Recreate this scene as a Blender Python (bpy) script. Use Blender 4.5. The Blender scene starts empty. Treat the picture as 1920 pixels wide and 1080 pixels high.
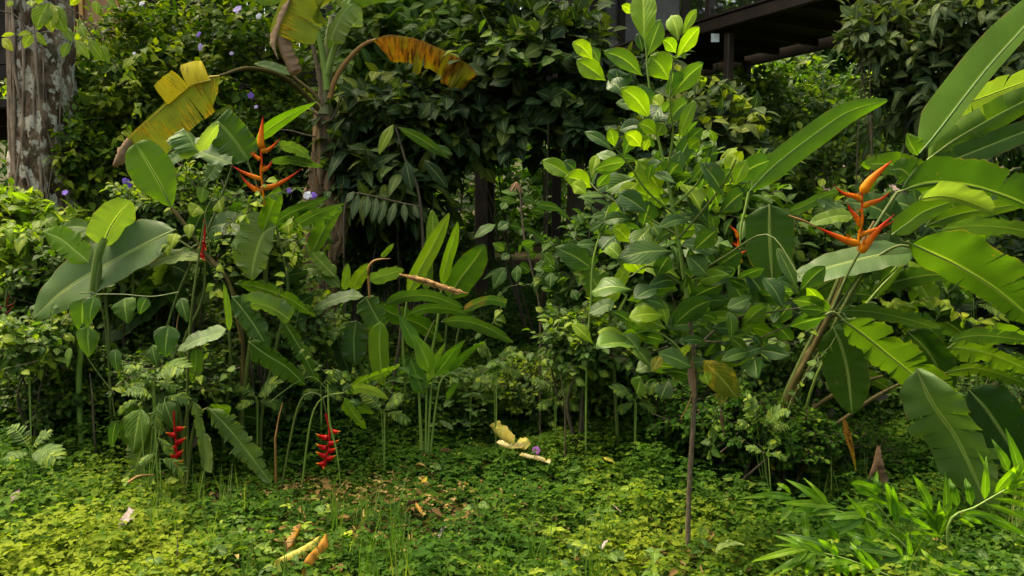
import bpy, math
import numpy as np
from mathutils import Vector, Matrix, noise

# ------------------------------------------------------------------ camera, sky, sun, exposure
scene = bpy.context.scene
COL = scene.collection
CAMZ = 1.45
PITCH = math.radians(-5.3)
F = 1507.0                       # focal length in photograph pixels (1920 wide)
cam_d = bpy.data.cameras.new("camera")
cam = bpy.data.objects.new("camera", cam_d)
COL.objects.link(cam)
cam.location = (0, 0, CAMZ)
cam.rotation_euler = (math.radians(90) + PITCH, 0, 0)
cam_d.sensor_width = 36
cam_d.lens = 36 * F / 1920
cam_d.clip_start = 0.05
cam_d.clip_end = 600
scene.camera = cam

SUN_EL, SUN_AZ = 66, -65         # degrees; azimuth from +Y (ahead of the camera) towards +X
world = bpy.data.worlds.new("World")
scene.world = world
world.use_nodes = True
wn = world.node_tree.nodes
wl = world.node_tree.links
wn.clear()
sky = wn.new("ShaderNodeTexSky")
sky.sky_type = 'NISHITA'
sky.sun_disc = False
sky.sun_elevation = math.radians(SUN_EL)
sky.sun_rotation = math.radians(SUN_AZ)
sky.air_density = 1.0
sky.dust_density = 6.0
sky.ozone_density = 0.6
bg = wn.new("ShaderNodeBackground")
bg.inputs[1].default_value = 0.15
wo = wn.new("ShaderNodeOutputWorld")
wtint = wn.new("ShaderNodeMix")          # light under a leafy canopy is a little warmer than the bare sky
wtint.data_type = 'RGBA'
wtint.blend_type = 'MULTIPLY'
wtint.inputs[0].default_value = 1.0
wtint.inputs[7].default_value = (1.0, 0.95, 0.72, 1)
wl.new(sky.outputs[0], wtint.inputs[6])
wl.new(wtint.outputs[2], bg.inputs[0])
wl.new(bg.outputs[0], wo.inputs[0])

sun_d = bpy.data.lights.new("sun", 'SUN')
sun_d.energy = 2.0
sun_d.angle = math.radians(28)
sun_d.color = (1.0, 0.90, 0.70)
sun = bpy.data.objects.new("sun", sun_d)
COL.objects.link(sun)
el, az = math.radians(SUN_EL), math.radians(SUN_AZ)
to_sun = Vector((math.sin(az) * math.cos(el), math.cos(az) * math.cos(el), math.sin(el)))
sun.rotation_euler = (-to_sun).to_track_quat('-Z', 'Y').to_euler()
sun.location = to_sun * 30

scene.view_settings.view_transform = 'Standard'
scene.view_settings.look = 'None'
scene.view_settings.exposure = 1.92
scene.view_settings.gamma = 1.0
scene.cycles.max_bounces = 8
scene.cycles.diffuse_bounces = 3
scene.cycles.glossy_bounces = 2
scene.cycles.transmission_bounces = 6
scene.cycles.transparent_max_bounces = 8
scene.cycles.use_denoising = True
scene.cycles.caustics_reflective = False
scene.cycles.caustics_refractive = False

rs = np.random.RandomState(7)
CAM = Vector((0, 0, CAMZ))
FW = Vector((0, math.cos(PITCH), math.sin(PITCH)))
UPC = Vector((0, -math.sin(PITCH), math.cos(PITCH)))


def at(px, py, Y):
    """The world point at depth Y (metres ahead) seen at photograph pixel px, py."""
    d = Vector(((px - 960) / F, 0, 0)) + FW + UPC * (-(py - 540) / F)
    return CAM + d * (Y / d.y)


def mpp(Y):
    return Y / F


def gz(x, y):
    """Ground height."""
    z = 0.05 * noise.noise(Vector((x * 0.6, y * 0.6, 1.3))) + 0.02 * noise.noise(Vector((x * 2.1, y * 2.1, 4.0)))
    if y > 6:
        z += (min(y, 30) - 6) * 0.07
    if y > 30:
        z += (y - 30) * 0.16
    if x < -2:
        z += 0.05 * (-2 - max(x, -12))
    return z


def ground_hit(px, py, lift=0.0):
    """Where the ray through a pixel meets the ground."""
    d = Vector(((px - 960) / F, 0, 0)) + FW + UPC * (-(py - 540) / F)
    t = 1.5
    while t < 40:
        p = CAM + d * t
        if p.z <= gz(p.x, p.y) + lift:
            break
        t += 0.01
    return p


# ------------------------------------------------------------------ object helpers
def tag(o, label=None, cat=None, group=None, kind=None):
    if label: o['label'] = label
    if cat: o['category'] = cat
    if group: o['group'] = group
    if kind: o['kind'] = kind
    return o


def empty(name, loc, label, cat, group=None):
    o = bpy.data.objects.new(name, None)
    COL.objects.link(o)
    o.location = loc
    o.empty_display_size = 0.1
    return tag(o, label, cat, group)


def link(name, me, parent=None):
    o = bpy.data.objects.new(name, me)
    COL.objects.link(o)
    if parent is not None:
        o.parent = parent
        o.matrix_parent_inverse = Matrix.Translation(-parent.location)
    return o


def mesh_np(name, V, Fq, UV=None, rnd=None, mats=(), midx=None, smooth=True):
    """V (n,3); Fq (m,4) quads or (m,3) tris; UV (n,2) per vertex; rnd (n,) per vertex."""
    me = bpy.data.meshes.new(name)
    V = np.asarray(V, dtype=np.float32)
    Fq = np.asarray(Fq, dtype=np.int32)
    k = Fq.shape[1]
    me.vertices.add(len(V))
    me.vertices.foreach_set("co", V.ravel())
    me.loops.add(Fq.size)
    me.loops.foreach_set("vertex_index", Fq.ravel())
    me.polygons.add(len(Fq))
    me.polygons.foreach_set("loop_start", np.arange(0, Fq.size, k, dtype=np.int32))
    me.polygons.foreach_set("loop_total", np.full(len(Fq), k, dtype=np.int32))
    if midx is not None:
        me.polygons.foreach_set("material_index", np.asarray(midx, dtype=np.int32))
    me.polygons.foreach_set("use_smooth", np.full(len(Fq), smooth, dtype=bool))
    if UV is not None:
        l = me.uv_layers.new(name="UVMap")
        l.data.foreach_set("uv", np.asarray(UV, dtype=np.float32)[Fq.ravel()].ravel())
    if rnd is not None:
        a = me.attributes.new("rnd", 'FLOAT', 'POINT')
        a.data.foreach_set("value", np.asarray(rnd, dtype=np.float32))
    for m in mats:
        me.materials.append(m)
    me.update(calc_edges=True)
    me.validate()
    return me


class MB:
    """Collects grids of quads and makes ONE mesh object of them."""
    def __init__(s):
        s.V, s.F, s.UV, s.R, s.M, s.n = [], [], [], [], [], 0

    def add(s, V, Fq, UV=None, rnd=0.5, m=0):
        V = np.asarray(V, dtype=float)
        Fq = np.asarray(Fq, dtype=int)
        s.V.append(V)
        s.F.append(Fq + s.n)
        s.UV.append(np.zeros((len(V), 2)) if UV is None else np.asarray(UV, dtype=float))
        s.R.append(np.full(len(V), rnd) if np.isscalar(rnd) else np.asarray(rnd))
        s.M.append(np.full(len(Fq), m))
        s.n += len(V)

    def build(s, name, mats, parent=None, smooth=True):
        if not isinstance(mats, (list, tuple)):
            mats = [mats]
        me = mesh_np(name, np.concatenate(s.V), np.concatenate(s.F), np.concatenate(s.UV),
                     np.concatenate(s.R), mats, np.concatenate(s.M), smooth)
        return link(name, me, parent)

    def box(s, c, size, rz=0, rnd=0.5, m=0, bev=0.0, axes=None):
        """Box centred at c; bevelled corners come from three crossed shells when bev > 0."""
        hx, hy, hz = size[0] / 2, size[1] / 2, size[2] / 2
        if axes is None:
            X = Vector((math.cos(rz), math.sin(rz), 0)); Yv = Vector((-math.sin(rz), math.cos(rz), 0)); Z = Vector((0, 0, 1))
        else:
            X, Yv, Z = axes
        b = min(bev, hx * .4, hy * .4, hz * .4)
        # rounded box as a profile (chamfered rectangle in X-Z) swept in Y with shrunk end caps
        prof = [(-hx + b, -hz), (hx - b, -hz), (hx, -hz + b), (hx, hz - b), (hx - b, hz), (-hx + b, hz), (-hx, hz - b), (-hx, -hz + b)] if b > 0 else \
               [(-hx, -hz), (hx, -hz), (hx, hz), (-hx, hz)]
        rings = [(-hy, b), (-hy + b, 0), (hy - b, 0), (hy, b)] if b > 0 else [(-hy, 0), (hy, 0)]
        k = len(prof)
        V, UV = [], []
        for (y, sh) in rings:
            for (x, z) in prof:
                x2 = x - math.copysign(sh, x); z2 = z - math.copysign(sh, z)
                V.append(Vector(c) + X * x2 + Yv * y + Z * z2); UV.append((x + z, y))
        Fq = []
        for r in range(len(rings) - 1):
            for i in range(k):
                j = (i + 1) % k
                Fq.append((r * k + i, r * k + j, (r + 1) * k + j, (r + 1) * k + i))
        if k == 4:
            Fq += [(3, 2, 1, 0)]; o = (len(rings) - 1) * k; Fq += [(o, o + 1, o + 2, o + 3)]
        else:
            for o, rev in ((0, True), ((len(rings) - 1) * k, False)):
                q = [(0, 1, 2, 7), (7, 2, 3, 6), (6, 3, 4, 5)]
                for t in q:
                    t = tuple(o + a for a in t)
                    Fq.append(t[::-1] if rev else t)
        s.add(np.array([tuple(v) for v in V]), Fq, UV, rnd, m)

    def beam(s, a, b, w, h, rnd=0.5, m=0, bev=0.0):
        """A bar of section w x h from a to b."""
        a, b = Vector(a), Vector(b)
        Yv = (b - a).normalized()
        X = Yv.cross(Vector((0, 0, 1)))
        X = X.normalized() if X.length > 1e-3 else Vector((1, 0, 0))
        Z = X.cross(Yv).normalized()
        s.box((a + b) / 2, (w, (b - a).length, h), axes=(X, Yv, Z), rnd=rnd, m=m, bev=bev)

    def tube(s, pts, rad, seg=7, flat=1.0, rnd=0.5, m=0, nrm=None, sub=0):
        """Tube through pts with radii rad; closed with small end rings."""
        P = np.array([tuple(p) for p in pts], dtype=float)
        R = np.array(rad, dtype=float) if hasattr(rad, '__len__') else np.full(len(P), rad)
        if sub:
            P, R = resample(P, sub, R)
        n = len(P)
        T = np.gradient(P, axis=0)
        T /= np.linalg.norm(T, axis=1)[:, None] + 1e-9
        ref = np.array([0, 0, 1.0]) if nrm is None else np.array(tuple(nrm))
        if nrm is None and abs(T[:, 2]).mean() > .9:
            ref = np.array([0, 1.0, 0])
        A = np.cross(T, ref); A /= np.linalg.norm(A, axis=1)[:, None] + 1e-9
        B = np.cross(A, T)
        ang = np.linspace(0, 2 * np.pi, seg, endpoint=False)
        V = P[:, None, :] + R[:, None, None] * (np.cos(ang)[None, :, None] * A[:, None, :] + flat * np.sin(ang)[None, :, None] * B[:, None, :])
        V = V.reshape(-1, 3)
        i, j = np.meshgrid(np.arange(n - 1), np.arange(seg), indexing='ij')
        j2 = (j + 1) % seg
        Fq = np.stack([i * seg + j, i * seg + j2, (i + 1) * seg + j2, (i + 1) * seg + j], -1).reshape(-1, 4)
        L = np.concatenate([[0], np.cumsum(np.linalg.norm(np.diff(P, axis=0), axis=1))])
        UV = np.stack([np.tile(ang / 6.2832, n), np.repeat(L / max(L[-1], 1e-6), seg)], -1)
        s.add(V, Fq, UV, rnd, m)


def resample(P, n, R=None):
    """Catmull-Rom through P, n samples even in arc length."""
    P = np.asarray(P, dtype=float)
    k = len(P)
    E = np.vstack([2 * P[0] - P[1], P, 2 * P[-1] - P[-2]])
    ts = np.linspace(0, k - 1, 12 * (k - 1) + 1)
    i = np.minimum(ts.astype(int), k - 2)
    t = (ts - i)[:, None]
    p0, p1, p2, p3 = E[i], E[i + 1], E[i + 2], E[i + 3]
    C = 0.5 * (2 * p1 + (p2 - p0) * t + (2 * p0 - 5 * p1 + 4 * p2 - p3) * t ** 2 + (3 * p1 - p0 - 3 * p2 + p3) * t ** 3)
    L = np.concatenate([[0], np.cumsum(np.linalg.norm(np.diff(C, axis=0), axis=1))])
    q = np.linspace(0, L[-1], n)
    Q = np.stack([np.interp(q, L, C[:, a]) for a in range(P.shape[1])], -1)
    if R is None:
        return Q
    Rr = np.interp(q, L, np.interp(ts, np.arange(k), R))
    return Q, Rr


def nz(A):
    return A / (np.linalg.norm(A, axis=-1, keepdims=True) + 1e-9)


# ------------------------------------------------------------------ materials
def ramp(nt, fac, stops, interp='LINEAR'):
    r = nt.nodes.new("ShaderNodeValToRGB")
    r.color_ramp.interpolation = interp
    e = r.color_ramp.elements
    while len(e) < len(stops):
        e.new(0.5)
    for q, (p, c) in zip(e, stops):
        q.position = p
        q.color = (*c, 1) if len(c) == 3 else c
    if fac is not None:
        nt.links.new(fac, r.inputs[0])
    return r.outputs[0]


def math_n(nt, op, a, b=None, c=None):
    n = nt.nodes.new("ShaderNodeMath")
    n.operation = op
    for i, v in enumerate((a, b, c)):
        if v is None: continue
        if isinstance(v, (int, float)): n.inputs[i].default_value = v
        else: nt.links.new(v, n.inputs[i])
    return n.outputs[0]


def mix_c(nt, fac, a, b, mode='MIX'):
    n = nt.nodes.new("ShaderNodeMix")
    n.data_type = 'RGBA'
    n.blend_type = mode
    for k, v in ((0, fac), (6, a), (7, b)):
        if isinstance(v, (int, float)): n.inputs[k].default_value = v
        elif isinstance(v, tuple): n.inputs[k].default_value = (*v, 1)
        else: nt.links.new(v, n.inputs[k])
    return n.outputs[2]


def new_mat(name):
    m = bpy.data.materials.new(name)
    m.use_nodes = True
    nt = m.node_tree
    nt.nodes.clear()
    out = nt.nodes.new("ShaderNodeOutputMaterial")
    return m, nt, out


def tex_noise(nt, scale, vec=None, detail=3, rough=0.5):
    n = nt.nodes.new("ShaderNodeTexNoise")
    n.inputs['Scale'].default_value = scale
    n.inputs['Detail'].default_value = detail
    n.inputs['Roughness'].default_value = rough
    if vec is not None: nt.links.new(vec, n.inputs['Vector'])
    return n.outputs[0]


def leaf_mat(name, stops, veins=None, rough=0.38, tr=0.4, trgain=(1.85, 2.1, 0.45), spec=0.22,
             blotch=None, rib=0.0, midrib=True, noise_s=9.0, slant=0.0, worn=False):
    """A leaf: colour from the per-leaf value rnd, side veins from the UV map, light passing through.
    veins = (frequency along v, depth); blotch = (colour a, colour b, threshold, along, across)."""
    m, nt, out = new_mat(name)
    N, Lk = nt.nodes, nt.links
    at_n = N.new("ShaderNodeAttribute"); at_n.attribute_name = "rnd"
    geo = N.new("ShaderNodeTexCoord")
    base = ramp(nt, at_n.outputs['Fac'], stops)
    nb = tex_noise(nt, noise_s, geo.outputs['Object'], 3)
    val = math_n(nt, 'MULTIPLY_ADD', nb, 0.9, 0.55)
    hv = N.new("ShaderNodeMix"); hv.data_type = 'RGBA'; hv.blend_type = 'MULTIPLY'
    hv.inputs[0].default_value = 1.0
    Lk.new(base, hv.inputs[6]); Lk.new(val, hv.inputs[7])
    colr = hv.outputs[2]
    uvn = N.new("ShaderNodeUVMap"); uvn.uv_map = "UVMap"
    sep = N.new("ShaderNodeSeparateXYZ"); Lk.new(uvn.outputs[0], sep.inputs[0])
    au = math_n(nt, 'ABSOLUTE', math_n(nt, 'SUBTRACT', sep.outputs[0], 0.5))
    height = None
    if veins:
        fr, dp = veins
        ph = math_n(nt, 'MULTIPLY', math_n(nt, 'SUBTRACT', sep.outputs[1], math_n(nt, 'MULTIPLY', au, slant)), fr * 6.2832)
        sn = math_n(nt, 'MULTIPLY_ADD', math_n(nt, 'SINE', ph), 0.5, 0.5)
        line = math_n(nt, 'POWER', sn, 6.0 if dp < .5 else 2.0)
        lite = mix_c(nt, 1.0, colr, (1.45, 1.35, 1.25), 'MULTIPLY')
        colr = mix_c(nt, math_n(nt, 'MULTIPLY', line, dp), colr, lite)
        height = sn
    if blotch:
        ca, cb, th, fa, fc = blotch
        mp = N.new("ShaderNodeMapping"); mp.inputs['Scale'].default_value = (fc, fa, 1)
        Lk.new(uvn.outputs[0], mp.inputs[0])
        n1 = tex_noise(nt, 1.0, mp.outputs[0], 5, 0.65)
        n2 = tex_noise(nt, 5.0, geo.outputs['Object'], 2)
        k = math_n(nt, 'MULTIPLY_ADD', n2, 0.9, math_n(nt, 'SUBTRACT', n1, 0.45))
        mask = ramp(nt, k, [(max(th - .06, 0), (0, 0, 0)), (min(th + .06, 1), (1, 1, 1))])
        inner = ramp(nt, tex_noise(nt, 1.7, mp.outputs[0], 4, 0.7), [(0.42, ca), (0.6, cb)])
        colr = mix_c(nt, mask, colr, inner)
    if midrib:
        mr = ramp(nt, au, [(0.0, (1, 1, 1)), (0.028, (1, 1, 1)), (0.045, (0, 0, 0))])
        paler = mix_c(nt, 1.0, colr, (2.1, 1.9, 2.2), 'MULTIPLY')
        colr = mix_c(nt, mr, colr, mix_c(nt, 0.35, paler, (0.30, 0.34, 0.10)))
    if worn:
        vv = math_n(nt, 'ADD', au, math_n(nt, 'MULTIPLY_ADD', tex_noise(nt, 14, geo.outputs['Object'], 4), .10, -.05))
        mg = ramp(nt, vv, [(.488, (0, 0, 0)), (.505, (1, 1, 1))])
        colr = mix_c(nt, math_n(nt, 'MULTIPLY', mg, .75), colr, (.20, .13, .035))
        sp = ramp(nt, tex_noise(nt, 38, geo.outputs['Object'], 3, .65), [(.66, (0, 0, 0)), (.70, (1, 1, 1))])
        sp2 = ramp(nt, tex_noise(nt, 3.5, geo.outputs['Object'], 2), [(.45, (0, 0, 0)), (.62, (1, 1, 1))])
        colr = mix_c(nt, math_n(nt, 'MULTIPLY', math_n(nt, 'MULTIPLY', sp, sp2), .8), colr, (.16, .12, .035))
        yl = ramp(nt, tex_noise(nt, 2.2, geo.outputs['Object'], 3), [(.55, (0, 0, 0)), (.75, (1, 1, 1))])
        colr = mix_c(nt, math_n(nt, 'MULTIPLY', yl, .4), colr, mix_c(nt, 1.0, colr, (1.7, 1.3, .8), 'MULTIPLY'))
    P = N.new("ShaderNodeBsdfPrincipled")
    Lk.new(colr, P.inputs['Base Color'])
    P.inputs['Roughness'].default_value = rough
    rg = math_n(nt, 'MULTIPLY_ADD', tex_noise(nt, 25, geo.outputs['Object'], 3), .35, rough - .12)
    Lk.new(rg, P.inputs['Roughness'])
    P.inputs['Specular IOR Level'].default_value = spec
    T = N.new("ShaderNodeBsdfTranslucent")
    Lk.new(mix_c(nt, 1.0, colr, trgain, 'MULTIPLY'), T.inputs[0])
    if height is not None or True:
        b = N.new("ShaderNodeBump")
        b.inputs['Strength'].default_value = 0.35 if rib == 0 else rib
        b.inputs['Distance'].default_value = 0.004
        hh = tex_noise(nt, 60, geo.outputs['Object'], 2)
        if height is not None:
            hh = math_n(nt, 'MULTIPLY_ADD', hh, 0.3, height)
        Lk.new(hh, b.inputs['Height'])
        Lk.new(b.outputs[0], P.inputs['Normal'])
    mx = N.new("ShaderNodeMixShader"); mx.inputs[0].default_value = tr
    Lk.new(P.outputs[0], mx.inputs[1]); Lk.new(T.outputs[0], mx.inputs[2])
    Lk.new(mx.outputs[0], out.inputs[0])
    return m


def solid_mat(name, ca, cb, scale=8, rough=0.7, bump=0.3, stretch=(1, 1, 1), dist=0.01, detail=5, spec=0.3, metallic=0.0):
    """Two colours mixed by noise, with bump."""
    m, nt, out = new_mat(name)
    N, Lk = nt.nodes, nt.links
    tc = N.new("ShaderNodeTexCoord")
    mp = N.new("ShaderNodeMapping"); mp.inputs['Scale'].default_value = stretch
    Lk.new(tc.outputs['Object'], mp.inputs[0])
    n1 = tex_noise(nt, scale, mp.outputs[0], detail, 0.6)
    c = ramp(nt, n1, [(0.32, ca), (0.68, cb)])
    P = N.new("ShaderNodeBsdfPrincipled")
    Lk.new(c, P.inputs['Base Color'])
    P.inputs['Roughness'].default_value = rough
    P.inputs['Metallic'].default_value = metallic
    P.inputs['Specular IOR Level'].default_value = spec
    b = N.new("ShaderNodeBump"); b.inputs['Strength'].default_value = bump; b.inputs['Distance'].default_value = dist
    Lk.new(tex_noise(nt, scale * 3, mp.outputs[0], 4), b.inputs['Height'])
    Lk.new(b.outputs[0], P.inputs['Normal'])
    Lk.new(P.outputs[0], out.inputs[0])
    return m


def grad_mat(name, stops, rough=0.4, tr=0.25):
    """Colour runs along a bract from base to tip."""
    m, nt, out = new_mat(name)
    N, Lk = nt.nodes, nt.links
    uvn = N.new("ShaderNodeUVMap"); uvn.uv_map = "UVMap"
    sep = N.new("ShaderNodeSeparateXYZ"); Lk.new(uvn.outputs[0], sep.inputs[0])
    tc = N.new("ShaderNodeTexCoord")
    v = math_n(nt, 'ADD', sep.outputs[1], math_n(nt, 'MULTIPLY_ADD', tex_noise(nt, 45, tc.outputs['Object'], 3), 0.3, -0.15))
    c = ramp(nt, v, stops)
    P = N.new("ShaderNodeBsdfPrincipled"); Lk.new(c, P.inputs['Base Color']); P.inputs['Roughness'].default_value = rough + .1; P.inputs['Specular IOR Level'].default_value = .15
    T = N.new("ShaderNodeBsdfTranslucent"); Lk.new(c, T.inputs[0])
    mx = N.new("ShaderNodeMixShader"); mx.inputs[0].default_value = tr
    Lk.new(P.outputs[0], mx.inputs[1]); Lk.new(T.outputs[0], mx.inputs[2]); Lk.new(mx.outputs[0], out.inputs[0])
    return m


M = {}
G = lambda *c: c
# blades of heliconia and banana (v in metres: veins every 1.1 cm)
M['blade'] = leaf_mat('blade_green', [(0, (.022, .058, .008)), (.5, (.050, .105, .010)), (1, (.115, .19, .012))], veins=(80, .28), rough=.46, tr=.38, slant=.06, rib=.16, noise_s=5, worn=True)
M['blade_blue'] = leaf_mat('blade_deep_green', [(0, (.026, .062, .012)), (.5, (.048, .098, .020)), (1, (.10, .165, .050))], veins=(80, .28), rough=.45, tr=.25, slant=.06, rib=.16, noise_s=5, worn=True, spec=.3)
M['blade_bright'] = leaf_mat('blade_bright_green', [(0, (.070, .145, .007)), (.5, (.125, .215, .008)), (1, (.24, .33, .012))], veins=(80, .3), rough=.46, tr=.45, slant=.06, rib=.16, noise_s=5, worn=True)
M['blade_pale'] = leaf_mat('blade_pale_green', [(0, (.085, .145, .030)), (.5, (.14, .20, .045)), (1, (.20, .27, .08))], veins=(80, .4), rough=.46, tr=.35, slant=.06, rib=.25, noise_s=5, worn=True)
M['blade_spoilt'] = leaf_mat('blade_brown_tipped', [(0, (.03, .08, .015)), (1, (.07, .14, .03))], veins=(80, .3), rough=.5, tr=.3, slant=.06, blotch=((.16, .08, .035), (.30, .20, .06), .60, 6, 3))
M['banana_yellow'] = leaf_mat('banana_yellowing', [(0, (.10, .15, .02)), (.45, (.20, .25, .020)), (1, (.50, .42, .014))], veins=(70, .15), rough=.55, tr=.4, spec=.15,
                              trgain=(1.5, 1.4, .6), slant=.02, blotch=((.60, .42, .014), (.07, .035, .008), .60, 70, 2.2), midrib=False)
M['banana_orange'] = leaf_mat('banana_orange_dying', [(0, (.12, .16, .008)), (.5, (.22, .22, .008)), (1, (.32, .25, .010))], veins=(60, .3), rough=.55, tr=.45,
                              trgain=(1.2, 1.1, .4), slant=.02, blotch=((.40, .17, .010), (.06, .028, .01), .50, 16, 1.2), midrib=False)
M['dry'] = leaf_mat('dry_leaf', [(0, (.11, .065, .035)), (.5, (.23, .145, .085)), (1, (.36, .25, .16))], veins=(22, .25), rough=.75, tr=.18, trgain=(1.3, 1.1, .8), spec=.2, rib=.35, midrib=False)
M['rib'] = solid_mat('midrib', (.16, .22, .05), (.26, .32, .09), 12, .45, .1)
M['rib_dark'] = solid_mat('midrib_dark', (.06, .12, .02), (.10, .17, .035), 12, .45, .1)
M['rib_yellow'] = solid_mat('midrib_yellow', (.42, .28, .04), (.55, .42, .08), 12, .5, .1)
M['rib_brown'] = solid_mat('midrib_brown', (.20, .10, .03), (.32, .17, .05), 12, .6, .2)
M['stem'] = solid_mat('green_stem', (.05, .085, .015), (.11, .13, .025), 9, .5, .2, (3, 3, .6))
M['stem_brown'] = solid_mat('olive_brown_stem', (.045, .034, .008), (.12, .085, .016), 9, .55, .25, (3, 3, .6))
M['stem_green'] = solid_mat('bright_stem', (.12, .20, .03), (.2, .28, .05), 9, .5, .2, (3, 3, .6))
M['twig'] = solid_mat('twig', (.045, .035, .022), (.11, .085, .05), 14, .8, .5, (3, 3, .6))
M['twig_grey'] = solid_mat('grey_brown_twig', (.065, .045, .026), (.19, .14, .085), 30, .8, .6, (3, 3, 1))

# ------------------------------------------------------------------ leaves
def hw_profile(u, kind):
    if kind == 'blade':       # heliconia, banana: round base, long parallel sides, pointed tip
        a, b = .16, .50
        return np.minimum(1, (np.clip(u, 0, 1) / a)) ** .55 * (1 - np.clip((u - b) / (1 - b), 0, 1) ** 2.3) ** .9
    if kind == 'lance':       # narrow grass-like blade
        return np.minimum(1, u / .22) ** .7 * (1 - np.clip((u - .3) / .7, 0, 1) ** 1.6) ** 1.0
    if kind == 'obov':        # sapling leaf, widest beyond the middle
        return np.sin(np.pi * np.clip(u, 0, 1) ** 1.2) ** .92
    if kind == 'heart':
        return np.minimum(1, (u / .24)) ** .45 * (1 - np.clip((u - .24) / .76, 0, 1) ** 1.7) ** .9
    if kind == 'round':
        return np.minimum(1, u / .42) ** .75 * np.sqrt(np.maximum(1 - np.clip((u - .55) / .45, 0, 1) ** 2.6, 0))
    if kind == 'trunc':       # leaf broken off square at its end
        return np.minimum(1, u / .12) ** .5 * (1 - np.clip((u - .93) / .07, 0, 1) ** 3) ** .8
    return np.sin(np.pi * np.clip(u, 0, 1) ** .88) ** .95     # 'oval'


def blade(mb, pts, wl, wr, tilt=25, prof='blade', fold=12, curl=0.10, wav=.5, tears=0, gap=.10, rnd=.5,
          m=0, mr=1, nu=40, rib=.006, seed=0, roll=0, ragged=0, tearside=None, ripple=0):
    """One long leaf along pts (3-D points, base to tip), half widths wl (left of travel) and wr in metres."""
    R = np.random.RandomState(seed + 11)
    NS = 160
    P = resample([tuple(p) for p in pts], NS)
    L = np.linalg.norm(np.diff(P, axis=0), axis=1).sum()
    T = nz(np.gradient(P, axis=0))
    C = nz(np.array([0, 0, CAMZ])[None] - P)
    Nn = nz(C - (C * T).sum(1)[:, None] * T)
    B = np.cross(T, Nn)
    tl = np.radians(tilt + roll * np.linspace(-.5, .5, NS))[:, None]
    Nn = Nn * np.cos(tl) + B * np.sin(tl)
    S = np.cross(Nn, T)
    us = np.linspace(0, 1, NS)

    def ev(A, u):
        return np.stack([np.interp(u, us, A[:, k]) for k in range(3)], -1)
    fd = math.radians(fold)
    s = np.array([0, .18, .4, .62, .82, 1.0])
    ph = R.rand(6) * 6.28
    for side, w in ((1, wl), (-1, wr)):
        if w <= 0: continue
        nt_ = tears if (tearside is None or tearside == side) else 0
        if isinstance(nt_, (list, tuple)):
            cuts = sorted(nt_)
        else:
            cuts = sorted(R.uniform(.10, .93, nt_)) if nt_ else []
        ed = [0.0] + list(cuts) + [1.0]
        for a, b in zip(ed[:-1], ed[1:]):
            if b - a < .004: continue
            nr = max(3, int((b - a) * nu) + 1)
            u0 = np.linspace(a, b, nr)
            sk = (1 - ragged * R.rand()) if nt_ else 1
            g = gap * R.uniform(.4, 1.3) if cuts else 0
            dr = R.normal(0, .12) if cuts else 0
            U, Sg = np.meshgrid(u0, s, indexing='ij')
            mid = (a + b) / 2
            Ue = mid + (U - mid) * (1 - g * Sg ** 2) + .02 * Sg ** 1.5 * (L and 1)
            Ue = np.clip(Ue, 0, 1)
            h = hw_profile(U, prof) * w * sk
            if ripple:
                h = h * (1 + ripple * np.sin(U * 37 + ph[4]) * np.sin(U * 61 + ph[5]))
            h = np.maximum(h, .0006)
            p = ev(P, Ue); Nv = ev(Nn, Ue); Sv = ev(S, Ue)
            ww = wav * w * .22 * (np.sin(U * 17 + ph[0]) + .7 * np.sin(U * 31 + ph[1]) + .5 * np.sin(U * 55 + ph[2])) * Sg ** 2
            z = Sg * h * math.sin(fd) - curl * w * Sg ** 2 + ww * .6 + dr * w * Sg ** 2
            V = p + Sv * (side * Sg * h * math.cos(fd))[..., None] + Nv * z[..., None]
            V = V.reshape(-1, 3)
            UV = np.stack([.5 + .5 * side * Sg, U * L], -1).reshape(-1, 2)
            i, j = np.meshgrid(np.arange(nr - 1), np.arange(5), indexing='ij')
            q = np.stack([i * 6 + j, (i + 1) * 6 + j, (i + 1) * 6 + j + 1, i * 6 + j + 1], -1).reshape(-1, 4)
            if side > 0: q = q[:, ::-1]
            mb.add(V, q, UV, rnd, m)
    if rib:
        Q = resample(P, 14)
        mb.tube(Q, np.linspace(rib, rib * .2, 14) * .62, 6, rnd=rnd, m=mr)


def px_pts(spec, Y0):
    """[(px, py[, dY])...] -> world points at depth Y0 + dY."""
    return [at(p[0], p[1], Y0 + (p[2] if len(p) > 2 else 0)) for p in spec]


def leaf_part(parent, spec, Y, wl, wr, mat='blade', ribm='rib', name='leaf', pet=None, petr=.008, petm=None, label=None, **k):
    """A leaf as a part of its plant; half widths in photograph pixels as seen, so the true width grows with the tilt."""
    mb = MB()
    tl = k.get('tilt', 25)
    f = mpp(Y) / max(math.cos(math.radians(tl)), .5)
    k.setdefault('seed', int(abs(spec[0][0] * 7 + spec[0][1] * 3 + spec[-1][0])) % 9999)
    k.setdefault('rnd', np.random.RandomState(k['seed']).uniform(.2, .8))
    k.setdefault('rib', max(.0025, min(.0075, wl * f * .07)))
    blade(mb, px_pts(spec, Y), wl * f, wr * f, **k)
    mats = [M[mat], M[ribm]]
    if pet:
        pp = px_pts(pet, Y)
        mats.append(M[petm or 'stem'])
        mb.tube(pp, np.linspace(petr, petr * .7, len(pp)), 8, m=2, sub=max(8, 4 * len(pp)))
    o = mb.build(name, mats, parent)
    if label: o['label'] = label
    return o


TPL = {}


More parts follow.
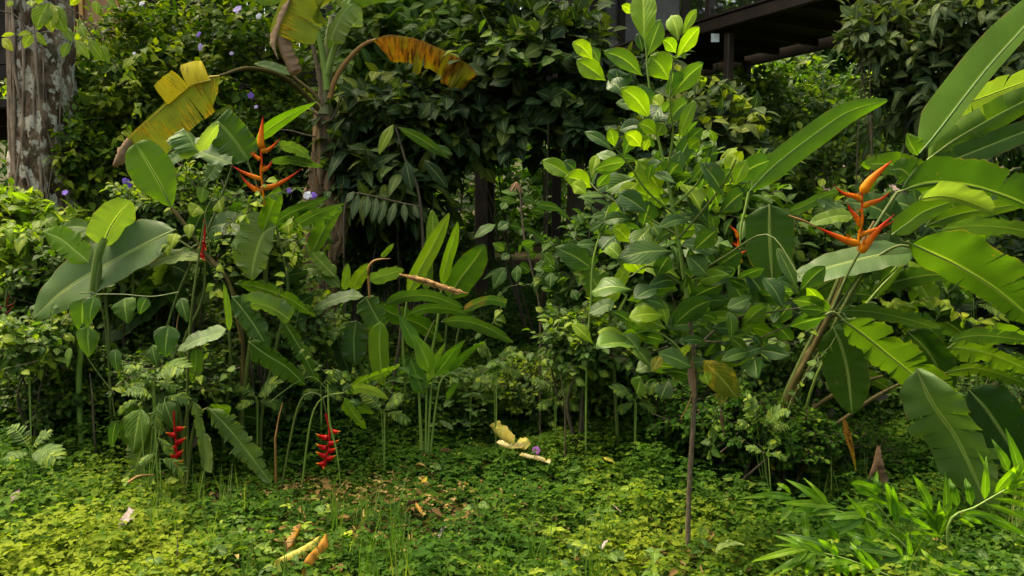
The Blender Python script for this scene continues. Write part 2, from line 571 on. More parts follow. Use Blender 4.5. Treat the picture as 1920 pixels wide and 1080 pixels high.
def template(kind):
    """(u, s) grid of a leaf and its faces for the clouds."""
    if kind in TPL: return TPL[kind]
    if kind == 'hex':
        us = np.array([0, .38, .38, .75, .75, 1.0]); ss = np.array([0, 1, -1, .68, -.68, 0])
        Fq = np.array([[0, 1, 3, 5], [0, 5, 4, 2]])
        hw = np.abs(ss); ss = np.sign(ss)
    elif kind == 'quad':
        us = np.array([0, .45, .45, 1.0]); ss = np.array([0, 1, -1, 0]); hw = np.abs(ss)
        Fq = np.array([[0, 1, 3, 2]])
    else:
        rows = np.array([0, .08, .22, .38, .55, .72, .88, 1.0])
        cols = np.array([-1, -.5, 0, .5, 1])
        U, S_ = np.meshgrid(rows, cols, indexing='ij')
        h = np.maximum(hw_profile(U, kind), .03)
        us, ss, hw = U.ravel(), S_.ravel(), (h * 1).ravel()
        i, j = np.meshgrid(np.arange(7), np.arange(4), indexing='ij')
        Fq = np.stack([i * 5 + j, i * 5 + j + 1, (i + 1) * 5 + j + 1, (i + 1) * 5 + j], -1).reshape(-1, 4)
    TPL[kind] = (us, ss, hw, Fq)
    return TPL[kind]


def cloud(mb, base, d, n, L, W, rnd, kind='oval', fold=.25, droop=.25, m=0, R=rs):
    """Many leaves at once. base, d, n: (k,3); L, W, rnd: (k,)."""
    us, ss, hw, Fq = template(kind)
    k = len(base)
    if k == 0: return
    d = nz(d); n = nz(n - (n * d).sum(1)[:, None] * d); s = np.cross(n, d)
    L = np.broadcast_to(L, (k,)).astype(float); W = np.broadcast_to(W, (k,)).astype(float)
    dr = droop * R.uniform(.3, 1.7, k)
    fo = fold * R.uniform(.2, 1.6, k)
    x = us[None] * L[:, None]
    zz = -dr[:, None] * L[:, None] * us[None] ** 2 + fo[:, None] * W[:, None] * np.abs(ss * hw)[None]
    y = (ss * hw)[None] * W[:, None]
    V = base[:, None, :] + d[:, None, :] * x[..., None] + n[:, None, :] * zz[..., None] + s[:, None, :] * y[..., None]
    nv = len(us)
    F_ = (Fq[None] + (np.arange(k) * nv)[:, None, None]).reshape(-1, 4)
    UV = np.broadcast_to(np.stack([.5 + .5 * ss, us], -1)[None], (k, nv, 2)).reshape(-1, 2)
    mb.add(V.reshape(-1, 3), F_, UV, np.repeat(rnd, nv), m)


def shoots(R, C, rad, n, shell=.55, top=-1.0):
    """n points and outward directions in an uneven ellipsoid."""
    v = nz(R.normal(size=(n * 3, 3)))
    v = v[v[:, 2] > top][:n]
    r = (shell + (1 - shell) * R.rand(len(v)) ** .6)
    # lumps: radius changes with direction
    lump = 1 + .32 * np.sin(v[:, 0] * 5.1 + C[0] * 3) * np.sin(v[:, 2] * 6.3 + C[2] * 2) + .12 * np.sin(v[:, 0] * 13 + v[:, 2] * 11)
    p = np.array(C)[None] + v * np.array(rad)[None] * (r * lump)[:, None]
    return p, v


def foliage(mb, R, C, rad, nsh, k, L, W, kind='oval', shootlen=.18, up=.35, shell=.5, rnd=(0, 1), fold=.25, droop=.3,
            m=0, twig_m=None, face=.0, top=-1.0, opposite=False, nup=.7):
    """Leafy shoots: k leaves along each of nsh short twigs that point outward and up."""
    p, v = shoots(R, C, rad, nsh, shell, top)
    n0 = len(p)
    sd = nz(v * 1.0 + R.normal(size=(n0, 3)) * .5 + np.array([0, -face, up]))
    rn = R.uniform(rnd[0], rnd[1], n0)
    B, D, Nn, Ls, Rn = [], [], [], [], []
    ang0 = R.rand(n0) * 6.28
    a1 = nz(np.cross(sd, np.array([0, 0, 1.0]) + R.normal(size=(n0, 3)) * .1)); a2 = np.cross(sd, a1)
    for i in range(k):
        t = (i + .3) / k
        ang = ang0 + i * (math.pi if opposite else 2.4)
        out = a1 * np.cos(ang)[:, None] + a2 * np.sin(ang)[:, None] * .6
        B.append(p + sd * (shootlen * (t - .5)) + R.normal(size=(n0, 3)) * .004)
        dd = nz(out * (1.0 - .45 * t) + sd * (.35 + .6 * t) + R.normal(size=(n0, 3)) * .18 + np.array([0, 0, -.12]))
        D.append(dd)
        Nn.append(np.array([0, 0, nup]) + R.normal(size=(n0, 3)) * .32 + v * .25 + np.array([0, -.15, 0]))
        Ls.append(L * (1 - .35 * t) * R.uniform(.7, 1.2, n0))
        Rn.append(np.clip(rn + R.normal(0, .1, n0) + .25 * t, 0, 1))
    B = np.concatenate(B); D = np.concatenate(D); Nn = np.concatenate(Nn); Ls = np.concatenate(Ls); Rn = np.concatenate(Rn)
    cloud(mb, B, D, Nn, Ls, Ls * (W / L), Rn, kind, fold, droop, m, R)
    if twig_m is not None:
        for q in range(0, n0, max(1, n0 // 260)):
            mb.tube([p[q] - sd[q] * shootlen * .9, p[q], p[q] + sd[q] * shootlen * .45], [.0035, .0025, .001], 4, m=twig_m)


def shrub(name, label, cat, px, py, Y, rx, rz, ry, nsh, k, L, W, mat, kind='oval', seed=1, group=None, limbs=7,
          stem='twig', base=None, **kw):
    """A bush or small tree whose leaf mass is centred at pixel px,py; rx, rz half sizes in photograph pixels."""
    R = np.random.RandomState(seed)
    C = at(px, py, Y)
    bx, by = (C.x, C.y) if base is None else base
    root = Vector((bx, by, gz(bx, by) - .02))
    e = empty(name, root, label, cat, group)
    f = mpp(Y)
    rad = (rx * f, ry, rz * f)
    st = MB()
    p, v = shoots(R, tuple(C), rad, max(limbs, 1), .5)
    for i in range(limbs):
        tip = Vector(p[i])
        r0 = .009 + .006 * R.rand()
        st0 = root + Vector((R.normal(0, .05), R.normal(0, .05), 0))
        mid = st0.lerp(tip, .5) + Vector((R.normal(0, .07), R.normal(0, .07), .05))
        st.tube([st0, st0.lerp(mid, .5), mid, tip], [r0, r0 * .85, r0 * .6, r0 * .2], 6, sub=12)
    st.build('stem', M[stem], e)
    fo = MB()
    foliage(fo, R, tuple(C), rad, nsh, k, L, W, kind, twig_m=1, **kw)
    fo.build('foliage', [M[mat], M[stem]], e)
    return e


def dark_plant_mats():
    # small and medium leaves; v runs 0..1
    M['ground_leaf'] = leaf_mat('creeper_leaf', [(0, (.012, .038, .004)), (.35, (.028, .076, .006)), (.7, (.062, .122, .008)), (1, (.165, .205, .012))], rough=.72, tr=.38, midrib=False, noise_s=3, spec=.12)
    M['shrub_leaf'] = leaf_mat('flowering_shrub_leaf', [(0, (.018, .048, .005)), (.45, (.050, .10, .007)), (.8, (.11, .165, .009)), (1, (.23, .27, .012))], spec=.2, rough=.5, tr=.35, noise_s=3, midrib=False)
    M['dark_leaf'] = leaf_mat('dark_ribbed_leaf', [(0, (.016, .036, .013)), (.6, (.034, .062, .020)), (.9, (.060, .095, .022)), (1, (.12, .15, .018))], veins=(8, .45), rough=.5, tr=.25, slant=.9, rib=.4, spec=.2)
    M['mid_leaf'] = leaf_mat('mid_green_leaf', [(0, (.022, .060, .010)), (.5, (.046, .098, .014)), (.85, (.085, .15, .016)), (1, (.19, .25, .018))], veins=(8, .35), rough=.45, tr=.33, slant=.9, rib=.3)
    M['grey_leaf'] = leaf_mat('greyish_leaf', [(0, (.03, .06, .022)), (.5, (.06, .095, .04)), (1, (.13, .17, .06))], veins=(8, .4), rough=.33, tr=.25, slant=.9, rib=.6)
    M['glossy_leaf'] = leaf_mat('glossy_sapling_leaf', [(0, (.020, .052, .012)), (.5, (.036, .085, .014)), (1, (.07, .13, .016))], veins=(7, .4), rough=.4, tr=.3, slant=.8, rib=.18, spec=.28, worn=True)
    M['young_leaf'] = leaf_mat('young_sapling_leaf', [(0, (.085, .165, .007)), (.5, (.15, .235, .008)), (1, (.26, .34, .012))], veins=(7, .4), rough=.42, tr=.42, slant=.8, rib=.18, worn=True)
    M['yellowing'] = leaf_mat('yellowing_leaf', [(0, (.12, .16, .015)), (1, (.20, .2, .02))], veins=(7, .4), rough=.4, tr=.4, slant=.8, blotch=((.50, .36, .02), (.30, .2, .02), .5, 3, 2))
    M['lime_leaf'] = leaf_mat('lime_vine_leaf', [(0, (.09, .16, .010)), (.5, (.17, .25, .014)), (1, (.33, .36, .02))], veins=(7, .4), rough=.38, tr=.45, slant=.8)
    M['lance'] = leaf_mat('ginger_leaf', [(0, (.05, .12, .012)), (.5, (.105, .22, .010)), (1, (.20, .33, .010))], veins=None, rough=.42, tr=.5, spec=.35, midrib=True)
    M['far_leaf'] = leaf_mat('far_leaf', [(0, (.014, .045, .006)), (.6, (.035, .09, .01)), (1, (.10, .16, .015))], rough=.5, tr=.35, midrib=False, noise_s=1.0)
    M['purple_leaf'] = leaf_mat('purple_leaf', [(0, (.12, .05, .09)), (1, (.30, .16, .26))], rough=.4, tr=.2)


dark_plant_mats()

# ------------------------------------------------------------------ setting: ground
gm, nt, out = new_mat('soil')
tc = nt.nodes.new("ShaderNodeTexCoord")
c1 = ramp(nt, tex_noise(nt, 7, tc.outputs['Object'], 8, .7), [(0.3, (.018, .013, .007)), (.55, (.05, .034, .018)), (.75, (.10, .075, .04))])
c2 = ramp(nt, tex_noise(nt, 1.3, tc.outputs['Object'], 4), [(.4, (0, 0, 0)), (.6, (1, 1, 1))])
c3 = mix_c(nt, math_n(nt, 'MULTIPLY', c2, .6), c1, (.022, .045, .008))
P_ = nt.nodes.new("ShaderNodeBsdfPrincipled"); P_.inputs['Roughness'].default_value = .95; P_.inputs['Specular IOR Level'].default_value = .1
nt.links.new(c3, P_.inputs['Base Color'])
b_ = nt.nodes.new("ShaderNodeBump"); b_.inputs['Strength'].default_value = 1; b_.inputs['Distance'].default_value = .03
nt.links.new(tex_noise(nt, 25, tc.outputs['Object'], 6, .7), b_.inputs['Height']); nt.links.new(b_.outputs[0], P_.inputs['Normal'])
nt.links.new(P_.outputs[0], out.inputs[0])

xs = np.concatenate([np.linspace(-300, -12, 14), np.linspace(-11, 11, 150), np.linspace(12, 300, 14)])
ys = np.concatenate([np.linspace(-120, -2, 12), np.linspace(-1.5, 12, 110), np.linspace(13, 40, 20), np.linspace(50, 400, 14)])
Vg = np.array([(x, y, gz(x, y)) for y in ys for x in xs])
nx = len(xs)
i, j = np.meshgrid(np.arange(len(ys) - 1), np.arange(nx - 1), indexing='ij')
Fg = np.stack([i * nx + j, i * nx + j + 1, (i + 1) * nx + j + 1, (i + 1) * nx + j], -1).reshape(-1, 4)
tag(link('ground', mesh_np('ground', Vg, Fg, mats=[gm])), kind='structure')


def gz_arr(x, y):
    return np.array([gz(a, b) for a, b in zip(x, y)])


def vnoise(x, y, s, o=0.0):
    return np.array([noise.noise(Vector((a * s, b * s, o))) for a, b in zip(x, y)])


def cover(name, label, n, x0, x1, y0, y1, hfun, leaf, seed, mat, tone, dens=None, tiers=3, kind='hex', keep=None):
    """Low leafy sprigs that carpet the ground: one mass, nobody could count them."""
    R = np.random.RandomState(seed)
    y = y0 + (y1 - y0) * R.rand(n) ** .9
    half = .70 * y + .8
    x = (R.rand(n) * 2 - 1) * np.minimum(half, max(abs(x0), abs(x1)))
    ok = (x > x0) & (x < x1)
    if dens is not None:
        ok &= R.rand(n) < dens(x, y)
    x, y = x[ok], y[ok]
    z = gz_arr(x, y)
    h = hfun(x, y, R)
    tn = tone(x, y, R)
    mb = MB()
    k = len(x)
    base = np.stack([x, y, z], -1)
    lean = R.normal(size=(k, 2)) * .18
    ls = leaf * (.5 + 1.1 * R.rand(k) ** 1.8)
    for t in range(tiers):
        f = (t + .6) / tiers
        ctr = base + np.stack([lean[:, 0] * h * f, lean[:, 1] * h * f, h * f], -1)
        a0 = R.rand(k) * 6.28
        for q in range(2 if t < tiers - 1 else 3):
            a = a0 + q * (math.pi if t < tiers - 1 else 2.1) + R.normal(0, .3, k)
            d = np.stack([np.cos(a), np.sin(a), R.uniform(-.25, .45, k)], -1)
            n_ = np.stack([R.normal(0, .42, k), R.normal(-.22, .42, k), np.ones(k)], -1)
            L = ls * (1.15 - .45 * f) * R.uniform(.8, 1.2, k)
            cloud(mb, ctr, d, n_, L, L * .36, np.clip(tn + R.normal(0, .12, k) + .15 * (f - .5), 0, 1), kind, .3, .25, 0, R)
    o = mb.build(name, M[mat])
    tag(o, label, 'ground cover', kind='stuff')
    return o


WC = ground_hit(640, 935)
WC2 = ground_hit(860, 868)


def worn(x, y):
    a = np.exp(-(((x - WC.x) / .75) ** 2 + ((y - WC.y) / .38) ** 2))
    b = np.exp(-(((x - WC2.x - .12) / .5) ** 2 + ((y - WC2.y) / .34) ** 2))
    return np.clip(a + b, 0, 1)


def h_main(x, y, R):
    hn = vnoise(x, y, 1.1, 3.0)
    h2 = vnoise(x, y, 3.4, 7.0)
    h = .03 + .16 * np.clip(hn + .20, 0, 1) + .22 * np.clip(h2, 0, 1) + .09 * R.rand(len(x)) ** 2
    h += np.clip(y - 4.1, 0, 3) * .16 * (.5 + np.clip(vnoise(x, y, 1.5, 33.0) + .4, 0, 1))
    h += np.clip(-x - .9, 0, 2) * .07
    return h * (1 - .75 * worn(x, y))


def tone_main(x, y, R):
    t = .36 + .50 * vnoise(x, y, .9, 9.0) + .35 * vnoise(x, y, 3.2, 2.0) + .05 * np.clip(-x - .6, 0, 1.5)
    t += .25 * np.clip((4.6 - y) / 2, -1, 1)  # leaf colour darkens with depth: shade of the middle band painted in
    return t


def dens_main(x, y):
    d = 1.0 - .85 * np.clip(vnoise(x, y, 1.6, 21.0) * 3 - .45, 0, 1)
    return d * (1 - .62 * worn(x, y))


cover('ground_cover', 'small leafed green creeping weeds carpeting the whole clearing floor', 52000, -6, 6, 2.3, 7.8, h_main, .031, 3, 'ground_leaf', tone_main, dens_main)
cover('fine_ground_cover', 'fine pale green seedlings filling gaps between the creeping weeds', 16000, -6, 6, 2.3, 6.5, lambda x, y, R: .03 + .05 * R.rand(len(x)), .024, 5, 'ground_leaf',
      lambda x, y, R: .45 + .3 * R.rand(len(x)), None, tiers=2)
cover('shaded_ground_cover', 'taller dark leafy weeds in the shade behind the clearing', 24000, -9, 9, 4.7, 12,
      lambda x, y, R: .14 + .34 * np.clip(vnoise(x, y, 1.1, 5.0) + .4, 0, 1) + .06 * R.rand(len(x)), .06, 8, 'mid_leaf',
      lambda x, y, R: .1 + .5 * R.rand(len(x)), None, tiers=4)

# straw and brown litter in the thin patches of the cover
M['litter'] = leaf_mat('dry_litter', [(0, (.06, .035, .015)), (.5, (.17, .10, .03)), (1, (.33, .25, .08))], rough=.8, tr=.15, trgain=(1.2, 1, .7), midrib=False, spec=.15)
R = np.random.RandomState(77)
mb = MB()
for (px_, py_, r_, n_) in [(560, 930, .35, 420), (640, 880, .3, 200), (870, 862, .28, 420), (690, 1000, .22, 380), (1450, 935, .3, 200), (150, 915, .25, 260), (1270, 1070, .2, 200), (540, 1060, .2, 260), (900, 960, .8, 200), (300, 1000, .8, 200), (1560, 700, .4, 120)]:
    c = ground_hit(px_, py_)
    x = c.x + R.normal(0, r_, n_); y = c.y + R.normal(0, r_ * .8, n_)
    z = gz_arr(x, y) + R.uniform(.01, .09, n_)
    a = R.rand(n_) * 6.28
    L = R.uniform(.02, .07, n_)
    cloud(mb, np.stack([x, y, z], -1), np.stack([np.cos(a), np.sin(a), R.normal(0, .25, n_)], -1), R.normal(size=(n_, 3)) * .5 + [0, -.3, 1], L, np.maximum(.0016, L * R.choice([.03, .06, .24], n_, p=[.5, .3, .2])), R.rand(n_), 'hex', .4, .5, 0, R)
tag(mb.build('leaf_litter', M['litter']), 'straw and brown leaf litter strewn in the thin patches between the creepers', 'leaf litter', kind='stuff')

cover('broad_weeds', 'patches of broader leafed weeds mixed through the creepers', 3600, -6, 6, 2.4, 6.5, lambda x, y, R: .07 + .12 * R.rand(len(x)), .048, 15, 'mid_leaf',
      lambda x, y, R: .45 + .5 * R.rand(len(x)), lambda x, y: np.clip(vnoise(x, y, 1.3, 41.0) * 4 - .2, 0, 1), tiers=2, kind='oval')
# grass: narrow arching blades in loose tufts
M['grass'] = leaf_mat('grass_blade', [(0, (.04, .09, .012)), (.6, (.08, .15, .02)), (1, (.26, .27, .06))], rough=.5, tr=.35, midrib=False, spec=.25)
R = np.random.RandomState(61)
mb = MB()
nt_g = 420
ty = 2.4 + 4.2 * R.rand(nt_g); tx = (R.rand(nt_g) * 2 - 1) * (.7 * ty + .5)
dn = vnoise(tx, ty, .8, 55.0)
for a_, b_, d_ in zip(tx, ty, dn):
    if d_ < .02: continue
    n_ = R.randint(4, 14)
    z_ = gz(a_, b_)
    th = R.rand(n_) * 6.28
    L = R.uniform(.10, .26, n_)
    cloud(mb, np.stack([a_ + R.normal(0, .02, n_), b_ + R.normal(0, .02, n_), np.full(n_, z_)], -1), np.stack([np.cos(th) * .5, np.sin(th) * .5, np.full(n_, 1.0)], -1),
          np.stack([-np.cos(th), -np.sin(th), np.full(n_, .5)], -1) * -1, L, np.full(n_, .0032), np.clip(R.rand() * .6 + R.normal(.2, .1, n_), 0, 1), 'lance', .2, .55, 0, R)
tag(mb.build('grass', M['grass']), 'loose tufts of fine arching grass growing through the creepers', 'grass', kind='stuff')

cover('climbing_weeds', 'taller small leafed weeds climbing round the feet of the big plants', 38000, -6, 6, 3.9, 6.2,
      lambda x, y, R: (.09 + .38 * np.clip((y - 3.9 - .5 * vnoise(x, y, 1.2, 71.0)) / 1.3, 0, 1) * (.55 + np.clip(vnoise(x, y, 2.2, 72.0) + .35, 0, 1))) * (1 - .7 * worn(x, y)), .034, 19, 'ground_leaf',
      lambda x, y, R: .40 + .45 * vnoise(x, y, 1.4, 73.0) + .15 * R.rand(len(x)), lambda x, y: .25 + .75 * np.clip((y - 3.9) / .8, 0, 1), tiers=5)

cover('dried_weeds', 'yellowed and browned weeds in the worn patches of the clearing', 26000, -3, 2, 2.4, 5.4, lambda x, y, R: .02 + .06 * R.rand(len(x)), .022, 29, 'litter',
      lambda x, y, R: .35 + .6 * R.rand(len(x)), lambda x, y: worn(x, y) * .5 + .03, tiers=2)

# ------------------------------------------------------------------ setting: buildings
M['steel'] = solid_mat('brown_painted_steel', (.032, .019, .015), (.060, .036, .028), 6, .45, .15)
M['wood_dark'] = solid_mat('dark_wood', (.010, .007, .005), (.03, .019, .013), 9, .7, .4, (1, 1, .25))
M['wood_tan'] = solid_mat('tan_panel', (.28, .14, .075), (.36, .19, .10), 5, .6, .15)
M['wood_gold'] = solid_mat('golden_trim', (.42, .20, .05), (.55, .29, .08), 10, .5, .2)
M['plaster'] = solid_mat('pale_wall', (.36, .33, .36), (.50, .47, .52), 3, .8, .1)
M['galv'] = solid_mat('galvanised_bracket', (.3, .3, .29), (.5, .5, .48), 20, .35, .1, metallic=.7)
M['tin'] = solid_mat('weathered_roofing', (.10, .075, .065), (.2, .15, .13), 4, .7, .4, (1, 6, 1))

# raised walkway crossing the upper right
wk = empty('raised_walkway', (2.3, 9, gz(2.3, 9)), 'dark brown steel walkway raised on posts over the garden, upper right', 'walkway')
H = 3.56
d_w = Vector((0.474, -.88, 0)).normalized()
p0 = Vector((2.22, 9.0, 0))
side = Vector((d_w.y, -d_w.x, 0))
if side.y < 0: side = -side            # away from the camera
side = Vector((.88, .474, 0)).normalized()
def wpt(t, s, z): return p0 + d_w * t + side * s + Vector((0, 0, z))
mb = MB()
mb.beam(wpt(-2.6, 0, H - .06), wpt(7, 0, H - .06), .07, .12, bev=.006)
mb.beam(wpt(-2.6, 0, H + .02), wpt(7, 0, H + .02), .13, .02)
mb.build('edge_beam', M['steel'], wk, smooth=False)
mb = MB()
mb.beam(wpt(-2.6, .82, H - .04), wpt(7, .82, H - .04), 1.52, .04)
for t in np.arange(-2.4, 7, .6):
    mb.beam(wpt(t, .05, H - .10), wpt(t, 1.58, H - .10), .05, .07)
mb.build('deck', M['wood_dark'], wk, smooth=False)
mb = MB()
mb.beam(wpt(-2.6, 1.64, H - .10), wpt(7, 1.64, H - .10), .07, .16, bev=.006)
mb.build('edge_beam', M['wood_dark'], wk, smooth=False)
for t, s in ((0.08, .13), (-2.5, .13), (-1.05, 1.5), (-2.5, 1.5)):
    mb = MB(); b = wpt(t, s, 0); zt = H - .15 if s < 1 else H - .15
    mb.box((b.x, b.y, (gz(b.x, b.y) + zt) / 2), (.085, .085, zt - gz(b.x, b.y)), bev=.008, rz=.4)
    po = mb.build('post', M['steel'], wk, smooth=False)
    if s < 1:
        mb = MB(); q = wpt(t - .08, -.0, H - .20)
        mb.box(q, (.09, .012, .09)); mb.build('bracket', M['galv'], po, smooth=False)
for t in (-2.3, -.12, 2.2, 4.4):
    mb = MB(); b = wpt(t, .03, H)
    mb.box((b.x, b.y, H + .56), (.09, .09, 1.06), bev=.006, rz=.4)
    mb.build('railing_post', M['steel'], wk, smooth=False)
mb = MB(); mb.beam(wpt(-2.6, .03, H + 1.11), wpt(7, .03, H + 1.11), .1, .05, bev=.005)
mb.build('handrail', M['steel'], wk, smooth=False)
# glass infill panels held by round clips
m_gl, nt, out = new_mat('smoked_glass')
gP = nt.nodes.new("ShaderNodeBsdfPrincipled"); gP.inputs['Base Color'].default_value = (.05, .05, .045, 1); gP.inputs['Roughness'].default_value = .04
gT = nt.nodes.new("ShaderNodeBsdfTransparent"); gT.inputs[0].default_value = (.75, .75, .72, 1)
gM = nt.nodes.new("ShaderNodeMixShader"); gM.inputs[0].default_value = .72
nt.links.new(gP.outputs[0], gM.inputs[1]); nt.links.new(gT.outputs[0], gM.inputs[2]); nt.links.new(gM.outputs[0], out.inputs[0])
for a, b in ((-2.2, -.22), (-.02, 2.1), (2.3, 4.3), (4.5, 6.8)):
    mb = MB(); mb.beam(wpt(a, .03, H + .55), wpt(b, .03, H + .55), .012, .98)
    pn = mb.build('glass_panel', m_gl, wk, smooth=False)
    mb = MB()
    for q in (a + .02, b - .02):
        for zz in (.14, .95):
            c = wpt(q, .03, H + zz)
            mb.tube([c + side * .02 - side * .05, c + side * .05], .035, 12)
    mb.build('clip', M['galv'], pn)

# timber house on posts across the back, upper left and centre
hs = empty('timber_house', (-2, 9.2, gz(-2, 9.2)), 'dark timber house on posts half hidden behind the shrubs, upper left', 'house')
FZ = 3.05
mb = MB()
mb.box((-3.9, 12.4, FZ - .12), (10.2, 6.4, .14)); mb.build('floor', M['wood_dark'], hs, smooth=False)
for yy in (9.15, 11.0, 13.0):
    mb = MB(); mb.beam((-8.8, yy, FZ - .32), (1.25, yy, FZ - .32), .14, .22, bev=.01); mb.build('beam', M['wood_dark'], hs, smooth=False)
for xx in (-7.2, -4.9, -2.55, -.35, 1.0):
    for yy in (9.15, 12.9):
        g0 = gz(xx, yy)
        mb = MB(); mb.box((xx, yy, (g0 + FZ - .43) / 2), (.14, .14, FZ - .43 - g0), bev=.01)
        mb.build('post', M['steel'], hs, smooth=False)
mb = MB()
for k_ in range(46):
    mb.box((-8.6 + k_ * .215, 10.4, FZ + 1.35), (.2, .03, 2.7), rnd=(k_ * .37) % 1)
mb.build('wall', M['wood_dark'], hs, smooth=False)
mb = MB(); mb.box((-3.8, 12.0, FZ + 2.85), (10.8, 6.6, .12)); mb.build('roof', M['tin'], hs, smooth=False)
# tan column with golden corner strips (upper left)
cL = at(200, 10, 8.9)
mb = MB(); mb.box((cL.x, 8.95, FZ + 1.0), (.36, .36, 2.9), bev=.01); col = mb.build('column', M['wood_tan'], hs, smooth=False)
mb = MB()
for dx in (-.195, .195):
    mb.box((cL.x + dx, 8.76, FZ + 1.0), (.03, .03, 2.9))
mb.box((cL.x + .235, 8.8, FZ + 1.0), (.025, .03, 2.9))
mb.build('corner_strip', M['wood_gold'], col, smooth=False)
for px_, mt in ((143, 'wood_tan'), (158, 'wood_gold'), (170, 'wood_tan'), (127, 'wood_tan')):
    q = at(px_, 20, 8.9)
    mb = MB(); mb.box((q.x, 8.85, FZ + .55), (.05 if mt == 'wood_gold' else .035, .04, 1.0), bev=.004)
    mb.build('baluster', M[mt], hs, smooth=False)
mb = MB(); mb.beam(at(222, 84, 8.9), at(270, -8, 8.9), .06, .06, bev=.005); mb.build('brace', M['steel'], hs, smooth=False)
for px_ in (271, 620, 860, 1052):
    q = at(px_, 20, 8.7 if px_ < 1000 else 8.2)
    mb = MB(); mb.box((q.x, q.y, FZ + 1.0), (.09, .09, 2.6), bev=.006); mb.build('veranda_post', M['steel'], hs, smooth=False)
mb = MB(); mb.beam((-8, 8.75, FZ + .05), (1.2, 8.75, FZ + .05), .06, .14); mb.build('veranda_rail', M['wood_dark'], hs, smooth=False)

# pale wall of the lodge seen in gaps behind the walkway
bl = empty('pale_walled_lodge', (2.6, 14, gz(2.6, 14)), 'pale lilac grey walled lodge glimpsed beyond the walkway railing', 'building')
mb = MB(); mb.box((1.75, 15.5, 5.55), (2.3, 2.4, 2.5), bev=.01); mb.build('wall', M['plaster'], bl, smooth=False)
mb = MB(); mb.box((1.9, 15.3, 6.9), (3.0, 3.4, .15)); mb.build('roof', M['tin'], bl, smooth=False)
for k_ in range(3):
    mb = MB(); xx = .8 + k_ * 1.1
    mb.box((xx, 14.28, 5.55), (.12, .1, 2.5), bev=.008); mb.build('pillar', M['steel'], bl, smooth=False)
for xx in (.8, 3.0):
    for yy in (14.6, 16.4):
        g0 = gz(xx, yy); mb = MB(); mb.box((xx, yy, (g0 + 4.29) / 2), (.16, .16, 4.29 - g0)); mb.build('stilt', M['steel'], bl, smooth=False)

# low roof of a hut further off, right of centre
q = at(1600, 330, 13)
ht = empty('small_hut', (q.x, 13.5, gz(q.x, 13.5)), 'low hut with weathered brown pitched roof behind the right hand plants', 'hut')
mb = MB()
rz0 = q.z
for s_ in (-1, 1):
    a = Vector((q.x - 1.2, 13.6, rz0 + .25)); b = Vector((q.x + 1.2, 13.6, rz0 + .25))
    V = [a, b, b + Vector((.1, s_ * .9, -.5)), a + Vector((-.1, s_ * .9, -.5))]
    V += [v + Vector((0, 0, -.05)) for v in V]
    mb.add(np.array([tuple(v) for v in V]), [(0, 1, 2, 3), (7, 6, 5, 4), (0, 4, 5, 1), (1, 5, 6, 2), (2, 6, 7, 3), (3, 7, 4, 0)])
mb.build('roof', M['tin'], ht, smooth=False)
mb = MB(); g0 = gz(q.x, 13.6); mb.box((q.x, 13.6, (g0 + rz0 - .2) / 2), (2.0, 1.1, rz0 - .2 - g0)); mb.build('wall', M['wood_dark'], ht, smooth=False)

# ------------------------------------------------------------------ far wood: one leafy mass behind everything
R = np.random.RandomState(31)
mb = MB()
for (cx, cy, cz, rx, ry, rz, n) in [(-14, 19, 4, 6, 3, 5.5, 1500), (-7, 22, 5, 6, 3, 6.5, 1500), (0, 21, 4, 5, 3, 5.5, 1000), (5.5, 18, 4.2, 4, 3, 5.0, 2600), (10, 17, 5.5, 4.5, 3, 6.5, 2600),
                                     (15, 16, 5, 5, 3, 6.5, 1500), (7, 24, 7, 9, 3, 8, 2200), (2, 17, 1.8, 6, 2, 1.9, 700), (-5, 17, 1.4, 6, 2, 1.6, 900)]:
    foliage(mb, R, (cx, cy, cz), (rx, ry, rz), n, 6, .30, .085, 'hex', shootlen=.7, shell=.35, rnd=(0, .9), droop=.3)
o = mb.build('distant_wood', M['far_leaf'])
tag(o, 'dense green wood with small sky gaps behind the whole garden', 'wood', kind='stuff')

# unseen wood added behind and beside the viewer to block low sky light
mb = MB(); R = np.random.RandomState(91)
for (cx, cy, cz, rx, ry, rz, n) in [(0, -15, 2, 13, 3, 3.5, 700), (-15, -2, 2.5, 3, 11, 4, 500), (15, -2, 3.5, 3, 11, 5, 600)]:
    foliage(mb, R, (cx, cy, cz), (rx, ry, rz), n, 5, .9, .32, 'hex', shootlen=1.4, shell=.35, rnd=(0, .8), droop=.3)
tag(mb.build('added_shade_wood', M['far_leaf']), 'unseen green wood added on the viewer side to shade the clearing', 'wood', kind='stuff')

# tall tree added behind the shrubs so its unseen crown shades them
tt = empty('added_shade_tree', (.75, 10.2, gz(.75, 10.2)), 'slim dark trunk rising in the hollow behind the ribbed leaf shrub, centre, its unseen crown added for shade', 'tree')
mb = MB(); mb.tube([(.75, 10.2, gz(.75, 10.2) - .1), (.8, 10.2, 2.4), (.6, 10.0, 5.0), (.3, 9.2, 7.2)], [.12, .10, .09, .05], 12, sub=40); mb.build('trunk', M['twig'], tt)
mb = MB(); R = np.random.RandomState(17)
foliage(mb, R, (-.3, 8.3, 7.4), (4.6, 2.4, 1.2), 1100, 6, .26, .08, 'hex', shootlen=.5, shell=.2, rnd=(0, .8))
mb.build('crown', M['far_leaf'], tt)

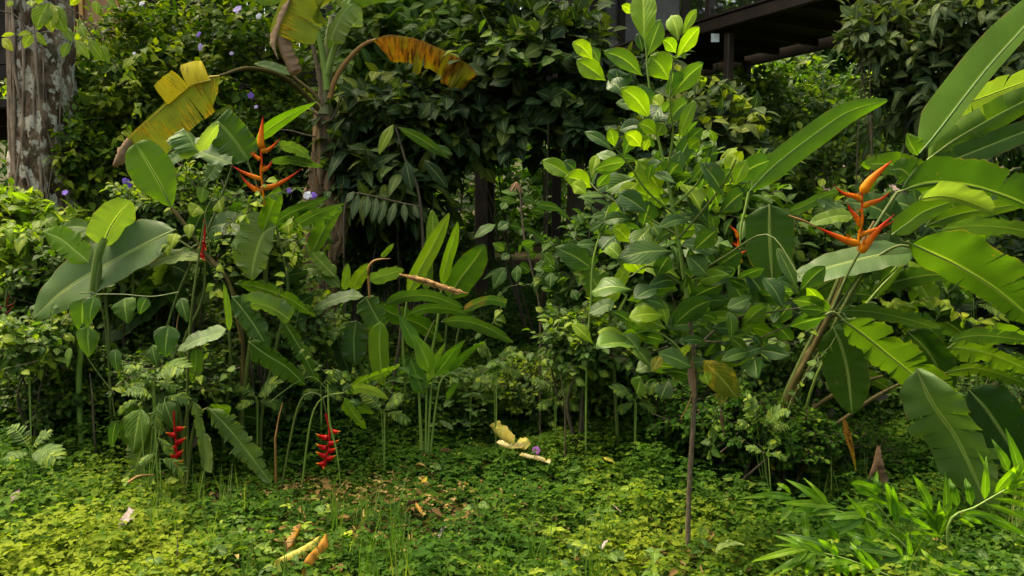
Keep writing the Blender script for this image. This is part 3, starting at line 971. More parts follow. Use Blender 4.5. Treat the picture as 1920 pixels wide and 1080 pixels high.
# ------------------------------------------------------------------ big tree, left edge
m_bk, nt, out = new_mat('lichened_bark')
tc = nt.nodes.new("ShaderNodeTexCoord")
mp = nt.nodes.new("ShaderNodeMapping"); mp.inputs['Scale'].default_value = (1, 1, .65); nt.links.new(tc.outputs['Object'], mp.inputs[0])
b1 = ramp(nt, tex_noise(nt, 9, mp.outputs[0], 8, .7), [(.36, (.03, .018, .011)), (.48, (.12, .074, .048)), (.62, (.28, .20, .14))])
lic = ramp(nt, tex_noise(nt, 13, mp.outputs[0], 3, .5), [(.50, (0, 0, 0)), (.53, (1, 1, 1))])
lic2 = ramp(nt, tex_noise(nt, 60, tc.outputs['Object'], 3, .6), [(.36, (0, 0, 0)), (.44, (1, 1, 1))])
bcol = mix_c(nt, math_n(nt, 'MULTIPLY', lic, lic2), b1, (.50, .45, .37))
ms = ramp(nt, tex_noise(nt, 4, tc.outputs['Object'], 5, .6), [(.52, (0, 0, 0)), (.66, (1, 1, 1))])
bcol = mix_c(nt, math_n(nt, 'MULTIPLY', ms, .45), bcol, (.05, .065, .02))
P_ = nt.nodes.new("ShaderNodeBsdfPrincipled"); P_.inputs['Roughness'].default_value = .9; P_.inputs['Specular IOR Level'].default_value = .2
nt.links.new(bcol, P_.inputs['Base Color'])
b_ = nt.nodes.new("ShaderNodeBump"); b_.inputs['Strength'].default_value = 1; b_.inputs['Distance'].default_value = .03
nt.links.new(tex_noise(nt, 22, mp.outputs[0], 8, .7), b_.inputs['Height']); nt.links.new(b_.outputs[0], P_.inputs['Normal'])
nt.links.new(P_.outputs[0], out.inputs[0])
M['root'] = solid_mat('pale_climbing_root', (.07, .045, .030), (.30, .22, .16), 18, .85, .6, (1, 1, .4))

c0, c1_ = at(66, 60, 5.6), at(58, 380, 5.6)
tr = empty('big_tree', (c1_.x, 5.75, gz(c1_.x, 5.75)), 'big old tree with dark bark, white lichen patches and climbing roots, left edge', 'tree')
nz_, na = 150, 72
V, UV = [], []
for a_ in range(nz_):
    z = -.1 + 5.2 * a_ / (nz_ - 1)
    cx = c1_.x + .02 * math.sin(z * 1.3) + (c0.x - c1_.x) * (z - 1.4) / 1.2 * .6
    r = .222 - .012 * z + .10 * math.exp(-z * 2.2)
    for b in range(na):
        th = 6.28318 * b / na
        dv = Vector((math.cos(th), math.sin(th), 0))
        k_ = 1 + .20 * noise.noise(Vector((dv.x * 1.6, dv.y * 1.6, z * 1.4))) + .14 * noise.noise(Vector((dv.x * 4, dv.y * 4, z * 3))) + .07 * noise.noise(Vector((dv.x * 9, dv.y * 9, z * 10)))
        V.append((cx + dv.x * r * k_, 5.75 + dv.y * r * k_, z)); UV.append((b / na, z))
i, j = np.meshgrid(np.arange(nz_ - 1), np.arange(na), indexing='ij'); j2 = (j + 1) % na
Fq = np.stack([i * na + j, i * na + j2, (i + 1) * na + j2, (i + 1) * na + j], -1).reshape(-1, 4)
mb = MB(); mb.add(np.array(V), Fq, np.array(UV)); mb.build('trunk', m_bk, tr)
R = np.random.RandomState(5)
mb = MB()
for k_ in range(58):
    th = math.radians(R.uniform(175, 248) if k_ < 50 else R.uniform(262, 330))
    pts = []
    zz = R.uniform(.0, .9); top = R.uniform(2.4, 5.0)
    for q in range(9):
        z = zz + (top - zz) * q / 8
        cx = c1_.x + .02 * math.sin(z * 1.3) + (c0.x - c1_.x) * (z - 1.4) / 1.2 * .6
        r = (.222 - .012 * z + .10 * math.exp(-z * 2.2)) * 1.04 + .012
        t2 = th + R.normal(0, .09)
        pts.append((cx + math.cos(t2) * r, 5.75 + math.sin(t2) * r, z))
    r0 = R.uniform(.003, .009)
    mb.tube(pts, [r0 * R.uniform(.7, 1.2) for _ in pts], 6, sub=50)
mb.build('climbing_root', M['root'], tr)
crown = MB()
foliage(crown, R, (c0.x - .2, 6.2, 6.2), (2.2, 1.6, 1.0), 260, 6, .16, .045, 'hex', shootlen=.4, shell=.3, rnd=(0, .8))
crown.build('crown', [M['shrub_leaf']], tr)
mb = MB()
for tgt in ((-4.9, 5.2, 6.0), (-2.4, 5.4, 6.3), (-3.6, 7.2, 6.4)):
    mb.tube([(c0.x - .02, 5.75, 4.5), ((c0.x + tgt[0]) / 2, (5.75 + tgt[1]) / 2, 5.5), tgt], [.16, .1, .04], 8, sub=14)
mb.build('limb', m_bk, tr)


def vine_leaf(mb, base, tip, hw, Y, kind='oval', tilt=20, rnd=.5, m=0, dY=-.03, seed=0, fold=14):
    f = mpp(Y) / max(math.cos(math.radians(tilt)), .5)
    b, t = at(base[0], base[1], Y), at(tip[0], tip[1], Y + dY)
    mid = b.lerp(t, .5) + Vector((0, -.02, .02)) * (b - t).length * 2
    blade(mb, [b, mid, t], hw * f, hw * f, tilt=tilt, prof=kind, fold=fold, curl=.12, wav=.35, rnd=rnd, m=m, nu=12, rib=0, seed=seed, mr=m)


# leaves in cloud materials need v 0..1: rescale the UV of such blades
def leaf01(mb, base, tip, hw, Y, kind='oval', tilt=20, rnd=.5, m=0, dY=-.03, seed=0, fold=14, bow=.5):
    n0 = len(mb.UV)
    f = mpp(Y) / max(math.cos(math.radians(tilt)), .5)
    b, t = at(base[0], base[1], Y), at(tip[0], tip[1], Y + dY)
    Ln = (b - t).length
    mid = b.lerp(t, .5) + Vector((0, -.06, .09)) * Ln * bow
    blade(mb, [b, mid, t], hw * f, hw * f, tilt=tilt, prof=kind, fold=fold, curl=.14, wav=.3, rnd=rnd, m=m, nu=14, rib=0, seed=seed)
    for q in range(n0, len(mb.UV)):
        mb.UV[q][:, 1] /= max(Ln, 1e-4)
    return mb


# yellow-green climber over the trunk
R = np.random.RandomState(8)
Yv = 4.9
vp = at(75, 60, Yv)
cl = empty('leafy_climber', vp, 'yellow green climber hanging its drooping leaves over the trunk top left', 'climber')
mb = MB()
for st_ in ([(30, -30), (60, -5), (100, -5), (130, 15), (160, 35), (200, 70)], [(0, 20), (30, 30), (60, 62), (90, 60), (120, 75)], [(150, 30), (180, 80), (200, 100), (222, 130)]):
    mb.tube(px_pts(st_, Yv), .004, 6, sub=20)
mb.build('stem', M['twig'], cl)
for (b, t, w, r_) in [((92, 4), (68, 55), 16, .35), ((95, 5), (96, 60), 15, .75), ((100, 8), (122, 62), 15, .25), ((85, 0), (62, -10), 14, .6), ((60, 62), (33, 66), 5, .7), ((61, 64), (45, 90), 9, .6), ((66, 62), (87, 85), 7, .55),
                      ((3, 72), (24, 95), 9, .95), ((28, 63), (3, 68), 4, .8), ((130, 78), (117, 108), 8, .3), ((140, 75), (168, 110), 9, .5), ((165, 75), (195, 115), 10, .4), ((180, 0), (182, 27), 8, .5),
                      ((130, 10), (155, -6), 7, .8), ((25, 2), (14, 12), 5, .6), ((120, 50), (135, 78), 9, .2), ((200, 0), (220, 14), 6, .3), ((58, 0), (60, 12), 8, .7), ((150, 45), (160, 70), 8, .35), ((190, 85), (205, 120), 9, .3)]:
    mb = MB(); leaf01(mb, b, t, w, Yv, 'oval', tilt=R.uniform(-10, 40), rnd=r_, seed=R.randint(999))
    mb.build('leaf', [M['lime_leaf']], cl)

# ------------------------------------------------------------------ back shrubs
shrub('flowering_shrub', 'wide bush of small glossy leaves beside the lichened trunk, upper left', 'shrub', 235, 190, 6.6, 130, 150, .7, 1000, 7, .095, .028, 'shrub_leaf', seed=12, rnd=(.2, 1), shootlen=.2, group=None, face=.25)
shrub('flowering_shrub', 'small leafed bush with lilac flowers left of the banana plant', 'shrub', 420, 130, 7.0, 150, 140, .7, 760, 7, .095, .028, 'shrub_leaf', seed=13, rnd=(.05, .9), shootlen=.2, face=.25)
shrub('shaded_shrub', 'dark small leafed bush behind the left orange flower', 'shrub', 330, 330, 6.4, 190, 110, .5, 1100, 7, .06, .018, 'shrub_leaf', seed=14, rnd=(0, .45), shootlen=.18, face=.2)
shrub('young_tree', 'slim tree with many mid green leaves right of the banana trunk top', 'tree', 760, 60, 7.2, 150, 110, .8, 520, 6, .16, .042, 'mid_leaf', seed=15, rnd=(.1, .95), shootlen=.3, limbs=5, face=.3)
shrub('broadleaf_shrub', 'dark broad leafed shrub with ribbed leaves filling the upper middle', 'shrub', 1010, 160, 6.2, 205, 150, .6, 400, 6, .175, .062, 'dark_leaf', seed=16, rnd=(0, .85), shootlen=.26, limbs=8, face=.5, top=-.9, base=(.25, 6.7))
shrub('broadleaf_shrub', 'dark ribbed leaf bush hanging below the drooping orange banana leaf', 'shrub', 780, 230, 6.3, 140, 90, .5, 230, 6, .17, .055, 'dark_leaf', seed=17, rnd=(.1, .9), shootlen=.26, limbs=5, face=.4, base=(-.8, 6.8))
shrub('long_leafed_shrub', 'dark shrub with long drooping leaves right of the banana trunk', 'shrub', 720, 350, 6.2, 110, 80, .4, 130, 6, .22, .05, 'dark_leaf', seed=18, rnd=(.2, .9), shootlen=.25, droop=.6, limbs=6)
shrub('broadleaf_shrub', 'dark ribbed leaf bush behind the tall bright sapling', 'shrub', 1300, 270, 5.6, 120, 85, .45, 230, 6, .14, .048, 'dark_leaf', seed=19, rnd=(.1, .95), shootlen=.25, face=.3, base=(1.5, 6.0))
shrub('greyish_tree', 'small tree with narrow greyish green leaves near the walkway, upper right', 'tree', 1805, 110, 6.2, 165, 165, .7, 560, 6, .17, .034, 'grey_leaf', seed=20, rnd=(0, .9), shootlen=.32, droop=.5, face=.3, base=(3.3, 6.6))
shrub('background_bush', 'mid green bush in front of the low brown hut roof', 'bush', 1500, 330, 8.0, 190, 70, .8, 500, 6, .11, .035, 'mid_leaf', seed=21, rnd=(.1, .9), shootlen=.24)
shrub('background_bush', 'deep green bush between the walkway post and the far wood', 'bush', 1480, 210, 11.0, 170, 90, 1.0, 800, 6, .13, .04, 'mid_leaf', seed=22, rnd=(.1, .9), shootlen=.3, base=(3.8, 11.2))
shrub('hanging_leaf_shrub', 'yellowish green shrub under the lichened tree at the left edge', 'shrub', 55, 455, 5.2, 120, 75, .35, 200, 5, .13, .035, 'lime_leaf', seed=23, rnd=(0, .6), shootlen=.2, droop=.5)
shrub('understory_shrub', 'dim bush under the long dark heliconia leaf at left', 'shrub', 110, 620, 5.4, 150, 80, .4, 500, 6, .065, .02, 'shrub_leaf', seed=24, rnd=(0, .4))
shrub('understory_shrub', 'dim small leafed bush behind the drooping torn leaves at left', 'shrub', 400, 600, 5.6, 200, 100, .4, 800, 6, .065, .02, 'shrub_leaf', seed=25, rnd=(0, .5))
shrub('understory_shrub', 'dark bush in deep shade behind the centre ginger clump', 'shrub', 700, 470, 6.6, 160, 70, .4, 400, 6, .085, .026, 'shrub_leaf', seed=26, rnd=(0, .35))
shrub('leafy_shrub', 'mid green shrub of oval leaves left of the bright sapling', 'shrub', 1120, 500, 4.9, 95, 95, .3, 130, 6, .095, .032, 'mid_leaf', seed=27, rnd=(0, .6), shootlen=.2)
shrub('leafy_shrub', 'broad leafed shrub behind the sapling and the small orange flower', 'shrub', 1340, 420, 4.7, 150, 130, .4, 260, 6, .12, .04, 'mid_leaf', seed=29, rnd=(.1, .8), shootlen=.22)
shrub('leafy_shrub', 'shaded shrub low down behind the thin sapling trunk', 'shrub', 1250, 640, 4.9, 150, 80, .35, 300, 6, .075, .026, 'mid_leaf', seed=30, rnd=(0, .7), shootlen=.18)
shrub('mossy_bush', 'fine leafed low bush under the right hand heliconia', 'bush', 1640, 830, 4.9, 150, 85, .4, 900, 6, .032, .013, 'ground_leaf', seed=32, rnd=(0, .5), shootlen=.12)
shrub('mossy_bush', 'low fine leafed bush at the foot of the heliconia stems', 'bush', 1430, 790, 4.5, 80, 80, .3, 420, 6, .045, .017, 'ground_leaf', seed=33, rnd=(0, .5), shootlen=.14)
shrub('background_bush', 'dark bush behind the right hand heliconia at the frame edge', 'bush', 1850, 560, 6.2, 170, 130, .6, 380, 6, .13, .045, 'dark_leaf', seed=34, rnd=(0, .8), shootlen=.24)
shrub('background_bush', 'shaded bush behind the orange flower on the right', 'bush', 1580, 480, 6.0, 150, 110, .5, 380, 6, .11, .038, 'mid_leaf', seed=35, rnd=(0, .8), shootlen=.24)
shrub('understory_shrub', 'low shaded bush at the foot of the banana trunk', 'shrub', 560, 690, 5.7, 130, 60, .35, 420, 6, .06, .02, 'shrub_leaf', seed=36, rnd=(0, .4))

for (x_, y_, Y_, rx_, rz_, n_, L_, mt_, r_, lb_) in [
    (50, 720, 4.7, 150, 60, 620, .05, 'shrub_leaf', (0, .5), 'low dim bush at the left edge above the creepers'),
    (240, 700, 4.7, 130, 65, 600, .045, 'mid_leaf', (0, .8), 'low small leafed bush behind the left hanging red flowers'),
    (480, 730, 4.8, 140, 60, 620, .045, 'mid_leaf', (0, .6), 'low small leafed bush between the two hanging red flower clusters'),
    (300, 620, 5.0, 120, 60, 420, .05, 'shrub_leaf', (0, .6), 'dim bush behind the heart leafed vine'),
    (1330, 760, 4.3, 110, 60, 500, .045, 'ground_leaf', (0, .5), 'small leafed bush right of the sapling trunk'),
    (1420, 690, 4.7, 120, 70, 420, .06, 'mid_leaf', (.1, .7), 'bush behind the large yellowing leaf'),
    (1600, 700, 5.2, 160, 60, 520, .06, 'mid_leaf', (0, .7), 'dim bush behind the leaning heliconia stems'),
    (1830, 800, 4.9, 120, 90, 600, .05, 'mid_leaf', (0, .6), 'dark bush behind the broad greyish heliconia leaf'),
    (1170, 560, 5.0, 110, 90, 260, .09, 'mid_leaf', (.1, .8), 'oval leafed bush behind the yellow green upright leaf'),
    (1500, 620, 5.0, 110, 80, 240, .09, 'mid_leaf', (0, .8), 'oval leafed bush between the sapling and the leaning stems'),
    (640, 270, 6.6, 90, 90, 260, .10, 'mid_leaf', (.1, .9), 'leafy bush just right of the banana trunk'),
    (520, 300, 6.6, 90, 110, 420, .07, 'shrub_leaf', (0, .6), 'small leafed bush just left of the banana trunk'),
    (170, 500, 5.0, 130, 60, 320, .06, 'shrub_leaf', (0, .5), 'dim bush behind the two big leaves at left')]:
    shrub('understory_shrub', lb_, 'shrub', x_, y_, Y_, rx_, rz_, .32, n_, 6, L_, L_ * .34, mt_, seed=int(x_ + y_), rnd=r_, shootlen=L_ * 2.6, limbs=5, face=.25)

for (x_, y_, Y_, rx_, rz_, n_, L_, mt_, r_, lb_) in [
    (120, 740, 4.5, 120, 50, 380, .045, 'shrub_leaf', (0, .6), 'dim weedy bush in front of the pale thick stem at left'),
    (330, 700, 4.3, 90, 50, 340, .045, 'mid_leaf', (.1, .9), 'weedy bush under the heart leafed vine'),
    (1100, 640, 4.5, 80, 60, 200, .07, 'mid_leaf', (.1, .8), 'oval leafed bush at the foot of the slender seedling'),
    (1390, 800, 4.1, 80, 50, 320, .04, 'ground_leaf', (0, .6), 'fine leafed bush just right of the sapling trunk'),
    (1480, 810, 4.05, 80, 55, 420, .04, 'ground_leaf', (0, .55), 'fine leafed bush hiding the foot of the leaning stems'),
    (1590, 850, 4.3, 90, 50, 420, .035, 'ground_leaf', (0, .5), 'fine leafed bush behind the hanging orange leaf'),
    (1700, 850, 4.5, 90, 45, 360, .035, 'ground_leaf', (0, .5), 'fine leafed bush left of the broad greyish leaf'),
    (40, 570, 5.0, 70, 60, 200, .07, 'mid_leaf', (.1, .8), 'leafy bush at the left edge under the yellowish shrub'),
    (470, 480, 4.6, 90, 70, 220, .06, 'mid_leaf', (.1, .9), 'leafy bush under the left orange flower'),
    (330, 390, 4.7, 110, 60, 320, .055, 'mid_leaf', (.1, .95), 'leafy bush behind the upright bright heliconia leaf')]:
    shrub('weedy_bush', lb_, 'bush', x_, y_, Y_, rx_, rz_, .25, n_, 6, L_, L_ * .36, mt_, seed=int(x_ * 2 + y_), rnd=r_, shootlen=L_ * 2.6, limbs=4, face=.25)

for (x_, y_, Y_, rx_, rz_, n_, L_, mt_, r_, lb_) in [
    (15, 400, 5.25, 45, 35, 80, .08, 'shrub_leaf', (.3, 1), 'leafy sprigs growing round the base of the lichened tree, left edge'),
    (155, 290, 5.8, 38, 100, 170, .085, 'shrub_leaf', (.2, .95), 'leafy bush hugging the right side of the lichened trunk'),
    (1650, 50, 6.0, 55, 45, 70, .13, 'grey_leaf', (.2, .95), 'loose branch of greyish leaves hanging over the walkway')]:
    shrub('climbing_bush', lb_, 'bush', x_, y_, Y_, rx_, rz_, .25, n_, 6, L_, L_ * .3, mt_, seed=int(x_ * 2 + y_), rnd=r_, shootlen=L_ * 2.2, limbs=4, face=.25)

for (x_, y_, Y_, rx_, rz_, n_, L_, mt_, r_, lb_) in [
    (70, 640, 4.3, 80, 45, 160, .065, 'mid_leaf', (.2, 1), 'bright leafy bush under the long dark leaf at the left edge'),
    (250, 520, 4.8, 80, 50, 150, .075, 'mid_leaf', (.2, .95), 'leafy bush just behind the heart shaped leaves'),
    (560, 610, 4.8, 70, 50, 130, .075, 'mid_leaf', (.1, .9), 'leafy bush left of the centre clump')]:
    shrub('weedy_bush', lb_, 'bush', x_, y_, Y_, rx_, rz_, .25, n_, 6, L_, L_ * .36, mt_, seed=int(x_ * 2 + y_), rnd=r_, shootlen=L_ * 2.4, limbs=4, face=.25)

for (x_, y_, Y_, rx_, rz_, n_, L_, mt_, r_, lb_) in [
    (600, 730, 4.95, 80, 50, 260, .05, 'mid_leaf', (.1, .9), 'leafy bush behind the fern like weed between the two heliconias'),
    (850, 745, 5.1, 90, 35, 260, .045, 'mid_leaf', (.1, .9), 'low leafy bush just right of the young ginger'),
    (1010, 730, 4.9, 80, 50, 260, .045, 'mid_leaf', (.2, 1), 'leafy bush rising behind the purple fallen flower'),
    (1170, 725, 4.8, 90, 50, 280, .05, 'mid_leaf', (.1, .9), 'leafy bush between the spindly shrub and the sapling trunk')]:
    shrub('weedy_bush', lb_, 'bush', x_, y_, Y_, rx_, rz_, .22, n_, 6, L_, L_ * .36, mt_, seed=int(x_ * 2 + y_), rnd=r_, shootlen=L_ * 2.4, limbs=4, face=.35)

# ------------------------------------------------------------------ flowers
M['bract'] = grad_mat('orange_bract', [(0, (.62, .22, .003)), (.45, (.60, .10, .003)), (.8, (.48, .018, .004)), (1, (.22, .02, .006))], .38, .25)
M['bud'] = grad_mat('orange_bud', [(0, (.66, .25, .003)), (.55, (.66, .14, .003)), (.9, (.55, .03, .004)), (1, (.25, .02, .006))], .38, .25)
M['red_bract'] = grad_mat('red_bract', [(0, (.30, .004, .005)), (.45, (.50, .007, .006)), (.68, (.52, .02, .006)), (.86, (.62, .22, .01)), (1, (.50, .42, .03))], .3, .15)
M['red_stalk'] = grad_mat('red_stalk', [(0, (.40, .01, .012)), (1, (.55, .012, .012))], .35, .1)
M['dark_red'] = grad_mat('dark_red_bract', [(0, (.14, .01, .008)), (1, (.22, .012, .01))], .5, .1)
M['petal_white'] = leaf_mat('white_petal', [(0, (.62, .60, .72)), (1, (.75, .75, .80))], tr=.3, trgain=(1, 1, 1), midrib=False, rough=.6)
M['petal_lilac'] = leaf_mat('lilac_petal', [(0, (.36, .27, .62)), (1, (.55, .45, .75))], tr=.3, trgain=(1, 1, 1), midrib=False, rough=.6)
M['petal_purple'] = leaf_mat('purple_petal', [(0, (.16, .08, .50)), (1, (.28, .15, .62))], tr=.3, trgain=(1, 1, 1), midrib=False, rough=.6)


def bract(name, parent, spec, Y, w, mat='bract', flat=.55, beak=False):
    """A boat-shaped bract: widest near its base, drawn out to a point."""
    P = np.array([tuple(p) for p in px_pts(spec, Y)])
    n = 16
    Q = resample(P, n)
    u = np.linspace(0, 1, n)
    r = w * .88 * mpp(Y) * np.maximum(np.minimum(1, (u / .12 + .35)) * (1 - u ** 1.25) ** .95, .05)
    mb = MB()
    V0 = len(mb.V)
    mb.tube(Q, r, 10, flat=flat, nrm=(0, 1, .01))
    # keel groove: pull the upper edge line in
    return mb.build(name, M[mat], parent)


def orange_flower(parent, Y, rach, bud, bracts, tufts=()):
    fl = MB(); pp = px_pts(rach, Y)
    fl.tube(pp, np.linspace(.006, .0045, len(pp)) * 1.0, 8, sub=18)
    f = fl.build('flower_stalk', M['bud'], parent)
    bract('bud', f, bud[0], Y, bud[1], 'bud', .7)
    for sp, w in bracts:
        bract('bract', f, sp, Y, w)
    for sp, w in bracts[::2]:
        (x0, y0), (x1, y1) = sp[0], sp[1]
        xm, ym = (x0 + x1) / 2, (y0 + y1) / 2
        tufts = tuple(tufts) + ((xm, ym - w * .5, 4),)
    for (x, y, n) in tufts:
        mb = MB()
        R = np.random.RandomState(int(x))
        for k_ in range(n):
            a = R.uniform(-.9, .9)
            mb.tube(px_pts([(x + k_ * 2 - n, y, 0), (x + k_ * 2 - n + 5 * a, y - R.uniform(5, 10), -.01)], Y - .01), [.0022, .0006], 4)
        mb.build('floret', M['bud'], f)
    return f


# ------------------------------------------------------------------ heliconia, left, with the orange flower
YL = 4.3
b0 = at(430, 800, YL)
hl = empty('heliconia', (b0.x, b0.y, gz(b0.x, b0.y)), 'big leafed heliconia with a tall orange flower, left of the banana trunk', 'heliconia', 'heliconias with orange flowers')
LP = lambda *a, **k: leaf_part(hl, *a, **k)
LP([(330, 430), (300, 444), (205, 494), (120, 545), (60, 599)], YL, 38, 44, 'blade_blue', tilt=38, curl=.12, rnd=.7, fold=12, wav=.25, petm='stem')
LP([(193, 462), (205, 430), (226, 398), (246, 377)], YL, 36, 32, 'blade_pale', tilt=25, rnd=.35, wav=.3, fold=8)
LP([(166, 492), (140, 470), (113, 448), (78, 433)], YL, 22, 26, 'blade_bright', tilt=10, rnd=.15, tears=[.35])
LP([(322, 390), (300, 345), (275, 302), (254, 268)], YL - .1, 40, 38, 'blade_bright', tilt=-12, rnd=.12, wav=.2, ribm='rib_dark', prof='round', fold=6, pet=[(322, 390), (355, 432), (395, 490), (430, 530), (452, 640)], petr=.011, petm='stem_brown')
LP([(466, 302), (445, 270), (425, 245), (405, 225)], YL, 36, 34, 'blade', tilt=-8, rnd=.5, wav=.6, prof='trunc', pet=[(464, 303), (478, 340), (490, 372), (500, 430), (500, 520)], petr=.006, ribm='rib_dark')
LP([(436, 308), (400, 295), (350, 276), (312, 262)], YL - .05, 13, 26, 'blade_blue', tilt=45, rnd=.9, wav=.9, prof='blade')
LP([(372, 286), (358, 262), (344, 240)], YL - .12, 26, 8, 'blade_blue', tilt=55, rnd=.95, wav=.8, curl=.5)
LP([(372, 286), (392, 256), (412, 230)], YL - .12, 10, 14, 'blade_pale', tilt=40, rnd=.9, wav=.4, curl=.5)
LP([(476, 270), (510, 238), (550, 213), (594, 191)], YL - .1, 13, 12, 'blade_bright', tilt=20, rnd=.05, wav=.15, prof='lance', ribm='rib_dark')
LP([(520, 272), (545, 276), (565, 284), (582, 298)], YL + .1, 12, 9, 'blade_blue', tilt=50, rnd=.8)
LP([(505, 305), (540, 300), (575, 306), (605, 313)], YL + .1, 9, 7, 'blade_blue', tilt=45, rnd=.6)
LP([(352, 282), (330, 294), (308, 308)], YL + .2, 11, 10, 'blade_blue', tilt=35, rnd=.9, prof='trunc')
LP([(410, 300), (400, 320), (386, 338)], YL + .2, 14, 14, 'blade_blue', tilt=30, rnd=.7)
LP([(382, 487), (345, 478), (300, 486), (256, 503)], YL, 14, 12, 'blade_pale', tilt=50, rnd=.75, wav=.7)
LP([(472, 432), (435, 420), (400, 425), (385, 440)], YL + .15, 22, 22, 'blade_blue', tilt=35, rnd=.2)
LP([(518, 424), (495, 440), (480, 480), (470, 525)], YL - .1, 24, 42, 'blade_pale', tilt=30, rnd=.35, tears=5, gap=.06, wav=.5)
LP([(494, 435), (505, 400), (516, 372), (523, 350)], YL - .1, 17, 17, 'blade_bright', tilt=5, rnd=.2)
LP([(508, 425), (540, 402), (580, 384), (620, 368)], YL + .1, 13, 13, 'blade_blue', tilt=40, rnd=.25, prof='lance')
LP([(545, 430), (580, 408), (612, 394), (648, 381)], YL, 10, 10, 'blade_blue', tilt=40, rnd=.5, prof='lance')
LP([(452, 575), (485, 570), (515, 580), (542, 598)], YL - .3, 17, 17, 'blade_blue', tilt=50, rnd=1.0, curl=.5, prof='trunc')
LP([(434, 555), (455, 580), (480, 615), (503, 655)], YL - .3, 24, 20, 'blade_blue', tilt=35, rnd=.5, tears=12, gap=.15, ragged=.2)
LP([(440, 532), (490, 540), (545, 562), (592, 594)], YL - .1, 16, 16, 'blade', tilt=45, rnd=.6, tears=16, gap=.2, ragged=.3)
LP([(530, 600), (555, 640), (577, 680), (595, 716)], YL - .2, 17, 17, 'blade', tilt=30, rnd=.5, tears=20, gap=.3, ragged=.4)
LP([(465, 640), (500, 665), (540, 690), (572, 722)], YL - .3, 19, 26, 'blade', tilt=35, rnd=.5, tears=9, gap=.15, ragged=.2)
LP([(425, 617), (400, 628), (365, 640), (333, 657)], YL - .4, 12, 14, 'blade_blue', tilt=50, rnd=.85)
LP([(366, 652), (368, 670), (365, 695), (358, 718)], YL - .4, 14, 10, 'blade_bright', tilt=20, rnd=.15)
LP([(430, 622), (428, 590), (424, 560), (420, 532)], YL - .4, 6, 6, 'blade', tilt=30, rnd=.9)
LP([(330, 520), (290, 560), (240, 600), (190, 640)], YL + .4, 24, 24, 'blade', tilt=50, rnd=.1)
LP([(60, 640), (95, 610), (130, 585), (158, 570)], YL + .5, 10, 16, 'blade_blue', tilt=40, rnd=.3)
LP([(470, 560), (500, 540), (540, 530), (570, 535)], YL + .3, 16, 16, 'blade', tilt=50, rnd=.2)
R = np.random.RandomState(52)
for k_ in range(26):            # more leaves of the same clump, half hidden behind the front ones
    bx_, by_ = R.uniform(150, 600), R.uniform(430, 620)
    a_ = R.uniform(-.3, 3.4); ln = R.uniform(70, 150)
    tx_, ty_ = bx_ + math.cos(a_) * ln, by_ - math.sin(a_) * ln * .7
    LP([(bx_, by_), ((bx_ + tx_) / 2 + R.uniform(-8, 8), (by_ + ty_) / 2 - 12), (tx_, ty_ + R.uniform(0, 25))], YL + R.uniform(.15, .5), R.uniform(11, 22), R.uniform(11, 22), ['blade', 'blade_blue', 'blade', 'blade_pale'][k_ % 4],
       tilt=R.uniform(0, 55), rnd=R.uniform(0, .7), tears=int(R.choice([0, 0, 4, 10])), gap=.12, ragged=.2, seed=500 + k_)
# rolled new leaf and upright stems
for pts, rr, mt in (([(172, 548), (180, 500), (187, 470), (197, 448)], [.014, .021, .023, .017], 'stem_green'), ([(182, 470), (186, 500), (182, 545)], [.012, .016, .013], 'stem_green')):
    mb = MB(); mb.tube(px_pts(pts, YL - .06), rr, 10, sub=14); mb.build('rolled_leaf', M['blade_pale'], hl)
for pts, r_, mt in (([(148, 720), (152, 660), (158, 600), (170, 545)], .016, 'stem_green'), ([(205, 700), (205, 640), (198, 560), (196, 470)], .008, 'stem'), ([(250, 580), (250, 480), (262, 440)], .006, 'stem'),
                    ([(452, 780), (455, 640), (430, 530), (380, 470)], .012, 'stem_brown'), ([(455, 780), (470, 640), (498, 520), (496, 380)], .012, 'stem'), ([(490, 790), (520, 640), (540, 540), (518, 425)], .009, 'stem'),
                    ([(420, 800), (432, 700), (430, 620)], .01, 'stem'), ([(330, 740), (345, 640), (380, 560), (385, 480)], .008, 'stem'), ([(300, 700), (330, 560), (395, 420), (440, 300)], .007, 'stem'),
                    ([(300, 430), (350, 460), (400, 500), (425, 540)], .006, 'stem')):
    p_ = px_pts(pts, YL + .03); q_ = p_[0]
    if pts[0][1] > 690: p_ = [Vector((q_.x, q_.y, gz(q_.x, q_.y) - .03))] + p_
    mb = MB(); mb.tube(p_, [r_ * 1.1] + [r_] * (len(p_) - 2) + [r_ * .7], 9, sub=24); mb.build('stem', M[mt], hl)
orange_flower(hl, YL - .15, [(496, 385), (492, 350), (489, 318), (491, 300), (488, 276)], ([(489, 276), (489, 258), (491, 240), (493, 217)], 8.5),
              [([(488, 283), (500, 282), (512, 274), (526, 259)], 5.5), ([(488, 300), (480, 294), (474, 290), (468, 285)], 5), ([(489, 320), (497, 317), (505, 311), (512, 299)], 5.5),
               ([(490, 336), (472, 330), (452, 321), (431, 308)], 5.5), ([(489, 362), (475, 353), (462, 342), (449, 325)], 6.5), ([(488, 352), (510, 350), (535, 338), (567, 316)], 6.5)],
              [(478, 290, 4)])

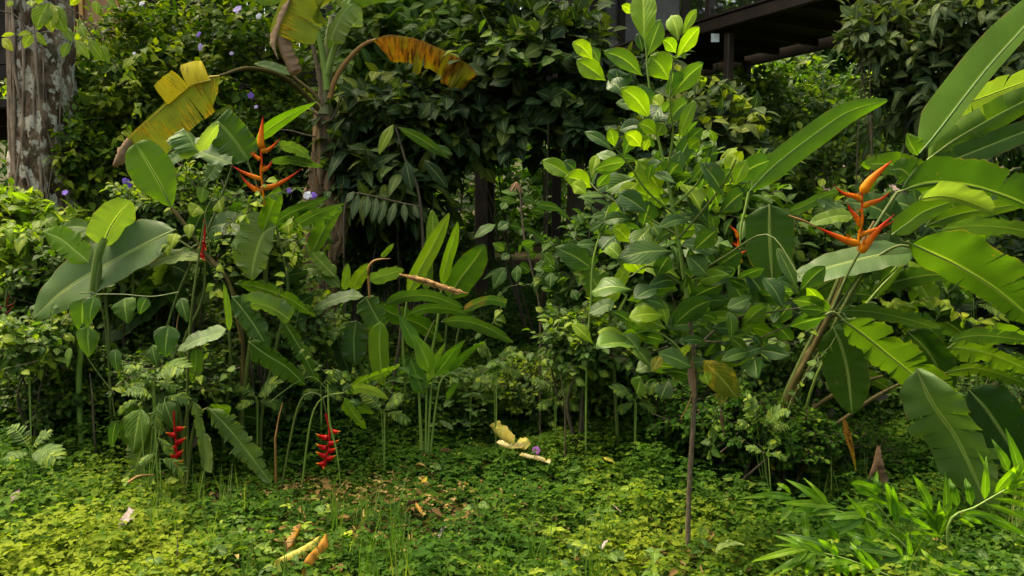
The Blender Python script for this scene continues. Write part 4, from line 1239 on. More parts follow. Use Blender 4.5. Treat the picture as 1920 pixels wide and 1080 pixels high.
# ------------------------------------------------------------------ hanging red heliconias and their torn leaves
YR = 3.95
b0 = at(340, 800, YR)
hr = empty('hanging_heliconia', (b0.x, b0.y, gz(b0.x, b0.y)), 'heliconia with torn drooping leaves and three hanging red flower clusters, lower left', 'heliconia')
LR = lambda *a, **k: leaf_part(hr, *a, **k)
LR([(391, 765), (430, 805), (470, 855), (508, 906)], YR, 26, 24, 'blade_pale', tilt=30, rnd=.2, tears=14, gap=.22, ragged=.45, ripple=.15)
LR([(362, 752), (372, 790), (378, 830), (382, 878)], YR, 15, 12, 'blade_pale', tilt=25, rnd=.25, tears=4, gap=.2, ragged=.5)
LR([(384, 812), (388, 840), (390, 865), (388, 884)], YR - .05, 10, 5, 'blade_pale', tilt=40, rnd=.6, prof='trunc')
LR([(292, 768), (278, 810), (262, 855), (246, 905)], YR, 30, 30, 'blade_pale', tilt=25, rnd=.15, tears=13, gap=.2, ragged=.35, ripple=.12)
LR([(388, 768), (400, 772), (420, 768), (432, 762)], YR + .05, 16, 12, 'blade', tilt=40, rnd=.7)
LR([(330, 740), (318, 752), (300, 760), (288, 772)], YR + .1, 18, 22, 'blade', tilt=30, rnd=.5)
LR([(268, 742), (258, 775), (245, 800), (236, 835)], YR + .25, 20, 20, 'blade', tilt=10, rnd=.6)
LR([(430, 790), (450, 780), (480, 785), (500, 800)], YR + .4, 18, 12, 'blade', tilt=40, rnd=.1, tears=5)
for pts, r_ in (([(340, 900), (345, 830), (350, 780), (362, 752)], .010), ([(345, 900), (360, 820), (375, 775), (391, 765)], .009), ([(330, 900), (320, 820), (305, 780), (292, 768)], .009),
                ([(350, 900), (340, 800), (330, 740), (322, 756)], .008), ([(520, 860), (560, 760), (600, 740), (612, 775)], .006), ([(350, 890), (352, 700), (362, 560), (383, 415)], .008)):
    p_ = px_pts(pts, YR + .06); q_ = p_[0]
    p_[0] = Vector((q_.x, q_.y, gz(q_.x, q_.y) - .03))
    mb = MB(); mb.tube(p_, [r_, r_, r_ * .8, r_ * .6], 8, sub=22); mb.build('stem', M['stem'], hr)


def red_cluster(parent, Y, axis, items, w=7.5):
    pp = px_pts(axis, Y)
    mb = MB(); mb.tube(pp, np.full(len(pp), .005), 8, sub=16); st = mb.build('flower_stalk', M['red_stalk'], parent)
    for (b, t) in items:
        dx, dy = t[0] - b[0], t[1] - b[1]
        bract('bract', st, [b, (b[0] + dx * .35, b[1] + dy * .35 + 2), (b[0] + dx * .7, b[1] + dy * .7 + 1.5, -.01), (*t, -.015)], Y, w, 'red_bract', .75)


c8 = lambda x, y: (180 + x / 2.842, 700 + y / 2.842)
red_cluster(hr, YR - .1, [c8(415, 200), c8(418, 300), c8(428, 400), c8(430, 500)],
            [(c8(425, 295), c8(480, 283)), (c8(430, 330), c8(368, 312)), (c8(422, 370), c8(486, 338)), (c8(425, 400), c8(380, 385)), (c8(428, 435), c8(468, 405)), (c8(430, 450), c8(390, 425)), (c8(428, 485), c8(468, 458)), (c8(432, 480), c8(405, 512)), (c8(425, 460), c8(440, 515))])
red_cluster(hr, YR - .1, [c8(1225, 215), c8(1243, 300), c8(1240, 400), c8(1215, 480)],
            [(c8(1245, 305), c8(1305, 308)), (c8(1238, 345), c8(1168, 320)), (c8(1235, 375), c8(1300, 352)), (c8(1232, 400), c8(1168, 373)), (c8(1235, 412), c8(1290, 395)), (c8(1232, 442), c8(1168, 416)), (c8(1225, 455), c8(1280, 435)), (c8(1222, 478), c8(1170, 478)), (c8(1215, 472), c8(1212, 512))])
red_cluster(hr, YR + .2, [(383, 412), (384, 440), (381, 462), (377, 480)], [((383, 452), (370, 466)), ((382, 458), (388, 470)), ((380, 476), (370, 484)), ((379, 476), (384, 490))], 5)
mb = MB(); mb.tube(px_pts([(615, 720), (618, 790), (632, 850), (640, 925)], YR - .12), [.004, .005, .004, .003], 6, sub=20); mb.build('dry_stalk', M['stem_green'], hr)
# small dark red cluster, far left
q_ = at(12, 690, 4.4)
hd = empty('dark_red_heliconia', (q_.x, q_.y, gz(q_.x, q_.y)), 'small heliconia with dark red bracts at the far left edge', 'heliconia')
mb = MB(); mb.tube([Vector((q_.x, q_.y, gz(q_.x, q_.y) - .02))] + px_pts([(8, 660), (6, 610), (14, 540)], 4.4), .006, 7, sub=16); mb.build('stem', M['stem'], hd)
for b, t in (((8, 575), (30, 565)), ((6, 580), (-14, 562)), ((8, 590), (26, 572)), ((7, 598), (-8, 605)), ((9, 575), (18, 548))):
    bract('bract', hd, [b, ((b[0] + t[0]) / 2, (b[1] + t[1]) / 2 + 3), t], 4.4, 2.6, 'dark_red')

# ------------------------------------------------------------------ heliconia, right
YG = 4.0
b0 = at(1500, 850, 4.5)
hg = empty('heliconia', (b0.x, b0.y, gz(b0.x, b0.y)), 'big leafed heliconia with a large orange flower and leaning stems, right side', 'heliconia', 'heliconias with orange flowers')
LG = lambda *a, **k: leaf_part(hg, *a, **k)
LG([(1724, 288), (1760, 245), (1847, 133), (1925, 45), (2000, -50)], YG - .3, 46, 16, 'blade_bright', tilt=-10, rnd=.02, wav=.1, ribm='rib_dark', fold=6, curl=.05)
LG([(1722, 292), (1716, 286), (1706, 268), (1700, 250)], YG - .32, 8, 22, 'blade_bright', tilt=0, rnd=.1, wav=.3, rib=0, prof='oval')
LG([(1738, 300), (1790, 262), (1860, 222), (1925, 188), (2010, 150)], YG, 36, 26, 'blade', tilt=12, rnd=.7, tears=7, gap=.08, wav=.5, ragged=.3, curl=.3)
LG([(1770, 250), (1790, 205), (1850, 180), (1930, 150), (2000, 120)], YG + .1, 28, 30, 'blade_pale', tilt=35, rnd=.5, tears=5, gap=.08)
LG([(1700, 345), (1760, 312), (1850, 275), (1940, 240), (2010, 220)], YG, 24, 22, 'blade', tilt=0, rnd=.35, wav=.3)
LG([(1683, 360), (1730, 345), (1778, 343), (1843, 354), (1925, 385), (2000, 430)], YG - .15, 50, 10, 'blade', tilt=8, rnd=.28, wav=.3, ripple=.08, curl=.2, tears=[.55], pet=[(1683, 360), (1650, 410), (1597, 498), (1560, 580)], petr=.009, petm='stem')
LG([(1715, 345), (1705, 330), (1690, 318), (1668, 318)], YG - .1, 26, 24, 'blade', tilt=10, rnd=.3, prof='oval', wav=.5)
LG([(1722, 374), (1760, 368), (1800, 374), (1862, 398)], YG - .2, 30, 7, 'blade_pale', tilt=50, rnd=.8, wav=.4)
LG([(1672, 440), (1700, 420), (1735, 396), (1792, 376)], YG, 24, 18, 'blade_bright', tilt=8, rnd=.25, wav=.2)
LG([(1733, 425), (1785, 405), (1850, 392), (1940, 378)], YG + .1, 16, 14, 'blade', tilt=15, rnd=.75)
LG([(1760, 432), (1820, 424), (1880, 426), (1960, 440)], YG, 17, 14, 'blade_blue', tilt=48, rnd=.7, wav=.8)
LG([(1700, 452), (1745, 474), (1793, 497), (1860, 538), (1925, 590), (1960, 625)], YG - .35, 64, 34, 'blade', tilt=32, rnd=.55, wav=.35, tears=[.42, .55, .6, .66, .7, .76, .82], gap=.06, fold=8, rib=.009)
LG([(1716, 470), (1650, 478), (1580, 494), (1480, 522)], YG - .05, 30, 24, 'blade_blue', tilt=45, rnd=.45, wav=.3, pet=[(1716, 465), (1680, 462), (1625, 500), (1560, 590)], petr=.008)
LG([(1650, 536), (1695, 524), (1740, 516), (1792, 514)], YG + .2, 20, 16, 'blade_blue', tilt=45, rnd=.15)
LG([(1575, 582), (1630, 584), (1700, 598), (1762, 617)], YG - .1, 16, 12, 'blade_blue', tilt=50, rnd=.75, wav=.7)
LG([(1577, 597), (1620, 628), (1665, 665), (1735, 722), (1813, 799)], YG - .35, 44, 30, 'blade', tilt=28, rnd=.75, wav=.3, tears=15, gap=.05, fold=12, ripple=.12, rib=.009, pet=[(1577, 597), (1560, 585), (1535, 600)], petr=.008)
LG([(1562, 612), (1578, 650), (1590, 700), (1598, 777)], YG - .1, 38, 42, 'blade', tilt=15, rnd=.35, wav=.2, fold=8)
LG([(1718, 690), (1748, 755), (1788, 812), (1820, 875), (1856, 960)], YG - .5, 52, 50, 'blade_blue', tilt=42, rnd=.85, wav=.4, fold=14, rib=.009, tears=[.3, .42, .55, .62, .8], gap=.04)
LG([(1815, 730), (1850, 770), (1890, 830), (1935, 900)], YG + .1, 55, 40, 'blade', tilt=-15, rnd=0, wav=.3)
LG([(1775, 652), (1820, 655), (1870, 668), (1945, 700)], YG - .1, 18, 26, 'blade', tilt=30, rnd=.8, tears=14, gap=.15, ragged=.3)
LG([(1780, 640), (1820, 630), (1860, 630), (1940, 640)], YG + .05, 14, 14, 'blade_blue', tilt=45, rnd=.5, tears=4)
LG([(1770, 700), (1820, 690), (1870, 700), (1945, 728)], YG, 12, 16, 'blade', tilt=30, rnd=.7, tears=12, gap=.2, ragged=.3)
LG([(1404, 360), (1450, 312), (1527, 252), (1590, 210), (1664, 187)], YG - .2, 22, 25, 'blade_bright', tilt=5, rnd=.0, wav=.12, fold=6, ribm='rib_dark', pet=[(1404, 360), (1398, 390), (1388, 440), (1385, 560)], petr=.007, petm='stem_green')
LG([(1443, 382), (1443, 430), (1445, 480), (1448, 526)], YG + .1, 44, 44, 'blade', tilt=-5, rnd=.15, wav=.15, fold=6)
LG([(1475, 400), (1510, 385), (1540, 370), (1575, 358)], YG + .2, 10, 10, 'blade_blue', tilt=30, rnd=.5)
LG([(1600, 405), (1570, 405), (1540, 412), (1516, 422)], YG + .1, 13, 13, 'blade', tilt=35, rnd=.8)
LG([(1588, 395), (1562, 388), (1548, 378), (1530, 372)], YG + .2, 14, 10, 'blade_blue', tilt=40, rnd=.8)
LG([(1640, 560), (1668, 530), (1690, 500), (1700, 490)], YG + .1, 4, 4, 'blade_bright', tilt=30, rnd=.4)
LG([(1700, 620), (1740, 660), (1760, 700), (1765, 760)], YG + .3, 34, 30, 'blade', tilt=20, rnd=.2)
R = np.random.RandomState(53)
for k_ in range(34):
    bx_, by_ = (R.uniform(1480, 1800), R.uniform(480, 700)) if k_ < 16 else (R.uniform(1690, 1850), R.uniform(330, 680))
    a_ = R.uniform(-.5, 2.6); ln = R.uniform(90, 190)
    tx_, ty_ = bx_ + math.cos(a_) * ln, by_ - math.sin(a_) * ln * .6
    LG([(bx_, by_), ((bx_ + tx_) / 2 + R.uniform(-8, 8), (by_ + ty_) / 2 - 14), (tx_, ty_ + R.uniform(0, 30))], YG + R.uniform(.15, .6), R.uniform(14, 28), R.uniform(14, 28), ['blade', 'blade_blue', 'blade_bright'][k_ % 3 if k_ > 15 else k_ % 2],
       tilt=R.uniform(0, 55), rnd=R.uniform(0, .6), tears=int(R.choice([0, 3, 10])), gap=.1, ragged=.2, seed=600 + k_)
# leaning stems
for pts, r_, mt, dy in (([(1478, 745), (1520, 660), (1560, 580), (1592, 500), (1640, 415)], .015, 'stem_brown', 0), ([(1495, 740), (1545, 650), (1590, 560), (1640, 480), (1683, 465)], .012, 'stem', .12), ([(1500, 700), (1530, 640), (1560, 590), (1577, 597)], .012, 'stem_brown', .05),
                        ([(1520, 735), (1560, 650), (1600, 600), (1650, 540), (1700, 490)], .008, 'stem_green', .15), ([(1466, 760), (1500, 680), (1540, 600), (1575, 520), (1600, 470)], .014, 'stem', .1),
                        ([(1490, 800), (1540, 755), (1600, 722), (1655, 705)], .012, 'stem_brown', .1), ([(1525, 842), (1555, 805), (1590, 780), (1640, 745), (1690, 718)], .011, 'stem_brown', 0)):
    p_ = px_pts(pts, YG + dy)
    q_ = p_[0]; g_ = Vector((q_.x - .08, q_.y + .1, gz(q_.x, q_.y) - .03))
    mb = MB(); mb.tube([g_] + p_, [r_ * 1.15] + [r_] * (len(p_) - 1) + [r_ * .6], 9, sub=28); mb.build('stem', M[mt], hg)
c1 = lambda x, y: (1500 + x / 3.086, 150 + y / 3.086)
orange_flower(hg, YG - .35, [(1612, 470), c1(340, 900), c1(362, 820), c1(358, 740), c1(360, 650)], ([c1(358, 655), c1(400, 590), c1(460, 530), c1(536, 464)], 12),
              [([c1(362, 695), c1(310, 672), c1(250, 655), c1(190, 606)], 6.5), ([c1(362, 735), c1(400, 715), c1(470, 690), c1(528, 642)], 7), ([c1(355, 850), c1(330, 800), c1(295, 755), c1(272, 708)], 8),
               ([c1(345, 950), c1(270, 930), c1(190, 895), c1(78, 843)], 8.5), ([c1(348, 1000), c1(400, 930), c1(470, 850), c1(550, 775)], 11), ([c1(350, 900), c1(400, 880), c1(480, 850), c1(560, 810)], 6),
               ([c1(340, 905), c1(365, 890), c1(390, 880), c1(410, 868)], 7)],
              [(1613, 398, 5), (1592, 447, 5)])
mb = MB(); mb.tube(px_pts([c1(80, 843), c1(20, 815), (1478, 404)], YG - .35), [.003, .006, .004], 6, sub=8); mb.build('dry_tip', M['rib_brown'], hg)
orange_flower(hg, YG - .35, [(1390, 492), (1386, 470), (1384, 445)], ([(1384, 447), (1380, 435), (1367, 422)], 4.5),
              [([(1386, 480), (1376, 482), (1362, 484)], 3.5), ([(1386, 478), (1392, 474), (1400, 470)], 4.5), ([(1385, 465), (1380, 460), (1372, 455)], 4)], [])
# orange dry leaf hanging, and a shrivelled brown one
leaf_part(hg, [(1581, 783), (1588, 815), (1597, 850), (1604, 884)], YG - .3, 6, 6, 'banana_orange', 'rib_brown', tilt=20, rnd=1, curl=.8, prof='lance', label='narrow orange dying leaf hanging down')
leaf_part(hg, [(1645, 835), (1641, 860), (1634, 880), (1626, 900)], YG - .2, 5, 7, 'dry', 'rib_brown', tilt=50, rnd=.2, curl=.9, wav=1.0, prof='lance', label='shrivelled brown leaf hanging down')
leaf_part(hg, [(1642, 860), (1650, 890), (1656, 915), (1660, 940)], YG - .15, 7, 5, 'dry', 'rib_brown', tilt=35, rnd=.2, curl=1.2, wav=1.6, label='shrivelled brown leaf hanging down')

# ------------------------------------------------------------------ banana plant
YB = 6.0
m_ps, nt, out = new_mat('banana_trunk')
tc = nt.nodes.new("ShaderNodeTexCoord")
mp = nt.nodes.new("ShaderNodeMapping"); mp.inputs['Scale'].default_value = (5, 5, .7); nt.links.new(tc.outputs['Object'], mp.inputs[0])
zc = nt.nodes.new("ShaderNodeSeparateXYZ"); nt.links.new(tc.outputs['Object'], zc.inputs[0])
ba = ramp(nt, tex_noise(nt, 5, mp.outputs[0], 7, .7), [(.38, (.03, .018, .010)), (.48, (.13, .07, .03)), (.58, (.28, .17, .06)), (.75, (.36, .22, .05))])
bb = ramp(nt, tex_noise(nt, 5, mp.outputs[0], 5, .6), [(.35, (.09, .11, .03)), (.65, (.24, .25, .10))])
hk = ramp(nt, math_n(nt, 'MULTIPLY_ADD', tex_noise(nt, 3, tc.outputs['Object'], 3), .5, math_n(nt, 'MULTIPLY', zc.outputs[2], .4)), [(1.05 / 1.0 if False else .98, (0, 0, 0)), (1.0, (1, 1, 1))])
P_ = nt.nodes.new("ShaderNodeBsdfPrincipled"); P_.inputs['Roughness'].default_value = .75
nt.links.new(ba, P_.inputs['Base Color'])
b_ = nt.nodes.new("ShaderNodeBump"); b_.inputs['Strength'].default_value = .9; b_.inputs['Distance'].default_value = .02
nt.links.new(tex_noise(nt, 9, mp.outputs[0], 6, .7), b_.inputs['Height']); nt.links.new(b_.outputs[0], P_.inputs['Normal'])
nt.links.new(P_.outputs[0], out.inputs[0])
m_pu = solid_mat('banana_upper_stalk', (.10, .11, .035), (.24, .24, .10), 5, .55, .3, (4, 4, .5))

bt = at(606, 480, YB)
bn = empty('banana_plant', (bt.x, bt.y, gz(bt.x, bt.y)), 'banana plant with ragged brown trunk and dying yellow leaves', 'banana plant')
LB = lambda *a, **k: leaf_part(bn, *a, **k)
mb = MB()
pts = [Vector((bt.x, bt.y, gz(bt.x, bt.y) - .1))] + px_pts([(604, 620), (604, 480), (606, 380), (606, 300), (608, 230), (610, 190)], YB)
mb.tube(pts, [.15, .125, .108, .095, .08, .072, .06], 24, sub=60)
V = mb.V[0]
for q in range(len(V)):
    v = Vector(V[q]); th = math.atan2(v.y - bt.y, v.x - bt.x)
    k_ = .022 * noise.noise(Vector((math.cos(th) * 3, math.sin(th) * 3, v.z * .9))) + .008 * noise.noise(Vector((math.cos(th) * 12, math.sin(th) * 12, v.z * 2)))
    V[q] = V[q] + np.array([math.cos(th) * k_, math.sin(th) * k_, 0])
mb.build('trunk', m_ps, bn)
mb = MB(); mb.tube(px_pts([(609, 215), (610, 180), (612, 120), (618, 70), (622, 30)], YB - .02), [.062, .055, .045, .032, .02], 14, sub=20); mb.build('stalk', m_pu, bn)
for pts, r_, mt in (([(612, 140), (625, 95), (642, 50), (655, 10), (665, -30)], .026, 'stem_green'), ([(614, 170), (606, 110), (598, 70), (590, 40), (583, -5)], .026, 'stem_green'), ([(606, 200), (600, 150), (590, 100), (580, 62)], .022, 'twig_grey'),
                    ([(618, 185), (628, 150), (650, 115), (680, 85), (705, 74)], .022, 'rib_brown'), ([(604, 195), (585, 172), (560, 152), (545, 138)], .017, 'stem_brown'), ([(612, 240), (630, 210), (642, 180)], .010, 'twig'),
                    ([(602, 222), (585, 210), (565, 212)], .008, 'twig'), ([(602, 258), (570, 252), (545, 245), (520, 243)], .008, 'twig'), ([(618, 220), (632, 240), (637, 290), (636, 350)], .008, 'twig')):
    mb = MB(); n_ = len(pts); mb.tube(px_pts(pts, YB - .06), np.linspace(r_, r_ * .55, n_), 9, sub=18); mb.build('leaf_stalk', M[mt], bn)
# big hanging leaf at the top, its margin brown and torn
LB([(640, -10), (615, -30), (580, -32), (548, -8), (528, 30), (517, 66)], YB - .6, 70, 12, 'banana_yellow', 'rib_yellow', tilt=12, rnd=.40, wav=.15, curl=.1, fold=4, prof='trunc', tears=[.72], gap=.05, tearside=1)
LB([(545, -5), (532, 25), (520, 55), (514, 85), (520, 110)], YB - .62, 2, 14, 'dry', 'rib_brown', tilt=30, rnd=.7, curl=.8, wav=1.5)
LB([(517, 62), (528, 95), (538, 118), (548, 138)], YB - .6, 12, 10, 'dry', 'rib_brown', tilt=30, rnd=.45, curl=1.4, wav=1.8, prof='trunc')
LB([(660, 8), (640, 30), (625, 60), (620, 78)], YB - .2, 26, 8, 'blade_pale', tilt=20, rnd=.3, prof='trunc')
LB([(655, -5), (662, 20), (664, 50)], YB, 16, 20, 'blade_pale', tilt=-20, rnd=.8, prof='trunc')
LB([(626, 40), (622, 60), (619, 78), (617, 92)], YB - .1, 8, 8, 'blade', tilt=5, rnd=.9)
LB([(655, 0), (690, -14), (720, -20), (760, -30)], YB, 12, 22, 'blade', tilt=0, rnd=.95)
LB([(545, 140), (525, 132), (500, 124), (476, 120)], YB - .3, 4, 10, 'blade_blue', tilt=30, rnd=.9)
LB([(470, -12), (500, 2), (525, -6), (550, -20)], YB - .3, 14, 8, 'blade_blue', tilt=30, rnd=.9)
# arching orange leaf to the right
LB([(698, 76), (730, 68), (780, 76), (830, 96), (870, 118), (893, 140)], YB - .35, 3, 60, 'banana_orange', 'rib_brown', tilt=8, rnd=.6, wav=.5, curl=.2, fold=2, tears=9, gap=.07, ragged=.3, prof='trunc', ripple=.06)
# yellow leaf hanging over the shrub, left of the trunk
LB([(412, 142), (375, 148), (340, 172), (290, 216), (240, 262)], YB - 1.1, 60, 4, 'banana_yellow', 'rib_yellow', tilt=15, rnd=.48, wav=.12, curl=.1, fold=4, prof='trunc', tears=[.35, .62], gap=.04)
LB([(395, 150), (360, 158), (335, 176), (312, 196)], YB - 1.12, 2, 46, 'banana_yellow', 'rib_yellow', tilt=15, rnd=1.0, wav=.3, curl=.3, fold=4, tears=[.45], gap=.25, ragged=.3, prof='trunc')
LB([(246, 258), (232, 275), (222, 292), (210, 312)], YB - 1.1, 10, 12, 'dry', 'rib_brown', tilt=30, rnd=.6, curl=1.2, wav=1.8)
mb = MB(); mb.tube([at(412, 142, YB - 1.1), at(470, 128, YB - .7), at(540, 150, YB - .3), at(598, 205, YB - .05)], [.008, .013, .018, .022], 8, sub=24); mb.build('leaf_stalk', M['stem_brown'], bn)
# dead leaf sheaths wrapped round the trunk
R = np.random.RandomState(4)
for (b, t, w, r_) in [((640, 345), (632, 480), 10, .5), ((634, 360), (622, 470), 9, .35), ((622, 400), (640, 455), 8, .6), ((590, 300), (582, 420), 8, .3), ((586, 380), (575, 470), 10, .55), ((598, 420), (590, 500), 10, .45), ((620, 430), (612, 500), 9, .5),
                      ((600, 290), (600, 350), 8, .7), ((615, 310), (622, 420), 9, .2), ((580, 440), (566, 500), 8, .4), ((594, 330), (588, 440), 12, .15), ((612, 350), (608, 470), 12, .3), ((640, 450), (628, 490), 8, .6), ((575, 350), (572, 400), 6, .7)]:
    LB([b, ((b[0] + t[0]) / 2 + R.uniform(-5, 5), (b[1] + t[1]) / 2), t], YB - .17, w * 1.5, w * 1.2, 'dry', 'rib_brown', tilt=R.uniform(-30, 40), rnd=r_, curl=1.3, wav=1.6, prof='oval', name='dead_sheath', tears=3, gap=.2, ragged=.3)

# ------------------------------------------------------------------ centre clump
YC = 4.9
b0 = at(740, 720, YC)
gc = empty('ginger_clump', (b0.x, b0.y, gz(b0.x, b0.y)), 'clump of long spreading leaves with two bright upright ones and a dried flower stalk, centre', 'ginger plant')
LC = lambda *a, **k: leaf_part(gc, *a, **k)
LC([(764, 553), (785, 510), (812, 460), (842, 400)], YC - .2, 15, 15, 'blade_bright', tilt=5, rnd=.65, prof='blade', wav=.1)
LC([(829, 535), (838, 490), (850, 450), (858, 416)], YC - .15, 10, 11, 'blade_bright', tilt=25, rnd=.45, wav=.1)
LC([(812, 480), (812, 445), (812, 420), (810, 394)], YC, 13, 13, 'blade', tilt=0, rnd=.9)
LC([(800, 545), (800, 500), (802, 470), (806, 440)], YC + .1, 12, 12, 'blade', tilt=20, rnd=.6)
LC([(842, 560), (862, 525), (885, 495), (909, 459)], YC, 27, 27, 'blade', tilt=25, rnd=.4, wav=.25)
LC([(686, 556), (698, 580), (712, 604), (722, 612)], YC - .4, 22, 24, 'blade_blue', tilt=50, rnd=.7, prof='trunc')
LC([(714, 602), (712, 640), (714, 680), (717, 722)], YC - .48, 17, 21, 'blade_bright', tilt=15, rnd=.45, wav=.2)
LC([(720, 572), (760, 556), (810, 556), (868, 577)], YC - .4, 13, 10, 'blade_blue', tilt=45, rnd=.35)
LC([(765, 590), (800, 578), (845, 580), (888, 593)], YC - .3, 10, 9, 'blade_blue', tilt=45, rnd=.2)
LC([(868, 582), (895, 568), (920, 562), (950, 568)], YC - .3, 9, 9, 'blade_spoilt', tilt=25, rnd=.6, prof='trunc')
LC([(827, 603), (870, 602), (915, 615), (962, 642)], YC - .35, 11, 13, 'blade_blue', tilt=45, rnd=.5)
LC([(682, 556), (650, 556), (620, 566), (585, 582)], YC - .3, 10, 11, 'blade_blue', tilt=50, rnd=.6)
LC([(668, 600), (664, 630), (664, 660), (666, 686)], YC - .2, 25, 24, 'blade_blue', tilt=10, rnd=.3)
LC([(632, 625), (640, 660), (650, 685), (656, 705)], YC - .1, 12, 16, 'blade', tilt=5, rnd=.1)
LC([(693, 528), (712, 520), (735, 512), (757, 506)], YC - .35, 15, 12, 'blade_blue', tilt=45, rnd=.8)
LC([(645, 545), (648, 530), (650, 510), (652, 494)], YC - .2, 8, 8, 'blade_bright', tilt=5, rnd=.6)
LC([(660, 545), (670, 525), (682, 508), (692, 494)], YC, 13, 12, 'blade', tilt=25, rnd=.9)
LC([(630, 520), (610, 500), (590, 478), (574, 456)], YC, 13, 14, 'blade', tilt=30, rnd=.85)
LC([(638, 540), (610, 512), (580, 503), (556, 508)], YC, 13, 11, 'blade', tilt=30, rnd=.7)
LC([(714, 482), (722, 475), (730, 466), (738, 457)], YC, 5, 5, 'blade', tilt=20, rnd=.9)
LC([(700, 570), (740, 590), (790, 610), (830, 640)], YC + .2, 20, 16, 'blade', tilt=45, rnd=.1)
for pts, r_, mt in (([(760, 720), (755, 640), (764, 553)], .009, 'stem_green'), ([(800, 720), (818, 620), (829, 535)], .009, 'stem_green'), ([(830, 720), (835, 640), (842, 560)], .008, 'stem'), ([(700, 740), (690, 640), (688, 556)], .011, 'stem'),
                    ([(680, 740), (672, 660), (668, 600)], .009, 'stem'), ([(735, 740), (742, 690), (752, 610), (745, 560)], .009, 'twig'), ([(640, 740), (645, 640), (640, 540)], .01, 'stem'), ([(780, 740), (790, 660), (815, 600)], .008, 'stem'),
                    ([(850, 720), (856, 640), (870, 582)], .007, 'stem')):
    p_ = px_pts(pts, YC); q_ = p_[0]
    mb = MB(); mb.tube([Vector((q_.x, q_.y, gz(q_.x, q_.y) - .03))] + p_, [r_] * (len(p_)) + [r_ * .6], 8, sub=20); mb.build('stem', M[mt], gc)
m_dr = solid_mat('dried_flower_stalk', (.12, .05, .015), (.55, .30, .10), 30, .6, .8, dist=.006)
mb = MB(); mb.tube(px_pts([(749, 515), (775, 521), (800, 527), (830, 538), (860, 547), (878, 550)], YC - .5), [.006, .012, .014, .013, .008, .002], 8, sub=26); 
for k_ in range(14):
    t_ = k_ / 14; x0 = 765 + 95 * t_; y0 = 518 + 30 * t_
    mb.tube(px_pts([(x0, y0 + (-3 if k_ % 2 else 3)), (x0 + 9, y0 + 3 + (-4 if k_ % 2 else 4)), (x0 + 20, y0 + 6)], YC - .5), [.003, .008, .002], 6, sub=6)
mb.build('dried_flower', m_dr, gc)
mb = MB(); mb.tube(px_pts([(693, 560), (691, 525), (691, 503), (700, 490), (714, 486), (732, 485)], YC - .45), [.012, .013, .015, .014, .010, .002], 8, flat=.5, sub=26); mb.build('withered_bract', M['rib_brown'], gc)

# small bright plant
YD = 4.5
b0 = at(797, 772, YD)
sp_ = empty('young_ginger', (b0.x, b0.y, gz(b0.x, b0.y)), 'young bright green plant fanning broad pointed leaves low in the centre', 'ginger plant')
for i_, (pts, w, mt, r_, tl) in enumerate([([(806, 700), (798, 672), (785, 645), (771, 624)], 17, 'lance', .75, 5), ([(779, 656), (770, 630), (758, 608), (747, 588)], 14, 'lance', .3, 20), ([(801, 718), (812, 690), (822, 665), (835, 643)], 8, 'lance', 1.0, 5),
                                           ([(815, 706), (832, 684), (850, 660), (872, 638)], 15, 'lance', .4, 25), ([(841, 700), (862, 675), (885, 655), (912, 638)], 8, 'lance', .5, 30), ([(795, 712), (780, 702), (762, 694), (746, 688)], 8, 'lance', .4, 30),
                                           ([(838, 750), (842, 738), (852, 725), (864, 717)], 7, 'lance', .3, 30), ([(794, 740), (785, 715), (776, 690), (770, 672)], 16, 'lance', .1, 5)]):
    mb = MB(); f = mpp(YD)
    blade(mb, px_pts(pts, YD), w * f * 1.1, w * f * 1.1, tilt=tl, prof='lance', fold=16, curl=.1, wav=.3, rnd=r_, nu=20, rib=.002, seed=i_)
    for q in range(len(mb.UV) - 1): mb.UV[q][:, 1] *= 1
    mb.build('leaf', [M[mt], M['stem_green']], sp_)
for pts in ([(797, 772), (800, 740), (803, 700)], [(793, 772), (785, 730), (779, 656)], [(800, 772), (808, 735), (815, 706)], [(803, 772), (822, 730), (841, 700)], [(790, 772), (786, 740), (790, 712)]):
    mb = MB(); p_ = px_pts(pts, YD + .02); p_[0].z = gz(p_[0].x, p_[0].y) - .02
    mb.tube(p_, [.008, .006, .004], 7, sub=14); mb.build('stem', M['stem_green'], sp_)

# ------------------------------------------------------------------ sapling
YS = 3.4
tb = ground_hit(1291, 1052)
YS = tb.y
sg = empty('sapling', (tb.x, tb.y, gz(tb.x, tb.y)), 'tall slender sapling with bright new leaves at its top, thin brown trunk right of centre', 'sapling')
mb = MB()
mb.tube([Vector((tb.x, tb.y, gz(tb.x, tb.y) - .04))] + px_pts([(1290, 990), (1294, 880), (1302, 740), (1300, 655), (1288, 560)], YS), [.0125, .011, .0105, .010, .0095, .0085], 10, sub=60)
V = mb.V[0]
for q in range(len(V)):
    V[q] += np.array([noise.noise(Vector(V[q]) * 18), noise.noise(Vector(V[q]) * 18 + Vector((5, 5, 5))), 0]) * .0022
mb.build('trunk', M['twig_grey'], sg)
mb = MB(); mb.tube(px_pts([(1288, 558), (1272, 450), (1250, 330), (1230, 240), (1216, 150), (1212, 100), (1206, 60)], YS), [.0085, .0075, .0062, .005, .004, .0035, .002], 8, sub=34); mb.build('leader', M['stem_green'], sg)
